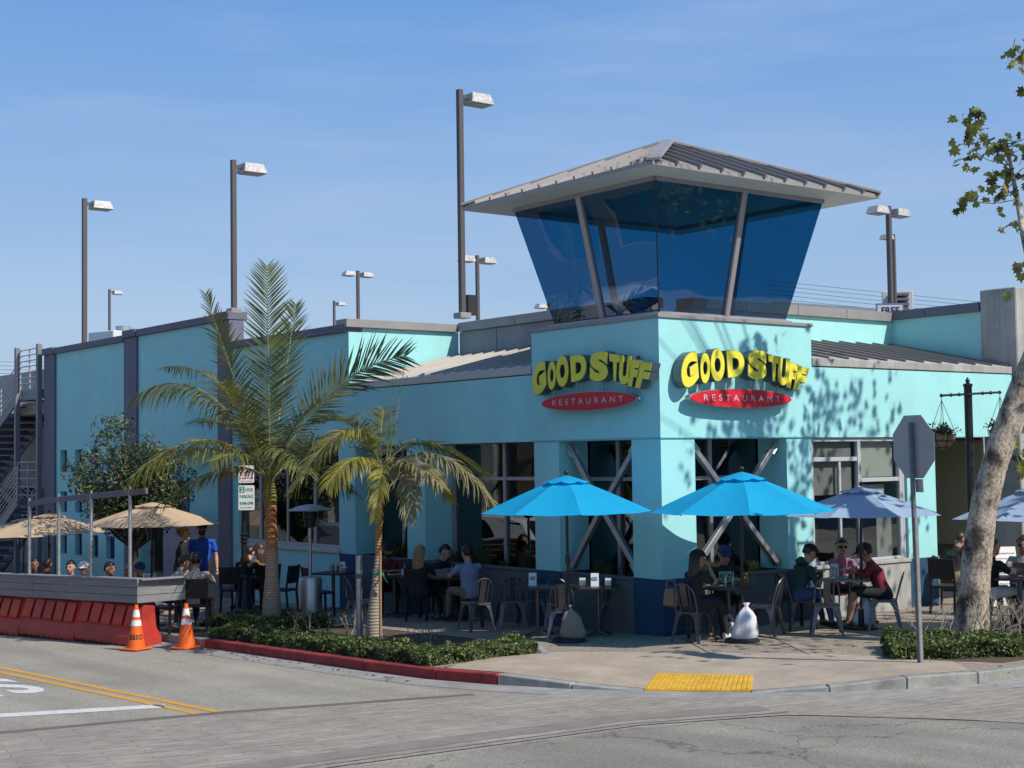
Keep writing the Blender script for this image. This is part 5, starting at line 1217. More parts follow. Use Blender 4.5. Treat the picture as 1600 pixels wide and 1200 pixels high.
def basket(pt,label,plant=True):
    c=Vector(pt)+Vector((x,y,z)); r_=empty('hanging_basket',(c.x,c.y,c.z-1.0),0,label,'hanging basket','hanging baskets on the ornamental post')
    for k in range(4):
        a=R(45+90*k); mb=MB(); mb.tube([(0,0,1.0),(0,0,.93),(.20*math.cos(a),.20*math.sin(a),.40)],.005,4); mb.build('chain',M_black,r_)
    for zz,rr in ((.40,.20),(.30,.185),(.20,.11)):
        mb=MB(); P=[(rr*math.cos(2*math.pi*k/20),rr*math.sin(2*math.pi*k/20),zz) for k in range(21)]; mb.tube(P,.008,5); mb.build('hoop',M_black,r_)
    for k in range(6):
        a=R(60*k); mb=MB(); mb.tube([(.20*math.cos(a),.20*math.sin(a),.40),(.185*math.cos(a),.185*math.sin(a),.30),(.11*math.cos(a),.11*math.sin(a),.20),(0,0,.155)],.007,4); mb.build('rib',M_black,r_)
    mb=MB(); mb.lathe((0,0,0),[(.03,.165),(.10,.205),(.172,.30),(.185,.39)],20); mb.build('coir_liner',mat('coir liner',(0.30,0.18,0.09),0.95,var=0.3,vscale=20,bump=.5),r_,auto=60)
    if plant:
        vs=[];fs=[]
        for k in range(420):
            d=Vector((random.gauss(0,1),random.gauss(0,1),abs(random.gauss(0,.8)))).normalized(); rr=random.uniform(.05,.22)*(1+.3*math.sin(5*math.atan2(d.y,d.x))); c_=Vector((d.x*rr*1.05,d.y*rr*1.05,.42+d.z*rr*.75)); L=random.uniform(.03,.06)
            t1=Vector((random.gauss(0,1),random.gauss(0,1),random.gauss(.4,1))).normalized(); t2=t1.cross(d).normalized()*L*.4; b=len(vs); vs+=[c_-t2,c_+t1*L*.5-t2*.2+t2*.0,c_+t2,c_+t1*L]; fs.append((b,b+1,b+2)); fs.append((b,b+3,b+2))
        mb=MB(); mb.add(vs,fs); o=mb.build('foliage',mat('basket succulent',(0.05,0.07,0.03),0.6,col2=(0.12,0.05,0.03),vscale=12),r_); o['kind']='stuff'
basket(arm_l,'hanging basket with dark green and reddish plants on the left arm of the black post')
basket(arm_r,'hanging basket on the right arm of the black post, mostly behind the tree trunk')

# menu board
p=gnd(1570,962); dpt=float((p-CAM)@_f)
MBd=empty('menu_board',(p[0],p[1],p[2]),-HEAD+R(8),'white easel menu board with red and black handwriting at the right edge','board')
hh=at(1560,852,dpt)[2]-p[2]
mb=MB(); mb.bar((0,-.05,0.12),(0,.18,hh),.62,.02,up=(0,-1,.25)); mb.build('board_frame',M_black,MBd)
mb=MB(); mb.bar((0,-.065,0.16),(0,.15,hh-.04),.56,.02,up=(0,-1,.25)); mb.build('white_panel',M_white,MBd)
mbr=MB(); mbk=MB(); rr=random.Random(3)
for r0 in range(9):
    tt=.12+.085*r0; zc=hh-.04-(hh-.2)*tt; yc=.15-.215*tt-.0135
    xx=-.24+(0.05 if r0<1 else 0)
    while xx<.22:
        w=rr.uniform(.015,.05); tgt=mbr if r0 in (0,1,2,3) else mbk; hgt=.022 if r0 in (0,2) else .014
        p0=(xx,yc,zc+rr.uniform(-.004,.004)); p1=(xx+w*.5,yc,zc+hgt*rr.uniform(.5,1)); p2=(xx+w,yc,zc); tgt.bar(p0,p1,.007,.003,up=(0,-1,.2)); tgt.bar(p1,p2,.007,.003,up=(0,-1,.2)); xx+=w+.008
    if r0==0: pass
mbr.build('red_handwriting',MAT['sign red'],MBd)['kind']='stuff'; mbk.build('black_handwriting',M_blackm,MBd)['kind']='stuff'
for s in (-1,1): mb=MB(); mb.bar((s*.25,.45,0),(s*.25,.17,hh-.02),.03,.03); mb.build('leg',M_black,MBd); mb=MB(); mb.bar((s*.29,-.07,0),(s*.29,.0,.3),.03,.03); mb.build('leg',M_black,MBd)
# handbag on chair
x,y=atxy(1046,21.35); hb=empty('handbag',(x,y,gz(y)+.5),-HEAD-R(50),'tan leather bag hanging on the chair beside the corner column','bag')
mb=MB(); mb.add([(-.15,-.05,0),(.15,-.05,0),(.15,.05,0),(-.15,.05,0),(-.12,-.04,.26),(.12,-.04,.26),(.12,.04,.26),(-.12,.04,.26)],[(3,2,1,0),(4,5,6,7),(0,1,5,4),(1,2,6,5),(2,3,7,6),(3,0,4,7)]); mb.build('bag_body',mat('tan leather',(0.28,0.16,0.10),.5,var=.15),hb,bevel=.03); mb=MB(); mb.tube([(-.1,0,.25),(-.07,0,.38),(.07,0,.38),(.1,0,.25)],.009,6); mb.build('strap',mat('tan leather',(0.28,0.16,0.10)),hb)
# ================================================================== foliage helpers
def quads_mesh(name,V,Fc,mats,mi=None,smooth=False):
    me=bpy.data.meshes.new(name); me.from_pydata(V.tolist() if hasattr(V,'tolist') else V,[],Fc.tolist() if hasattr(Fc,'tolist') else Fc)
    for m in (mats if isinstance(mats,(list,tuple)) else [mats]): me.materials.append(m)
    if mi is not None: me.polygons.foreach_set('material_index',np.asarray(mi,dtype=np.int32))
    me.update(); return me
def leaf_cloud(P,Nrm,size,rg,elong=1.8,fold=0.0,spread=0.8):
    """rhombic leaves at points P leaning around normals Nrm"""
    n=len(P); d=Nrm+rg.normal(0,spread,(n,3)); d/=np.linalg.norm(d,axis=1)[:,None]
    t=np.cross(d,rg.normal(0,1,(n,3))); t/=np.linalg.norm(t,axis=1)[:,None]; b=np.cross(d,t)
    s=size*rg.uniform(.6,1.3,(n,1)); L=t*s*elong/2; Wd=b*s/2
    V=np.stack([P-L,P+Wd+d*s*.15,P+L,P-Wd+d*s*.15],1).reshape(-1,3); Fc=np.arange(4*n).reshape(n,4)
    return V,Fc
def hedge(name,boxes,h,label,cat='hedge',group=None,dens=2600,seed=1,leaf=.032):
    """boxes: list of 4-corner footprints (world xy)"""
    rg=np.random.default_rng(seed); root=empty(name,(boxes[0][0][0],boxes[0][0][1],gz(boxes[0][0][1])),0,label,cat,group); o0=np.array(root.location)
    PP=[];NN=[]
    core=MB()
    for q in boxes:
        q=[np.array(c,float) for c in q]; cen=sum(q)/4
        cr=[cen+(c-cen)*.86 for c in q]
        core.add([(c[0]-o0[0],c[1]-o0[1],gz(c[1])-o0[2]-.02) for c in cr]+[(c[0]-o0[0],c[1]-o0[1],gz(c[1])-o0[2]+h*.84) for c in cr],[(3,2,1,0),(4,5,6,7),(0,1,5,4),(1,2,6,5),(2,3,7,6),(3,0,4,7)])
        A=abs(np.cross(np.r_[q[1]-q[0],0],np.r_[q[3]-q[0],0])[2]); n=int(A*dens)
        u=rg.random(n);v=rg.random(n); p=(q[0][None]*(1-u)[:,None]*(1-v)[:,None]+q[1][None]*(u*(1-v))[:,None]+q[2][None]*(u*v)[:,None]+q[3][None]*((1-u)*v)[:,None])
        bump=.035*np.sin(p[:,0]*7.1+p[:,1]*3)+.03*np.sin(p[:,1]*9.3-p[:,0]*4)+.02*np.sin(p[:,0]*21+p[:,1]*17)
        z=np.array([gz(y) for y in p[:,1]])+h+bump-np.abs(rg.normal(0,.035,n)); PP.append(np.c_[p,z]); NN.append(np.tile([0,0,1.],(n,1)))
        for i in range(4):
            a,b=q[i],q[(i+1)%4]; e=b-a; L=np.linalg.norm(e); nr=np.array([e[1],-e[0]])/L; nr=nr if nr@(cen-a)<0 else -nr
            m=int(L*h*dens*1.1); u=rg.random(m); zz=rg.random(m)**.8*h; p=a+np.outer(u,e)+np.outer(.04*np.sin(u*L*8+zz*11)-np.abs(rg.normal(0,.03,m))-.05*(zz/h)**3,nr)
            PP.append(np.c_[p,np.array([gz(y) for y in p[:,1]])+zz]); NN.append(np.tile([nr[0],nr[1],.35],(m,1)))
    P=np.vstack(PP)-o0; Nn=np.vstack(NN); V,Fc=leaf_cloud(P,Nn,leaf,rg,1.5,spread=.75)
    mi=(rg.random(len(P))<np.clip((P[:,2]-h*.55)*3,0.08,.5)).astype(int)  # paler leaves crowd the top, putting sunlit tops into the leaf colour
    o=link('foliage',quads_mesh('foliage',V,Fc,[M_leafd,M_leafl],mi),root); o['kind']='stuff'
    core.build('dark_core',mat('hedge inner',(0.012,0.018,0.006),0.95),root)  # solid near-black core box, shade between the leaves put into its colour
    return root
hedge('box_hedge',[((-4.42,-.22),(-3.75,-.22),(-3.80,3.2),(-4.46,3.2)),((-4.46,3.2),(-3.80,3.2),(-3.85,6.0),(-4.5,6.0)),((-3.75,-.22),(-2.55,-.15),(-2.35,.55),(-3.76,.5))],.165,'clipped low box hedge behind the red kerb below the two palms',seed=1)
hedge('box_hedge',[((-3.6,5.7),(-2.3,5.7),(-2.1,7.8),(-3.6,7.8))],.20,'small shaded patch of low hedge behind the right traffic cone and the big palm',seed=2,dens=1800)
hedge('box_hedge',[((-.25,-4.35),(.25,-4.85),(1.35,-3.85),(.85,-3.35)),((.25,-4.85),(.9,-5.35),(1.9,-4.6),(1.35,-3.85)),((.9,-5.35),(6.5,-5.5),(6.5,-4.8),(1.5,-4.7))],.20,'clipped low hedge round the foot of the leaning tree at right',seed=3)
sheet('planter_soil',[(-4.5,-.25),(-2.5,-.18),(-1.95,.7),(-1.95,7.9),(-4.55,7.9)],.004,M_soil)
sheet('planter_soil',[(-.35,-4.3),(.35,-5.55),(7,-5.75),(7,-3.3),(.9,-3.3)],.004,M_soil)
strip('planter_edge',[(-4.45,-.32),(-2.48,-.25),(-1.88,.68),(-1.88,7.9)],.10,.006,M_kerb)
# planter grasses behind the low walls
def grass(label,boxes,seed,h=.42):
    rg=np.random.default_rng(seed); V=[];Fc=[]
    for (x0,x1,y0,y1,cl) in boxes:
        for c in range(cl):
            cx=rg.uniform(x0,x1); cy=rg.uniform(y0,y1); hh=h*rg.uniform(.6,1.25)
            for b in range(120):
                a=rg.uniform(0,2*math.pi); r=hh*rg.uniform(.1,.75); zt=hh*rg.uniform(.6,1.05); w=.004; px_,py_=-math.sin(a)*w,math.cos(a)*w
                p0=(cx+.04*math.cos(a),cy+.04*math.sin(a),.62); p1=(cx+r*.4*math.cos(a),cy+r*.4*math.sin(a),.62+zt*.8); p2=(cx+r*math.cos(a),cy+r*math.sin(a),.62+zt)
                k=len(V); V+= [(p0[0]-px_,p0[1]-py_,p0[2]),(p0[0]+px_,p0[1]+py_,p0[2]),(p1[0]+px_,p1[1]+py_,p1[2]),(p1[0]-px_,p1[1]-py_,p1[2]),p2]; Fc+=[(k,k+1,k+2,k+3),(k+3,k+2,k+4)]
    me=bpy.data.meshes.new('g'); me.from_pydata(V,[],Fc); me.materials.append(M_straw); o=link('planter_grass',me); tag(o,label,'grass',kind='stuff')
grass('tufted grasses in the planter left of the corner column',[(.22,.5,.8,2.3,7)],11)
grass('tufted grasses in the middle planter behind the seated men',[(.22,.5,3.2,6.1,14)],12,.45)
grass('tufted grasses in the planter nearest the wing window',[(.22,.5,7.0,8.6,8)],13,.5)
grass('tufted grasses in the planter right of the corner column',[(.85,2.6,.22,.5,8)],14,.38)
# bare twigs
def twigs(px,py,label,n=9,h=.5,seed=0,col=None):
    rg=random.Random(seed); p=gnd(px,py); r_=empty('bare_shrub',(p[0],p[1],p[2]),0,label,'shrub','bare twiggy shrubs in the planters'); mb=MB()
    def br(a,d,L,r,k):
        b=a+d*L; mb.tube([a,a+d*L*.5+Vector((rg.uniform(-.03,.03),rg.uniform(-.03,.03),0)),b],[r,r*.8,r*.6],4,cap=False)
        if k>0:
            for _ in range(2+(rg.random()<.4)):
                e=(d+Vector((rg.uniform(-.8,.8),rg.uniform(-.8,.8),rg.uniform(-.1,.5)))).normalized(); br(b,e,L*rg.uniform(.55,.8),r*.6,k-1)
    for _ in range(n): br(Vector((rg.uniform(-.2,.2),rg.uniform(-.2,.2),0)),Vector((rg.uniform(-.6,.6),rg.uniform(-.6,.6),1)).normalized(),h*.4,.010,2)
    mb.build('twigs',mat('grey twig',(0.30,0.26,0.20),.9),r_)['kind']='stuff'
twigs(474,985,'bare twiggy shrub between the patio heater and the hedge',12,.42,1)
twigs(535,992,'pale forked twigs left of the galvanised post',5,.4,2); twigs(660,1000,'low bare twigs right of the small palm',9,.28,3)
twigs(1455,1010,'bare angular twigs left of the leaning trunk',8,.75,4); twigs(1560,1010,'bare twigs right of the leaning trunk',14,.8,5); twigs(1590,1005,'bare twigs by the right photo edge',12,.7,6)

# ================================================================== palms
def bez(a,b,c,t): return a*(1-t)**2+b*2*t*(1-t)+c*t*t
def frond(root,o,ctrl,tip,m,Lf,droop,seed,n=46,vee=.5,wid=.028,curl=0.0,roll=0.0):
    rg=random.Random(seed); a,b,c=Vector(o),Vector(ctrl),Vector(tip); mb=MB(); N_=18
    pts=[bez(a,b,c,i/N_) for i in range(N_+1)]; mb.tube(pts,[.020*(1-.85*i/N_)+.003 for i in range(N_+1)],5,cap=False,mi=1)
    for i in range(n):
        t=.16+.84*i/(n-1)
        p=bez(a,b,c,t); tg=(bez(a,b,c,min(1,t+.02))-bez(a,b,c,t-.02)).normalized()
        side=tg.cross(Vector((0,0,1)));
        if side.length<.15: side=Vector(_r0)
        side.normalize(); side=Matrix.Rotation(roll,3,tg)@side; upv=side.cross(tg).normalized()
        prof=math.sin(math.pi*min(1,(t-.10)*1.02))**.55 if t<.98 else .35
        for s in (-1,1):
            if rg.random()<.04: continue
            L=Lf*max(.25,prof)*rg.uniform(.85,1.12)
            fwd=.45+.75*t+rg.uniform(-.12,.12)
            d=(side*s+tg*fwd+upv*(vee+rg.uniform(-.25,.25))).normalized()
            w=wid*rg.uniform(.8,1.15); q=[p]; cur=p.copy(); dd=d.copy(); K=4
            dr=droop*rg.uniform(.6,1.4)
            for k in range(K):
                dd=(dd+Vector((rg.uniform(-1,1)*curl,rg.uniform(-1,1)*curl,-dr*(k+1)/K))).normalized(); cur=cur+dd*(L/K); q.append(cur.copy())
            bw=tg.cross(d).cross(d) if False else (tg-d*tg.dot(d))
            bw=bw.normalized() if bw.length>1e-4 else upv
            vs=[]
            for k,pt in enumerate(q):
                ww=w/2*(0.6,1,.9,.6,.08)[k]; vs+=[pt-bw*ww,pt+bw*ww]
            mb.add(vs,[(2*k,2*k+1,2*k+3,2*k+2) for k in range(K)],0)
    o_=mb.build('frond',[m,M_rach],root); return o_
def palm(name,base,prof,d0,crown,fr,label,mtr):
    """prof: list of (px,py,half width px,mat idx)"""
    root=empty('palm_tree',tuple(base),0,label,'palm tree','palms in the corner planter'); B=Vector(base)
    sc=d0/F
    pts=[Vector(at(px,py,d0))-B for px,py,_ in prof]; rad=[w*sc for *_,w in prof]
    # resample with ring steps
    P=[];Rr=[]
    for i in range(len(pts)-1):
        n=max(2,int((pts[i+1]-pts[i]).length/.035))
        for k in range(n):
            t=k/n; P.append(pts[i].lerp(pts[i+1],t)); rr=rad[i]*(1-t)+rad[i+1]*t; Rr.append(rr*(1.0+(.035 if (len(P)%3==0) else 0)))
    P.append(pts[-1]); Rr.append(rad[-1])
    mb=MB(); mb.tube(P,Rr,16); mb.build('trunk',mtr,root,auto=60)
    return root,B
def trunk_mat(name,zs,cols):
    """bands of colour by height above ground (the sheath, the brown old sheath and the ringed grey trunk)"""
    m=bpy.data.materials.new(name); m.use_nodes=True; nt=m.node_tree; b=nt.nodes['Principled BSDF']; b.inputs['Roughness'].default_value=.75
    g=N(nt,'ShaderNodeNewGeometry'); sx=N(nt,'ShaderNodeSeparateXYZ'); nt.links.new(g.outputs['Position'],sx.inputs[0])
    nn=N(nt,'ShaderNodeTexNoise'); nn.inputs['Scale'].default_value=6; nt.links.new(g.outputs['Position'],nn.inputs['Vector'])
    ma=N(nt,'ShaderNodeMath',operation='MULTIPLY_ADD'); ma.inputs[1].default_value=.25; nt.links.new(nn.outputs['Fac'],ma.inputs[0]); nt.links.new(sx.outputs['Z'],ma.inputs[2])
    mr=N(nt,'ShaderNodeMapRange'); mr.inputs['From Min'].default_value=zs[0]+.12; mr.inputs['From Max'].default_value=zs[-1]+.12; nt.links.new(ma.outputs[0],mr.inputs['Value'])
    cr=N(nt,'ShaderNodeValToRGB'); e=cr.color_ramp.elements; 
    for i,(z,c) in enumerate(zip(zs,cols)):
        pos=(z-zs[0])/(zs[-1]-zs[0])
        el=e[0] if i==0 else (e[len(e)-1] if i==len(zs)-1 else e.new(pos)); el.position=pos; el.color=(*c,1)
    nt.links.new(mr.outputs[0],cr.inputs[0])
    wv=N(nt,'ShaderNodeTexWave',wave_type='BANDS',bands_direction='Z'); wv.inputs['Scale'].default_value=6.5; wv.inputs['Distortion'].default_value=2.5; wv.inputs['Detail'].default_value=3; nt.links.new(g.outputs['Position'],wv.inputs['Vector'])
    rr=N(nt,'ShaderNodeValToRGB'); rr.color_ramp.elements[0].color=(.80,.80,.80,1); rr.color_ramp.elements[1].color=(1.1,1.1,1.1,1); nt.links.new(wv.outputs['Fac'],rr.inputs[0])
    mm=N(nt,'ShaderNodeMixRGB',blend_type='MULTIPLY'); mm.inputs[0].default_value=1; nt.links.new(cr.outputs[0],mm.inputs[1]); nt.links.new(rr.outputs[0],mm.inputs[2]); nt.links.new(mm.outputs[0],b.inputs['Base Color'])
    bp=N(nt,'ShaderNodeBump'); bp.inputs['Strength'].default_value=.4; bp.inputs['Distance'].default_value=.02; nt.links.new(wv.outputs['Fac'],bp.inputs['Height']); nt.links.new(bp.outputs[0],b.inputs['Normal'])
    return m
def zpx(py,d,px): return float(at(px,py,d)[2])
D1=26.0; b1=gnd(424,978); D1=float((b1-CAM)@_f)
tm1=trunk_mat('king palm trunk',[zpx(978,D1,424),zpx(868,D1,424),zpx(858,D1,424),zpx(795,D1,424),zpx(783,D1,424),zpx(740,D1,424)],[(.42,.31,.24),(.50,.35,.24),(.55,.23,.09),(.38,.15,.06),(.24,.20,.03),(.14,.15,.03)])
pr1=[(424.5,982,16),(424.5,940,14),(425,900,10.5),(425,862,9),(423,800,9),(422,775,11),(421,758,9),(421,742,6)]
pal1,B1_=palm('palm_tree',b1,pr1,D1,None,None,'tall king palm with a big green and yellow crown, left of the small palm',tm1)
def F_(root,B,d,o,ctrl,tip,m,Lf,droop,seed,**k):
    k['n']=int(k.get('n',46)*1.2); Lf=Lf*(1.12 if droop<.2 else 1.25); k['wid']=k.get('wid',.032)
    P=lambda q:Vector(at(q[0],q[1],d+(q[2] if len(q)>2 else 0)))-B
    return frond(root,P(o),P(ctrl),P(tip),m,Lf,droop,seed,**k)
O1=(421,752)
for i,(c,t,m,L,dr,kw) in enumerate([
 ((420,600,0),(417,418,.1),M_palmg,.58,.04,dict(n=52,vee=.05)),
 ((372,610,-.5),(322,462,-.7),M_palmg,.46,.12,dict(n=46,vee=.2,roll=.3)),
 ((445,590,.8),(462,478,1.2),M_palmg,.46,.08,dict(n=40,vee=.2)),
 ((330,545,.2),(210,618,-.2),M_palmg,.66,.75,dict(n=54,vee=.1)),
 ((335,625,-.8),(203,748,-1.4),M_palmy,.66,.65,dict(n=56,vee=.1)),
 ((365,560,.9),(262,575,1.5),M_palmg,.52,.5,dict(n=42,vee=.3)),
 ((505,575,.2),(634,556,.2),M_palmg,.66,.05,dict(n=58,vee=.15,roll=1.0)),
 ((500,640,-.8),(590,700,-1.4),M_palmg,.60,.45,dict(n=46,vee=.3)),
 ((455,640,-1.2),(530,610,-2.2),M_palmg,.55,.22,dict(n=44,vee=.2,roll=.5)),
 ((385,650,-1.0),(350,600,-2.0),M_palmg,.55,.35,dict(n=44,vee=.3)),
 ((470,690,.8),(545,770,1.4),M_palmg,.55,.6,dict(n=40)),
 ((400,650,1.0),(310,660,2.0),M_palmg,.55,.5,dict(n=40)),
 ((430,660,-1.4),(480,740,-2.4),M_palmg,.55,.6,dict(n=40)),
 ((360,690,-.2),(235,800,-.6),M_palmy,.46,.7,dict(n=44,vee=.1)),
 ((400,690,-.9),(330,720,-1.8),M_palmg,.50,.6,dict(n=40,vee=.3)),
 ]): F_(pal1,B1_,D1,O1,c,t,m,L,dr,100+i,**kw)
b2=gnd(585,999); D2=float((b2-CAM)@_f)
tm2=trunk_mat('small palm trunk',[zpx(1000,D2,585),zpx(872,D2,592),zpx(866,D2,592),zpx(780,D2,594),zpx(760,D2,595)],[(.33,.27,.22),(.36,.30,.24),(.36,.20,.09),(.33,.19,.08),(.25,.24,.05)])
pr2=[(584,1001,14),(585,960,11.5),(588,920,8),(591,868,5),(592.5,820,6),(595,770,4.5),(597,740,3)]
pal2,B2_=palm('palm_tree',b2,pr2,D2,None,None,'smaller palm with dry curled fronds, staked, right of the tall palm',tm2)
O2=(598,742)
for i,(c,t,m,L,dr,kw) in enumerate([
 ((560,590,-.3),(455,770,-.9),M_palmy,.46,.55,dict(n=56,vee=.3)),
 ((570,640,.5),(500,660,.9),M_palmg,.42,.25,dict(n=42)),
 ((640,640,.5),(760,745,.8),M_palmg,.50,.35,dict(n=50,vee=.3)),
 ((680,655,-.4),(772,790,-.8),M_palmd,.42,.75,dict(n=54,vee=.2,curl=.22)),
 ((640,680,-.8),(640,812,-1.4),M_palmd,.36,.8,dict(n=46,curl=.2)),
 ((600,690,-1.0),(585,810,-1.4),M_palmy,.30,.8,dict(n=36,curl=.18)),
 ((590,690,1),(600,640,1.6),M_palmg,.40,.4,dict(n=36)),
 ((650,700,.6),(700,780,1.0),M_palmy,.38,.5,dict(n=36,curl=.1)),
 ((560,680,-.7),(510,760,-1.3),M_palmy,.42,.55,dict(n=44,vee=.1)),
 ((625,690,-.9),(690,760,-1.6),M_palmd,.36,.6,dict(n=40,curl=.15)),
 ]): F_(pal2,B2_,D2,O2,c,t,m,L,dr,200+i,**kw)
for (a,b) in (((604,740),(636,545)),((602,740),(615,578))):
    mb=MB(); p0=Vector(at(*a,D2))-B2_; p1=Vector(at(*b,D2))-B2_; mb.tube([p0,p0.lerp(p1,.5)+Vector((.01,0,0)),p1],[.018,.011,.003],6); mb.build('spear_leaf',M_rach,pal2)
# stake with green tie
p0=at(594.5,1002,D2-.25); p1=at(594,862,D2-.25)
r_=empty('tree_stake',tuple(p0),0,'thin wooden stake tied with green tape to the smaller palm','stake')
mb=MB(); mb.tube([(0,0,-.05),tuple(p1-p0)],.022,8); mb.build('pole',mat('raw wood',(0.36,0.20,0.10),.8,var=.2),r_,auto=40)
tt=Vector(at(592,898,D2-.15))-Vector(p0)
mb=MB(); 
for k in range(2): mb.tube([(tt.x+.075*math.cos(a),tt.y+.075*math.sin(a),tt.z+.02*k+.015*math.sin(a*2)) for a in [2*math.pi*j/16 for j in range(17)]],.008,5)
mb.bar(tt+Vector((-.02,-.08,0)),tt+Vector((-.10,-.12,.10)),.03,.006); mb.bar(tt+Vector((.02,-.08,0)),tt+Vector((.08,-.12,-.12)),.03,.006)
mb.build('green_tie',mat('green tape',(0.0,0.28,0.16),.5),r_)

# ================================================================== sycamore at right (leaning mottled trunk, leaves mostly outside the frame)
def bark_mat():
    m=bpy.data.materials.new('mottled sycamore bark'); m.use_nodes=True; nt=m.node_tree; b=nt.nodes['Principled BSDF']; b.inputs['Roughness'].default_value=.9
    g=N(nt,'ShaderNodeNewGeometry'); mp=N(nt,'ShaderNodeMapping'); mp.inputs['Scale'].default_value=(1,1,.75); nt.links.new(g.outputs['Position'],mp.inputs['Vector'])
    n1=N(nt,'ShaderNodeTexNoise'); n1.inputs['Scale'].default_value=3.2; n1.inputs['Detail'].default_value=7; n1.inputs['Roughness'].default_value=.62; nt.links.new(mp.outputs[0],n1.inputs['Vector'])
    n2=N(nt,'ShaderNodeTexNoise'); n2.inputs['Scale'].default_value=26; n2.inputs['Detail'].default_value=6; n2.inputs['Roughness'].default_value=.7; nt.links.new(mp.outputs[0],n2.inputs['Vector'])
    r1=N(nt,'ShaderNodeValToRGB'); e=r1.color_ramp.elements; e[0].position=.36; e[0].color=(.07,.055,.05,1); e[1].position=.62; e[1].color=(.56,.48,.38,1); x=e.new(.43); x.color=(.24,.19,.15,1); x=e.new(.50); x.color=(.47,.40,.31,1)
    nt.links.new(n1.outputs['Fac'],r1.inputs[0]); r2=N(nt,'ShaderNodeValToRGB'); r2.color_ramp.elements[0].position=.36; r2.color_ramp.elements[0].color=(.35,.33,.32,1); r2.color_ramp.elements[1].position=.55; r2.color_ramp.elements[1].color=(1.1,1.1,1.1,1); nt.links.new(n2.outputs['Fac'],r2.inputs[0])
    mm=N(nt,'ShaderNodeMixRGB',blend_type='MULTIPLY'); mm.inputs[0].default_value=1; nt.links.new(r1.outputs[0],mm.inputs[1]); nt.links.new(r2.outputs[0],mm.inputs[2]); nt.links.new(mm.outputs[0],b.inputs['Base Color'])
    bp=N(nt,'ShaderNodeBump'); bp.inputs['Strength'].default_value=.9; bp.inputs['Distance'].default_value=.03; nt.links.new(n2.outputs['Fac'],bp.inputs['Height']); nt.links.new(bp.outputs[0],b.inputs['Normal']); return m
M_sbark=bark_mat()
def limb(mb,pts,rad,n=14,seed=0):
    rg=random.Random(seed); P=[];Rr=[]
    pts=[Vector(p) for p in pts]
    for i in range(len(pts)-1):
        p0=pts[max(i-1,0)];p1=pts[i];p2=pts[i+1];p3=pts[min(i+2,len(pts)-1)]
        K=max(3,int((p2-p1).length/.12))
        for k in range(K):
            t=k/K; q=.5*((2*p1)+(p2-p0)*t+(2*p0-5*p1+4*p2-p3)*t*t+(3*p1-p0-3*p2+p3)*t**3); P.append(q); Rr.append((rad[i]*(1-t)+rad[i+1]*t)*(1+rg.uniform(-.035,.035)))
    P.append(pts[-1]); Rr.append(rad[-1]); mb.tube(P,Rr,n)
D3=21.0
bs=gnd(1517,1004); D3=float((bs-CAM)@_f); Bs=Vector(bs)
SY=empty('sycamore_tree',tuple(bs),0,'leaning sycamore with mottled pale trunk at the right edge of the photo','tree')
LP=lambda px,py,d=0:Vector(at(px,py,D3+d))-Bs
mb=MB(); limb(mb,[LP(1516,1012),LP(1518,985),LP(1521,930),LP(1528,860),LP(1538,790),LP(1556,720),LP(1580,650),LP(1612,570),LP(1648,490),LP(1690,400,.2)],[.31,.25,.215,.195,.182,.175,.17,.165,.15,.12],22,3); mb.build('trunk',M_sbark,SY,auto=60)
mb=MB(); limb(mb,[LP(1645,500),LP(1622,440,.4),LP(1603,385,.9),LP(1593,330,1.3),LP(1580,262,1.3),LP(1573,222,1.3)],[.12,.08,.05,.04,.028,.012],10,4); mb.build('branch',M_sbark,SY,auto=60)
mb=MB(); limb(mb,[LP(1690,400,.2),LP(1740,300,.4),LP(1780,180,0),LP(1800,40,-.5)],[.15,.12,.09,.05],10,5); limb(mb,[LP(1660,460),LP(1760,400,-1),LP(1900,330,-2)],[.12,.08,.03],8,6); limb(mb,[LP(1750,260,.2),LP(1680,160,.8),LP(1625,100,1.3),LP(1598,60,1.3)],[.09,.05,.02,.01],8,6); mb.build('branch',M_sbark,SY,auto=60)
mb=MB()
for q in ([(1580,262),(1562,242),(1545,222),(1528,200)],[(1577,258),(1550,252),(1535,245),(1520,232)],[(1589,311),(1560,317),(1535,317),(1505,310)],[(1583,280),(1563,278),(1550,265)],[(1583,285),(1570,300),(1565,308)],[(1595,345),(1588,350),(1583,352)],[(1575,230),(1590,222),(1606,215)],[(1585,275),(1600,262),(1625,250)]):
    limb(mb,[LP(*k,1.3) for k in q],[.011]+[.006]*(len(q)-1),5,7)
mb.build('twig',M_sbark,SY)
def maple(P,size,rg):
    """5-lobed leaf, folded"""
    ang=[0,18,38,55,75,100,128,150]; rr=[1.0,.62,.85,.5,.78,.45,.55,.25]
    d=Vector((rg.gauss(0,.7),rg.gauss(0,.7),rg.gauss(.2,.7))).normalized(); t=Vector((rg.gauss(0,.8),rg.gauss(0,.8),-1.0+rg.gauss(0,.6))); t=(t-d*t.dot(d)).normalized(); b=d.cross(t)
    o=[]
    for s in (1,-1):
        L=[(a,r) for a,r in zip(ang,rr)]
        for a,r in (L if s==1 else list(reversed(L))[:-1] if False else L):
            pass
    pts=[]
    for a,r in zip(ang,rr): pts.append((r*math.cos(R(a)),r*math.sin(R(a))))
    for a,r in list(zip(ang,rr))[:0:-1]: pts.append((r*math.cos(R(a)),-r*math.sin(R(a))))
    return [P+(t*(x+.3)+b*y+d*(-.25*abs(y)+.12*x*x))*size for x,y in pts]
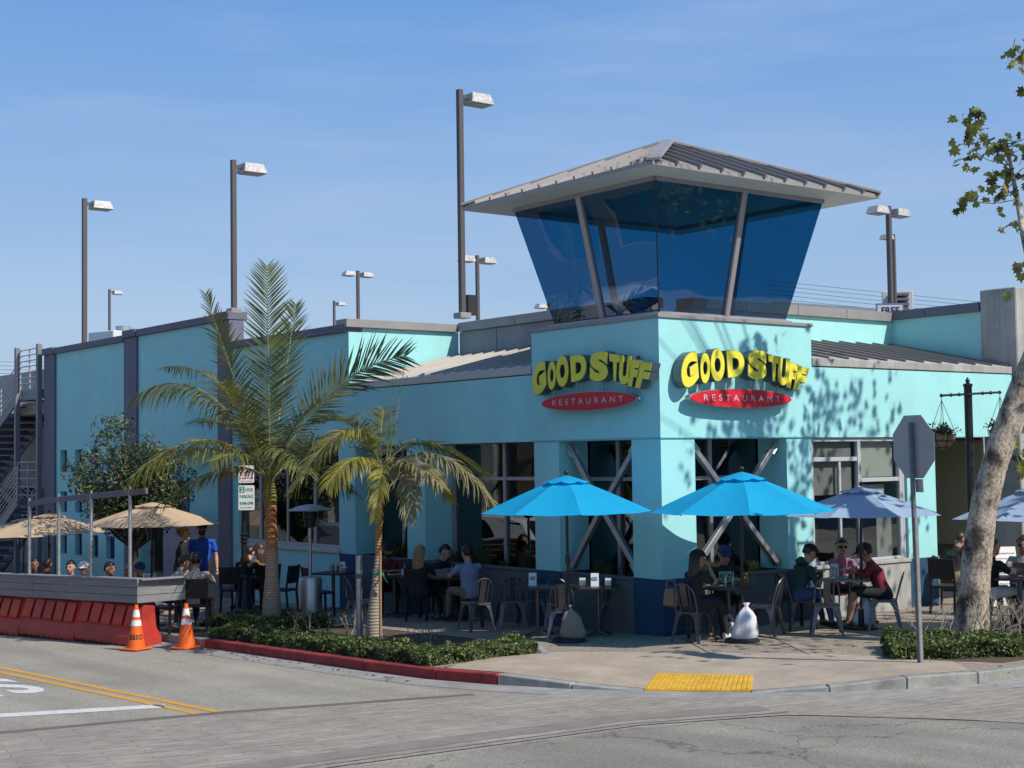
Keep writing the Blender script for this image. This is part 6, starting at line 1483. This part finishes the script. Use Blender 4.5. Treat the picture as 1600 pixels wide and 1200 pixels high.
def leaves(root,cl,seed,m1,m2,fr=.3,size=(.075,.11)):
    rg=random.Random(seed); V=[];Fc=[];mi=[]
    for (c,rad,n) in cl:
        for _ in range(n):
            p=Vector(c)+Vector((rg.gauss(0,rad),rg.gauss(0,rad),rg.gauss(0,rad*.8))); pts=maple(p,rg.uniform(*size),rg); k=len(V); cc=sum(pts,Vector())/len(pts); V+=pts; V.append(cc); n_=len(pts)
            for j in range(n_): Fc.append((k+j,k+(j+1)%n_,k+n_)); 
            mi+= [1 if rg.random()<fr else 0]*n_
    me=quads_mesh('leaves',[tuple(v) for v in V],Fc,[m1,m2],mi); o=link('crown',me,root); o['kind']='stuff'; return o
vis=[(1515,192,.10,6),(1528,184,.09,6),(1518,215,.10,6),(1521,240,.09,6),(1508,252,.07,4),(1537,212,.05,2),(1556,222,.06,3),(1563,212,.06,3),(1566,232,.09,5),(1572,256,.08,3),(1551,266,.07,4),(1573,282,.10,5),(1592,276,.09,4),(1574,303,.09,5),(1560,300,.07,4),(1588,262,.08,4),(1600,240,.12,6),(1519,307,.06,4),(1507,313,.06,3),(1496,318,.05,3),(1585,348,.08,5),(1594,72,.10,5),(1587,84,.08,4),(1600,92,.09,4),(1599,142,.03,1),(1600,205,.08,4),(1598,700,.12,7),(1603,730,.12,8),(1597,655,.06,3),(1604,350,.09,5)]
cl=[(LP(a,b,1.3 if b<500 else 0),r*1.05,n) for a,b,r,n in vis]
rg=random.Random(5)
for _ in range(46): cl.append((LP(rg.uniform(1660,1990),rg.uniform(-150,420),rg.uniform(-3,3)),.35,14))
def onumb(c,o0):
    w=Vector(c)+o0; k=(w.z-2.05)/float(SUN[2]); x=w.x-k*float(SUN[0]); y=w.y-k*float(SUN[1]); return min(math.hypot(x+1.42,y-.48),math.hypot(x+.1,y+1.65))<1.75
leaves(SY,[(c,r*1.1,max(3,int(n*1.5))) for c,r,n in cl if not onumb(c,Bs)],9,M_syc,M_sycb,.18,(.09,.14))
# unseen street tree added at right, leaf clusters set to shade pavement and wall
TB=(6.4,-9.6,gz(-9.6)); ST2=empty('added_shade_tree',TB,0,'unseen tall thin street tree added off to the right so its boughs shade the corner','tree'); T0_=Vector(TB)
mb=MB(); limb(mb,[(0,0,-.1),(0,.1,2.5),(-.2,.2,5.5),(-.5,.4,8),(-.6,.6,10.5)],[.30,.24,.20,.16,.08],14,8); mb.build('trunk',M_sbark,ST2,auto=60)
tg=[]
def tgt(x,y,z,k,rad,n): tg.append((Vector((x,y,z))+Vector([float(c) for c in SUN])*k-T0_,rad,n))
rg=random.Random(12)
for (x,z,r_,n) in ((3.9,3.75,.16,16),(3.75,3.45,.16,18),(3.85,3.2,.14,12),(4.55,3.8,.10,9),(4.5,3.5,.11,10),(4.4,3.25,.09,7),(5.0,3.15,.12,10),(3.45,3.3,.14,10),(1.9,4.35,.09,8),(1.6,3.2,.16,14),(2.1,3.05,.16,14),(2.6,3.15,.15,12),(1.2,2.95,.12,8),(3.2,3.0,.16,12),(3.0,2.7,.13,9),(3.15,2.3,.14,9),(3.2,1.9,.12,6),(.35,2.45,.12,8),(1.0,3.5,.10,6),(2.2,3.65,.10,6),(2.9,3.7,.12,8),(6.2,.45,.3,12),(4.9,.4,.35,18),(5.4,2.1,.2,5)):
    d=max(0,.0); tgt(x,-.0,z,10.2+rg.uniform(-.6,.6),r_,n)
for i in range(48):
    for _ in range(1):
        y=rg.uniform(2.0,7.5); x=rg.uniform(-4.3,-.33*y-.35)
        if (y<5.2 or x<-3.5) and min(math.hypot(x+.75+1.44,y-2.3-.48),math.hypot(x+.75-.0,y-2.3+1.6))>2.2: tgt(x,y,0,14.6+rg.uniform(-.8,.8),.34,40)
for i in range(12): tgt(rg.uniform(-4.4,-3.9),rg.uniform(7.0,11.5),0,16.5,.36,30)
for i in range(6): tgt(rg.uniform(2.9,4.4),rg.uniform(-2.5,-1.0),0,14.0,.26,9)
for i in range(4): tgt(2.6+rg.uniform(-.9,.9),-1.7+rg.uniform(-.7,.7),2.2,12.5,.16,8)
def infr(c):
    p=np.array(c+T0_)-CAM; z=p@_f; X=800+F*(p@_r)/z; Y=600-F*(p@_u)/z; return z>0 and -90<X<1690 and -90<Y<1290
tg=[t_ for t_ in tg if not infr(t_[0]) and not onumb(t_[0],T0_)]
leaves(ST2,tg,21,M_syc,M_sycb,.2,(.08,.12))
mb=MB(); 
hubs=[Vector((-.5,.4,8)),Vector((-.6,.6,10.5)),Vector((-.4,.3,6.8))]
for c,_,_ in tg[::3]:
    h_=min(hubs,key=lambda h:(h-c).length); md=h_.lerp(c,.5)+Vector((0,0,.35)); limb(mb,[h_,md,c],[.03,.012,.005],4,1)
mb.build('branch',M_sbark,ST2)

# ================================================================== oleander-like tree behind the barrier
x_,y_=atxy(212,32.5); OB=Vector((x_,y_,gz(y_))); D4=32.5
OT=empty('small_tree',tuple(OB),0,'bushy small tree with narrow leaves and reddish tips behind the tan umbrella','tree')
OP_=lambda px,py,d=0:Vector(at(px,py,D4+d))-OB
mb=MB(); limb(mb,[(0,0,-.1),OP_(211,880),OP_(212,858)],[.10,.085,.08],8,1)
tips=[(120,735),(150,712),(165,672),(188,668),(130,760),(160,780),(200,720),(230,700),(255,760),(280,775),(265,800),(215,790),(175,800),(185,745),(240,740),(285,745),(140,745),(205,760),(235,790),(225,670+40),(150,800),(255,720),(195,800)]
for i,t in enumerate(tips):
    dz=random.Random(i).uniform(-1,1); mid=((212+t[0])/2,(858+t[1])/2+8); limb(mb,[OP_(212,858),OP_(*mid,dz*.5),OP_(*t,dz)],[.045,.028,.008],6,i)
mb.build('trunk',M_bark,OT,auto=60)
rgn=np.random.default_rng(31); PP=[];NN=[];MI=[]
blobs=[]
for i,t in enumerate(tips):
    dz=random.Random(i).uniform(-1,1); c=np.array(OP_(*t,dz)); mid=np.array(OP_((212+t[0])/2+6*math.sin(i),(858+t[1])/2-12,dz*.6)); 
    for (cc,s,n) in ((c,.24,330),(mid,.27,230),((c+mid)/2,.25,300)):
        q=rgn.normal(0,1,(n,3)); q*= (rgn.random((n,1))**.33)/np.linalg.norm(q,axis=1)[:,None]*s*1.5; keep=(np.sin(q[:,0]*17+i)+np.sin(q[:,2]*19+i*2)+np.sin(q[:,1]*15)>-.9); q=q[keep]; PP.append(cc+q); NN.append(q/np.linalg.norm(q,axis=1)[:,None]+[0,0,.6]); MI.append(rgn.random(len(q))<(.30 if cc is c else .12))
P=np.vstack(PP); V,Fc=leaf_cloud(P,np.vstack(NN),.035,rgn,3.2,spread=.6)
mi=np.hstack(MI).astype(int); mi[(rgn.random(len(mi))<.05)]=2
o=link('crown',quads_mesh('crown',V,Fc,[mat('dark narrow leaf',(0.035,0.065,0.022),.45,trans=.2,col2=(0.02,0.04,0.015),vscale=3),M_leafl,mat('reddish tip leaf',(0.22,0.08,0.04),.55,trans=.3)],mi),OT); o['kind']='stuff'
# dark potted foliage on the patio wall at right

# fallen leaves along the gutter, hedge edge and pavement
rg=random.Random(77); V=[];Fc=[]
for k in range(170):
    m=rg.random()
    if m<.35: y=rg.uniform(-.5,6); x=-4.75-abs(rg.gauss(0,.12)); z=gz(y)+S+.004
    elif m<.6: y=rg.uniform(-6.2,-4.2); x=rg.uniform(-.6,4); z=gz(y)+.008
    else: y=rg.uniform(-3.5,1.5); x=rg.uniform(-1.2,5) if y<-.2 else rg.uniform(-2.2,-.2); z=gz(y)+.008
    a=rg.uniform(0,6.3); r=rg.uniform(.018,.045); c,s_=math.cos(a)*r,math.sin(a)*r; n=len(V)
    V+=[(x-c,y-s_,z),(x+s_*.6,y-c*.6,z+.006),(x+c,y+s_,z+.002),(x-s_*.6,y+c*.6,z+.010)]; Fc.append((n,n+1,n+2,n+3))
me=quads_mesh('litter',V,Fc,[mat('dry fallen leaf',(0.16,0.10,0.04),.8,var=.4,vscale=5)]); tag(link('fallen_leaves',me),'scattered dry fallen leaves on the pavement and along the red kerb','leaves',kind='stuff')
# ================================================================== people
def cmat(name,c,rough=.85): return mat(name,c,rough,var=.12,vscale=9,bump=.15,bscale=30)
SK=[mat('skin light',(0.50,0.28,0.19),.6),mat('skin medium',(0.36,0.19,0.12),.6),mat('skin tan',(0.28,0.14,0.085),.6)]
HAIRC={'black':mat('black hair',(0.012,0.009,0.008),.45),'brown':mat('brown hair',(0.05,0.027,0.014),.5,var=.3,vscale=30),'blond':mat('blond hair',(0.30,0.19,0.09),.5,var=.4,vscale=30),'lightbrown':mat('light brown hair',(0.19,0.11,0.05),.5,var=.4,vscale=30)}
def seg_dist(P,a,b,ra,rb):
    a=np.array(a);b=np.array(b); ab=b-a; t=np.clip(((P-a)@ab)/(ab@ab+1e-9),0,1); return np.linalg.norm(P-(a+t[:,None]*ab),axis=1)-(ra+(rb-ra)*t)
def person(loc,rz,label,shirt,pants,skin=0,hair='brown',hairstyle='short',cap=None,pose='sit',lean=.12,head=(0,0),arms='table',sleeve='short',shoes=None,mask=False,glasses=False,female=False,scale=1.0,legs='sit',group=None,hood=None,graphic=None,shorts=False,beard=False):
    """faces local +y. head=(pitch down, yaw)"""
    root=empty('person',loc,rz,label,'person',group)
    sk=SK[skin]; sh=shirt; pt=pants; so_=shoes or M_blackm
    mats=[sk,sh,pt,so_,mat('dark facial detail',(0.02,0.012,0.01),.5),mat('lip',(0.28,0.09,0.07),.6)]
    V=Vector
    hz=.52 if pose=='sit' else .93
    hip=V((0,0,hz)); ax=V((0,math.sin(lean),math.cos(lean)))
    waist=hip+ax*.16; chest=hip+ax*.34; neck=hip+ax*.50; 
    if pose=='sit': chest=chest-V((0,.02,0))
    sw=.175 if female else .205
    hw=.10
    pitch,yaw=head
    hd=neck+V((0,.025+.06*math.sin(lean),.0))+V((0,math.sin(lean*.3+pitch*.5)*.06,.06))
    hc=neck+ax*.05+V((0,.03+.08*math.sin(pitch),-.0+.118-.025*abs(math.sin(pitch))))
    tubes=[] # (pts, radii(list of (a,b) or r), tag, up)
    S_=(0.165 if female else .185); 
    tubes.append(([hip-ax*.10,hip,waist,chest,neck-ax*.10,neck-ax*.01],[(.15,.115),(.17,.13),(.145 if female else .16,.115),(S_,.125),(S_*.92,.10),(.08,.07)],1))
    tubes.append(([neck-ax*.07,neck,hc-V((0,.01,.05))],[.066,.062,.062],0))
    if pose=='sit':
        L={ 'sit':[( -.10,-.15),(.10,.15)],'cross':[(-.10,-.02),(.10,.12)]}[legs if legs in('sit','cross') else 'sit']
        for s,(hx,kx) in zip((-1,1),L):
            k=V((kx*1.0,.44,hz+.03)); an=V((kx*.9,.44+(.10 if legs!='tuck' else -.1),.09)); 
            if legs=='cross' and s==-1: k=V((-.02,.46,hz+.10)); an=V((.10,.66,.24))
            toe=an+V((0,.17,-.055))
            tubes.append(([V((hx,0,hz)),V((hx,.1,hz+.01)),k],[.095,.092,.062],2)); tubes.append(([k,k.lerp(an,.3),an],[.062,.062,.04],2 if not shorts else 0)); tubes.append(([an-V((0,.05,.02)),an+V((0,.06,-.035)),toe],[(.045,.05),(.048,.045),(.04,.028)],3))
    else:
        st=.10 if pose=='stand' else .2
        for s in (-1,1):
            k=V((s*.10,.02*s+.02,.50)); an=V((s*.11,.05*s-.02,.09)); toe=an+V((s*.03,.17,-.055))
            tubes.append(([V((s*hw,0,hz+.02)),V((s*hw,0,hz-.15)),k],[.10,.095,.062],2)); tubes.append(([k,k.lerp(an,.35),an],[.062,.060,.042],2)); tubes.append(([an-V((0,.05,.02)),an+V((0,.06,-.035)),toe],[(.045,.05),(.048,.045),(.04,.028)],3))
    hands=[]
    for s in (-1,1):
        shd=neck-ax*.065+V((s*sw,0,0))
        a=arms if isinstance(arms,str) else arms[0 if s<0 else 1]
        if a=='table': el=V((s*(sw+.08),.18+neck.y*.5,.80)); wr=V((s*.10,.40,.83))
        elif a=='down': el=shd+V((s*.06,-.03,-.29)); wr=el+V((s*.02,.05,-.25))
        elif a=='lap': el=shd+V((s*.06,.02,-.29)); wr=V((s*.06,.28,hz+.14))
        elif a=='fold': el=shd+V((s*.05,.02,-.28)); wr=V((-s*.03,.20,el.z+.03))
        elif a=='face': el=V((s*(sw+.02),.30,.84)); wr=V((s*.06,.22+neck.y*.6,1.08))
        elif a=='phone': el=shd+V((s*.05,.10,-.26)); wr=V((s*.05,.42,.84))
        else: el,wr=V(a[0]),V(a[1])
        st=1; 
        sr=.012 if sleeve!='none' else 0
        if sleeve=='long': tubes.append(([neck-ax*.09+V((s*.06,0,0)),shd,el],[.075,.062,.050],1)); tubes.append(([el,el.lerp(wr,.3),wr],[.050,.048,.034],1))
        else:
            mid=shd.lerp(el,.62); tubes.append(([neck-ax*.09+V((s*.06,0,0)),shd,mid],[.075,.064,.060],1)); tubes.append(([shd,el],[.046,.040],0)); tubes.append(([el,el.lerp(wr,.3),wr],[.040,.042,.027],0))
        hands.append((s,el,wr))
    # head: skull + jaw + nose + ears, turned by yaw/pitch
    RM=Euler((-pitch,0,yaw)).to_matrix()@Matrix.Diagonal((1.13,1.13,1.13))
    # skull built as loft so it joins the neck
    mb=MB()
    for pts,rad,tg_ in tubes: mb.tube(pts,rad,14,up=(1,0,0))
    mb.ball(hc+RM@V((0,-.008,.025)),(.076,.095,.095),16,12,mat=RM)
    mb.ball(hc+RM@V((0,.025,-.035)),(.058,.068,.075),14,10,mat=RM)
    mb.ball(hc+RM@V((0,.055,-.085)),(.030,.028,.022),10,8,mat=RM)
    mb.tube([hc+RM@V((0,.085,.02)),hc+RM@V((0,.112,-.018)),hc+RM@V((0,.085,-.024))],[.008,.017,.012],8)
    for s in (-1,1): mb.ball(hc+RM@V((s*.078,-.005,-.005)),(.013,.02,.032),8,6,mat=RM)
    for s,el,wr in hands:
        d=(wr-el).normalized(); mb.ball(wr+d*.045,(.040,.040,.022) if False else (.036,.036,.030),10,8)
    me=mb.mesh('body',[sk]); ob=bpy.data.objects.new('tmp',me); COL.objects.link(ob)
    md=ob.modifiers.new('r','REMESH'); md.mode='VOXEL'; md.voxel_size=.0155; md.use_smooth_shade=True
    ms=ob.modifiers.new('s','SMOOTH'); ms.iterations=3; ms.factor=.5
    dg=bpy.context.evaluated_depsgraph_get(); me2=bpy.data.meshes.new_from_object(ob.evaluated_get(dg)); bpy.data.objects.remove(ob); bpy.data.meshes.remove(me)
    n=len(me2.vertices); co=np.empty(n*3); me2.vertices.foreach_get('co',co); co=co.reshape(-1,3)
    # cloth folds
    nf=len(me2.polygons); fc=np.empty(nf*3); me2.polygons.foreach_get('center',fc); fc=fc.reshape(-1,3)
    best=np.full(nf,1e9); tagm=np.zeros(nf,int)
    for pts,rad,tg_ in tubes:
        for i in range(len(pts)-1):
            ra,rb=[(r[0]+r[1])/2 if hasattr(r,'__len__') else r for r in (rad[i],rad[i+1])]
            d=seg_dist(fc,pts[i],pts[i+1],ra,rb); u=d<best-1e-6; best[u]=d[u]; tagm[u]=tg_
    d=np.linalg.norm(fc-np.array(hc),axis=1)-.11; u=d<best; tagm[u]=0; best[u]=d[u]
    for s,el,wr in hands:
        w2=wr+(wr-el).normalized()*.045; d=np.linalg.norm(fc-np.array(w2),axis=1)-.045; u=(d<best+.004)&(d<.02); tagm[u]=0
    # append fingers and facial features as part of the same mesh
    ext=MB()
    for s,el,wr in hands:
        d=(wr-el).normalized(); a_=arms if isinstance(arms,str) else arms[0 if s<0 else 1]
        dn=V((0,0,-1)); dn=(dn-d*dn.dot(d)); dn=dn.normalized() if dn.length>.1 else V((0,-1,0)); sd=d.cross(dn).normalized()
        pc=wr+d*.06
        for k,(o_,L) in enumerate(((-.024,.062),(-.008,.072),(.008,.068),(.024,.052))):
            b=pc+sd*o_+d*.012; ext.tube([b,b+d*L*.4+dn*.004,b+d*L*.72+dn*L*.28,b+d*L*.85+dn*L*.6],[.0085,.008,.007,.0055],6)
        b=wr+d*.03-sd*(s*.028); ext.tube([b,b-sd*s*.022+d*.022+dn*.008,b-sd*s*.018+d*.045+dn*.02],[.0095,.0085,.0065],6)
    nskin=len(ext.f)
    for s in (-1,1):
        ext.ball(hc+RM@V((s*.031,.088,.008)),(.013,.006,.007),8,6,mi=4,mat=RM); ext.tube([hc+RM@V((s*.048,.083,.028)),hc+RM@V((s*.018,.093,.030))],.005,5,mi=4)
    if not mask: ext.ball(hc+RM@V((0,.088,-.050)),(.024,.007,.006),8,5,mi=5,mat=RM)
    bm=bmesh.new(); bm.from_mesh(me2)
    for k,f in enumerate(bm.faces): f.material_index=int(tagm[k]); f.smooth=True
    vv=[bm.verts.new(v) for v in ext.v]
    for f,m_ in zip(ext.f,ext.m):
        try: nf_=bm.faces.new([vv[i] for i in f]); nf_.material_index=m_; nf_.smooth=True
        except ValueError: pass
    me2.materials.clear()
    for m_ in mats: me2.materials.append(m_)
    bm.to_mesh(me2); bm.free(); me2.name='body'
    body=link('body',me2,root)
    H_=lambda v:hc+RM@V(v)
    # hair
    if hairstyle!='none':
        hm=HAIRC[hair]; mb=MB(); vs=[];fs=[]; seg,rn=20,9
        for i in range(rn):
            t=math.pi*.70*i/(rn-1)
            for k in range(seg):
                a=2*math.pi*k/seg; front=math.sin(a) # +y front
                tt=min(t,math.pi*(.37 if front>.25 else .44 if front>-.1 else .70)+(.02*math.sin(k*3)))
                x=math.sin(tt)*math.cos(a); y=math.sin(tt)*math.sin(a); z=math.cos(tt); g=1.0+.03*math.sin(5*a+3*t)+random.uniform(-.035,.045)
                vs.append(H_((x*.087*g,y*.105*g-.012,z*.105*g+.028)))
        for i in range(rn-1):
            for k in range(seg): k2=(k+1)%seg; fs.append((i*seg+k,i*seg+k2,(i+1)*seg+k2,(i+1)*seg+k))
        mb.add(vs,fs)
        if hairstyle=='long':
            for k in range(9):
                a=R(-30-15*k); x=math.cos(a)*.082; y=math.sin(a)*.09-.01; p0=H_((x,y,.03)); p1=H_((x*1.05,y*1.1,-.08)); p2=V((p1.x*1.0,min(p1.y,neck.y-.05)-.02,neck.z-.10)); p3=p2-ax*.14
                mb.tube([p0,p1,p2,p3],[(.030,.022),(.034,.022),(.034,.018),(.012,.008)],7)
        if hairstyle in('pony','bun'):
            mb.ball(H_((0,-.11,.04)),(.05,.05,.05),10,8)
            if hairstyle=='pony': mb.tube([H_((0,-.12,.04)),H_((0,-.17,-.02)),H_((0,-.16,-.14)),H_((0,-.13,-.2))],[.03,.04,.032,.008],8)
            else:
                for k in range(7): mb.ball(H_((.04*math.cos(k),-.11+.03*math.sin(k*2),.06+.04*math.sin(k*1.7))),(.028,.028,.03),7,5)
        mb.build('hair',hm,root,smooth=True)
    if cap is not None:
        mb=MB(); vs=[];fs=[]; seg=20; rn=6
        for i in range(rn):
            t=math.pi*.5*i/(rn-1)
            for k in range(seg): a=2*math.pi*k/seg; vs.append(H_((math.sin(t)*math.cos(a)*.094,math.sin(t)*math.sin(a)*.113-.008,math.cos(t)*.090+.045)))
        for i in range(rn-1):
            for k in range(seg): k2=(k+1)%seg; fs.append((i*seg+k,i*seg+k2,(i+1)*seg+k2,(i+1)*seg+k))
        mb.add(vs,fs); co_=mb.build('cap',cap,root,smooth=True)
        mb=MB(); vs=[]
        for zz in (0,-.008):
            for k in range(9): a=R(20+140*k/8); vs.append(H_((math.cos(a)*.092,math.sin(a)*.10,.050+zz)))
            for k in range(9): a=R(20+140*k/8); vs.append(H_((math.cos(a)*.080,math.sin(a)*.175,.032+zz)))
        fs=[(k,k+1,10+k,9+k) for k in range(8)]+[(18+k,27+k,28+k,19+k) for k in range(8)]+[(9+k,10+k,28+k,27+k) for k in range(8)]
        mb.add(vs,fs); mb.build('cap_brim',cap,root)
    if glasses:
        mb=MB()
        for s in (-1,1): mb.ball(H_((s*.033,.096,.008)),(.027,.008,.019),10,6,mat=RM)
        mb.bar(H_((-.08,0,.012)),H_((-.055,.09,.014)),.004,.012); mb.bar(H_((.08,0,.012)),H_((.055,.09,.014)),.004,.012); mb.build('sunglasses',M_black,root,smooth=True)
    if mask:
        mb=MB(); mb.ball(H_((0,.058,-.045)),(.062,.052,.055),14,8,mat=RM); mb.build('face_mask',M_blackm,root,smooth=True)
    if beard:
        mb=MB(); mb.ball(H_((0,.045,-.068)),(.058,.052,.042),12,8,mat=RM); mb.build('beard',HAIRC[hair],root,smooth=True)
    if hood:
        mb=MB(); mb.tube([neck+V((0,-.06,.0)),neck+V((0,-.09,.05)),neck+V((0,-.05,.10))],[(.12,.06),(.11,.05),(.07,.02)],12,up=(1,0,0)); mb.build('hood',hood,root,smooth=True)
    if graphic:
        mb=MB(); c=chest+V((0,.128,.0)); 
        vs=[]
        for j in range(3):
            for i in range(5): u=(i/4-.5)*.20; vs.append(c+V((u,.006-.9*u*u,0))+ax*((j/2-.5)*.17))
        mb.add(vs,[(j*5+i,j*5+i+1,(j+1)*5+i+1,(j+1)*5+i) for j in range(2) for i in range(4)]); o2=mb.build('shirt_print',mat('pale green print',(0.28,0.42,0.28),.8),root)
        mb=MB()
        for (u,v) in ((-.06,.03),(.0,.05),(.06,.02),(-.04,-.03),(.05,-.04)): mb.ball(c+V((u,.012-.9*u*u,0))+ax*v,(.018,.004,.024),6,4)
        mb.build('print_figures',M_black,o2)
    root.scale=(scale,)*3
    return root
def ppl(px,depth,face,label,shirt,pants,**k):
    x,y=atxy(px,depth); return person((x,y,gz(y)),-(HEAD+R(face)),label,shirt,pants,**k)
C=dict(blk=cmat('black shirt cloth',(0.012,0.012,0.014)),grn=cmat('dark green hoodie cloth',(0.022,0.045,0.042)),pink=cmat('dusty pink knit',(0.40,0.13,0.20)),mar=cmat('maroon jersey cloth',(0.17,0.015,0.03)),
 grey=cmat('blue grey tee cloth',(0.22,0.27,0.40)),blue=cmat('royal blue polo cloth',(0.01,0.08,0.50)),denim=cmat('blue denim',(0.03,0.06,0.16)),khaki=cmat('khaki trouser cloth',(0.20,0.15,0.10)),white=cmat('white cloth',(0.66,0.66,0.68)),dred=cmat('dark red shirt cloth',(0.10,0.012,0.018)),
 cream=cmat('cream shirt cloth',(0.55,0.42,0.34)),floral=mat('floral cloth',(0.02,0.015,0.015),.8,col2=(0.30,0.16,0.05),vscale=22),blackp=cmat('black trouser cloth',(0.015,0.015,0.02)),navyc=cmat('navy cap cloth',(0.01,0.02,0.09)),blkc=cmat('black cap cloth',(0.01,0.01,0.012)),wcap=cmat('white cap cloth',(0.6,0.6,0.62)),greyh=cmat('grey hoodie cloth',(0.10,0.11,0.12)),tank=cmat('pale tank cloth',(0.35,0.33,0.33)))
white_sh=mat('white sneaker',(0.6,0.6,0.62),.6)
# faces: 0 = back to camera, 90 = facing picture right, 180 = facing camera, 270 = facing picture left
ppl(1076,21.15,62,'woman in a black cap and black tee at the corner table',C['blk'],C['blackp'],skin=1,hair='brown',hairstyle='long',cap=C['blkc'],female=True,arms=('table','face'),legs='cross',shoes=white_sh,lean=.22)
ppl(1128,22.25,176,'man in a blue cap and pale green printed black tee at the corner table',C['blk'],C['blackp'],skin=1,hair='brown',cap=C['navyc'],arms='table',head=(.15,.2),graphic=True,lean=.12,glasses=True)
ppl(1240,22.55,72,'man in a black cap and dark green hoodie looking down at his phone',C['grn'],C['denim'],skin=0,hair='brown',cap=C['blkc'],arms='phone',head=(.55,0),sleeve='long',hood=C['grn'],lean=.35)
ppl(1308,23.6,150,'woman in a dusty pink top and sunglasses behind the grey table',C['pink'],C['blackp'],skin=0,hair='black',hairstyle='pony',glasses=True,female=True,sleeve='long',head=(.05,-.5),lean=.1)
ppl(1378,22.35,-78,'man in a maroon jersey and black cap, leaning on the grey table in shorts',C['mar'],C['blackp'],skin=1,hair='black',cap=C['blkc'],sleeve='long',arms='table',head=(.35,0),lean=.4,shorts=True)
ppl(733,25.15,-32,'man in a blue grey tee seen from behind',C['grey'],C['khaki'],skin=0,hair='black',lean=.12,arms='table')
ppl(684,26.2,118,'dark haired man in a black tee looking down at his food',C['blk'],C['blackp'],skin=0,hair='black',head=(.35,0),lean=.15,arms='table')
ppl(652,25.75,28,'woman with long blond hair in black, back to the street',C['blk'],C['blackp'],skin=0,hair='blond',hairstyle='long',female=True,sleeve='long',shoes=white_sh)
ppl(606,27.5,175,'bearded man in dark red shirt, black cap and sunglasses',C['dred'],C['blackp'],skin=1,hair='black',cap=C['blkc'],glasses=True,beard=True,sleeve='short')
ppl(316,29.6,172,'standing waiter in a royal blue polo, black cap and black mask',C['blue'],C['blackp'],skin=0,hair='black',cap=C['blkc'],pose='stand',arms='down',mask=True,scale=1.02)
ppl(281,28.6,80,'standing woman in black with messy light brown bun beside the waiter',C['blk'],C['blackp'],skin=0,hair='lightbrown',hairstyle='bun',pose='stand',arms='fold',sleeve='long',female=True,scale=.98)
ppl(377,29.0,25,'hunched diner in a black hoodie behind the parking sign post',C['blk'],C['blackp'],skin=0,hair='black',sleeve='long',hood=C['blk'],lean=.4,head=(.5,0),shoes=white_sh)
ppl(409,29.4,-60,'diner with dark hair in a floral top left of the big palm trunk',C['floral'],C['denim'],skin=0,hair='brown',hairstyle='long',female=True,lean=.1)
ppl(304,25.3,5,'dark haired diner in white top seen from behind at the parklet end',C['cream'],C['blackp'],skin=1,hair='black',sleeve='short')
ppl(262,26.1,75,'diner in a cream top leaning forward at the parklet end',C['cream'],C['denim'],skin=0,hair='brown',sleeve='long',lean=.45,head=(.4,0))
for px,dp,fc,lb,sh,kw in [(216,26.4,150,'diner in a navy cap behind the plank screen, right of the bald one',C['blkc'],dict(cap=C['navyc'],hair='brown')),(203,26.2,175,'bald diner behind the rightmost post of the plank screen',C['blk'],dict(hairstyle='none',skin=1)),
  (166,26.9,120,'dark haired diner behind the plank screen between the posts',C['blk'],dict(hair='black',skin=1)),(133,27.3,178,'diner in a white cap and grey face covering behind the plank screen',C['greyh'],dict(cap=C['wcap'],hair='brown',mask=False,sleeve='long')),
  (113,28.0,185,'dark haired diner with pale face left of the white cap',C['greyh'],dict(hair='black')),(70,29.2,20,'brown haired diner at left behind the plank screen',C['blk'],dict(hair='brown',skin=2)),(52,29.8,150,'dark haired diner at the far left behind the plank screen',C['blk'],dict(hair='black',skin=2))]:
    o_=ppl(px,dp,fc,lb,sh,C['blackp'],**kw); o_.location.z+=S; o_.scale=(.97,)*3
ppl(1482,25.6,60,'diner in black with head bowed in the shaded doorway',C['blk'],C['khaki'],skin=1,hair='black',sleeve='long',head=(.5,0),lean=.35)
ppl(1541,21.9,72,'man in a black shirt and white trousers half hidden by the tree trunk',C['blk'],C['white'],skin=0,hair='brown',lean=.12,arms='table',shoes=white_sh)
ppl(1597,22.6,200,'dark haired woman in sunglasses at the right edge of the photo',C['tank'],C['denim'],skin=1,hair='black',hairstyle='pony',glasses=True,female=True)
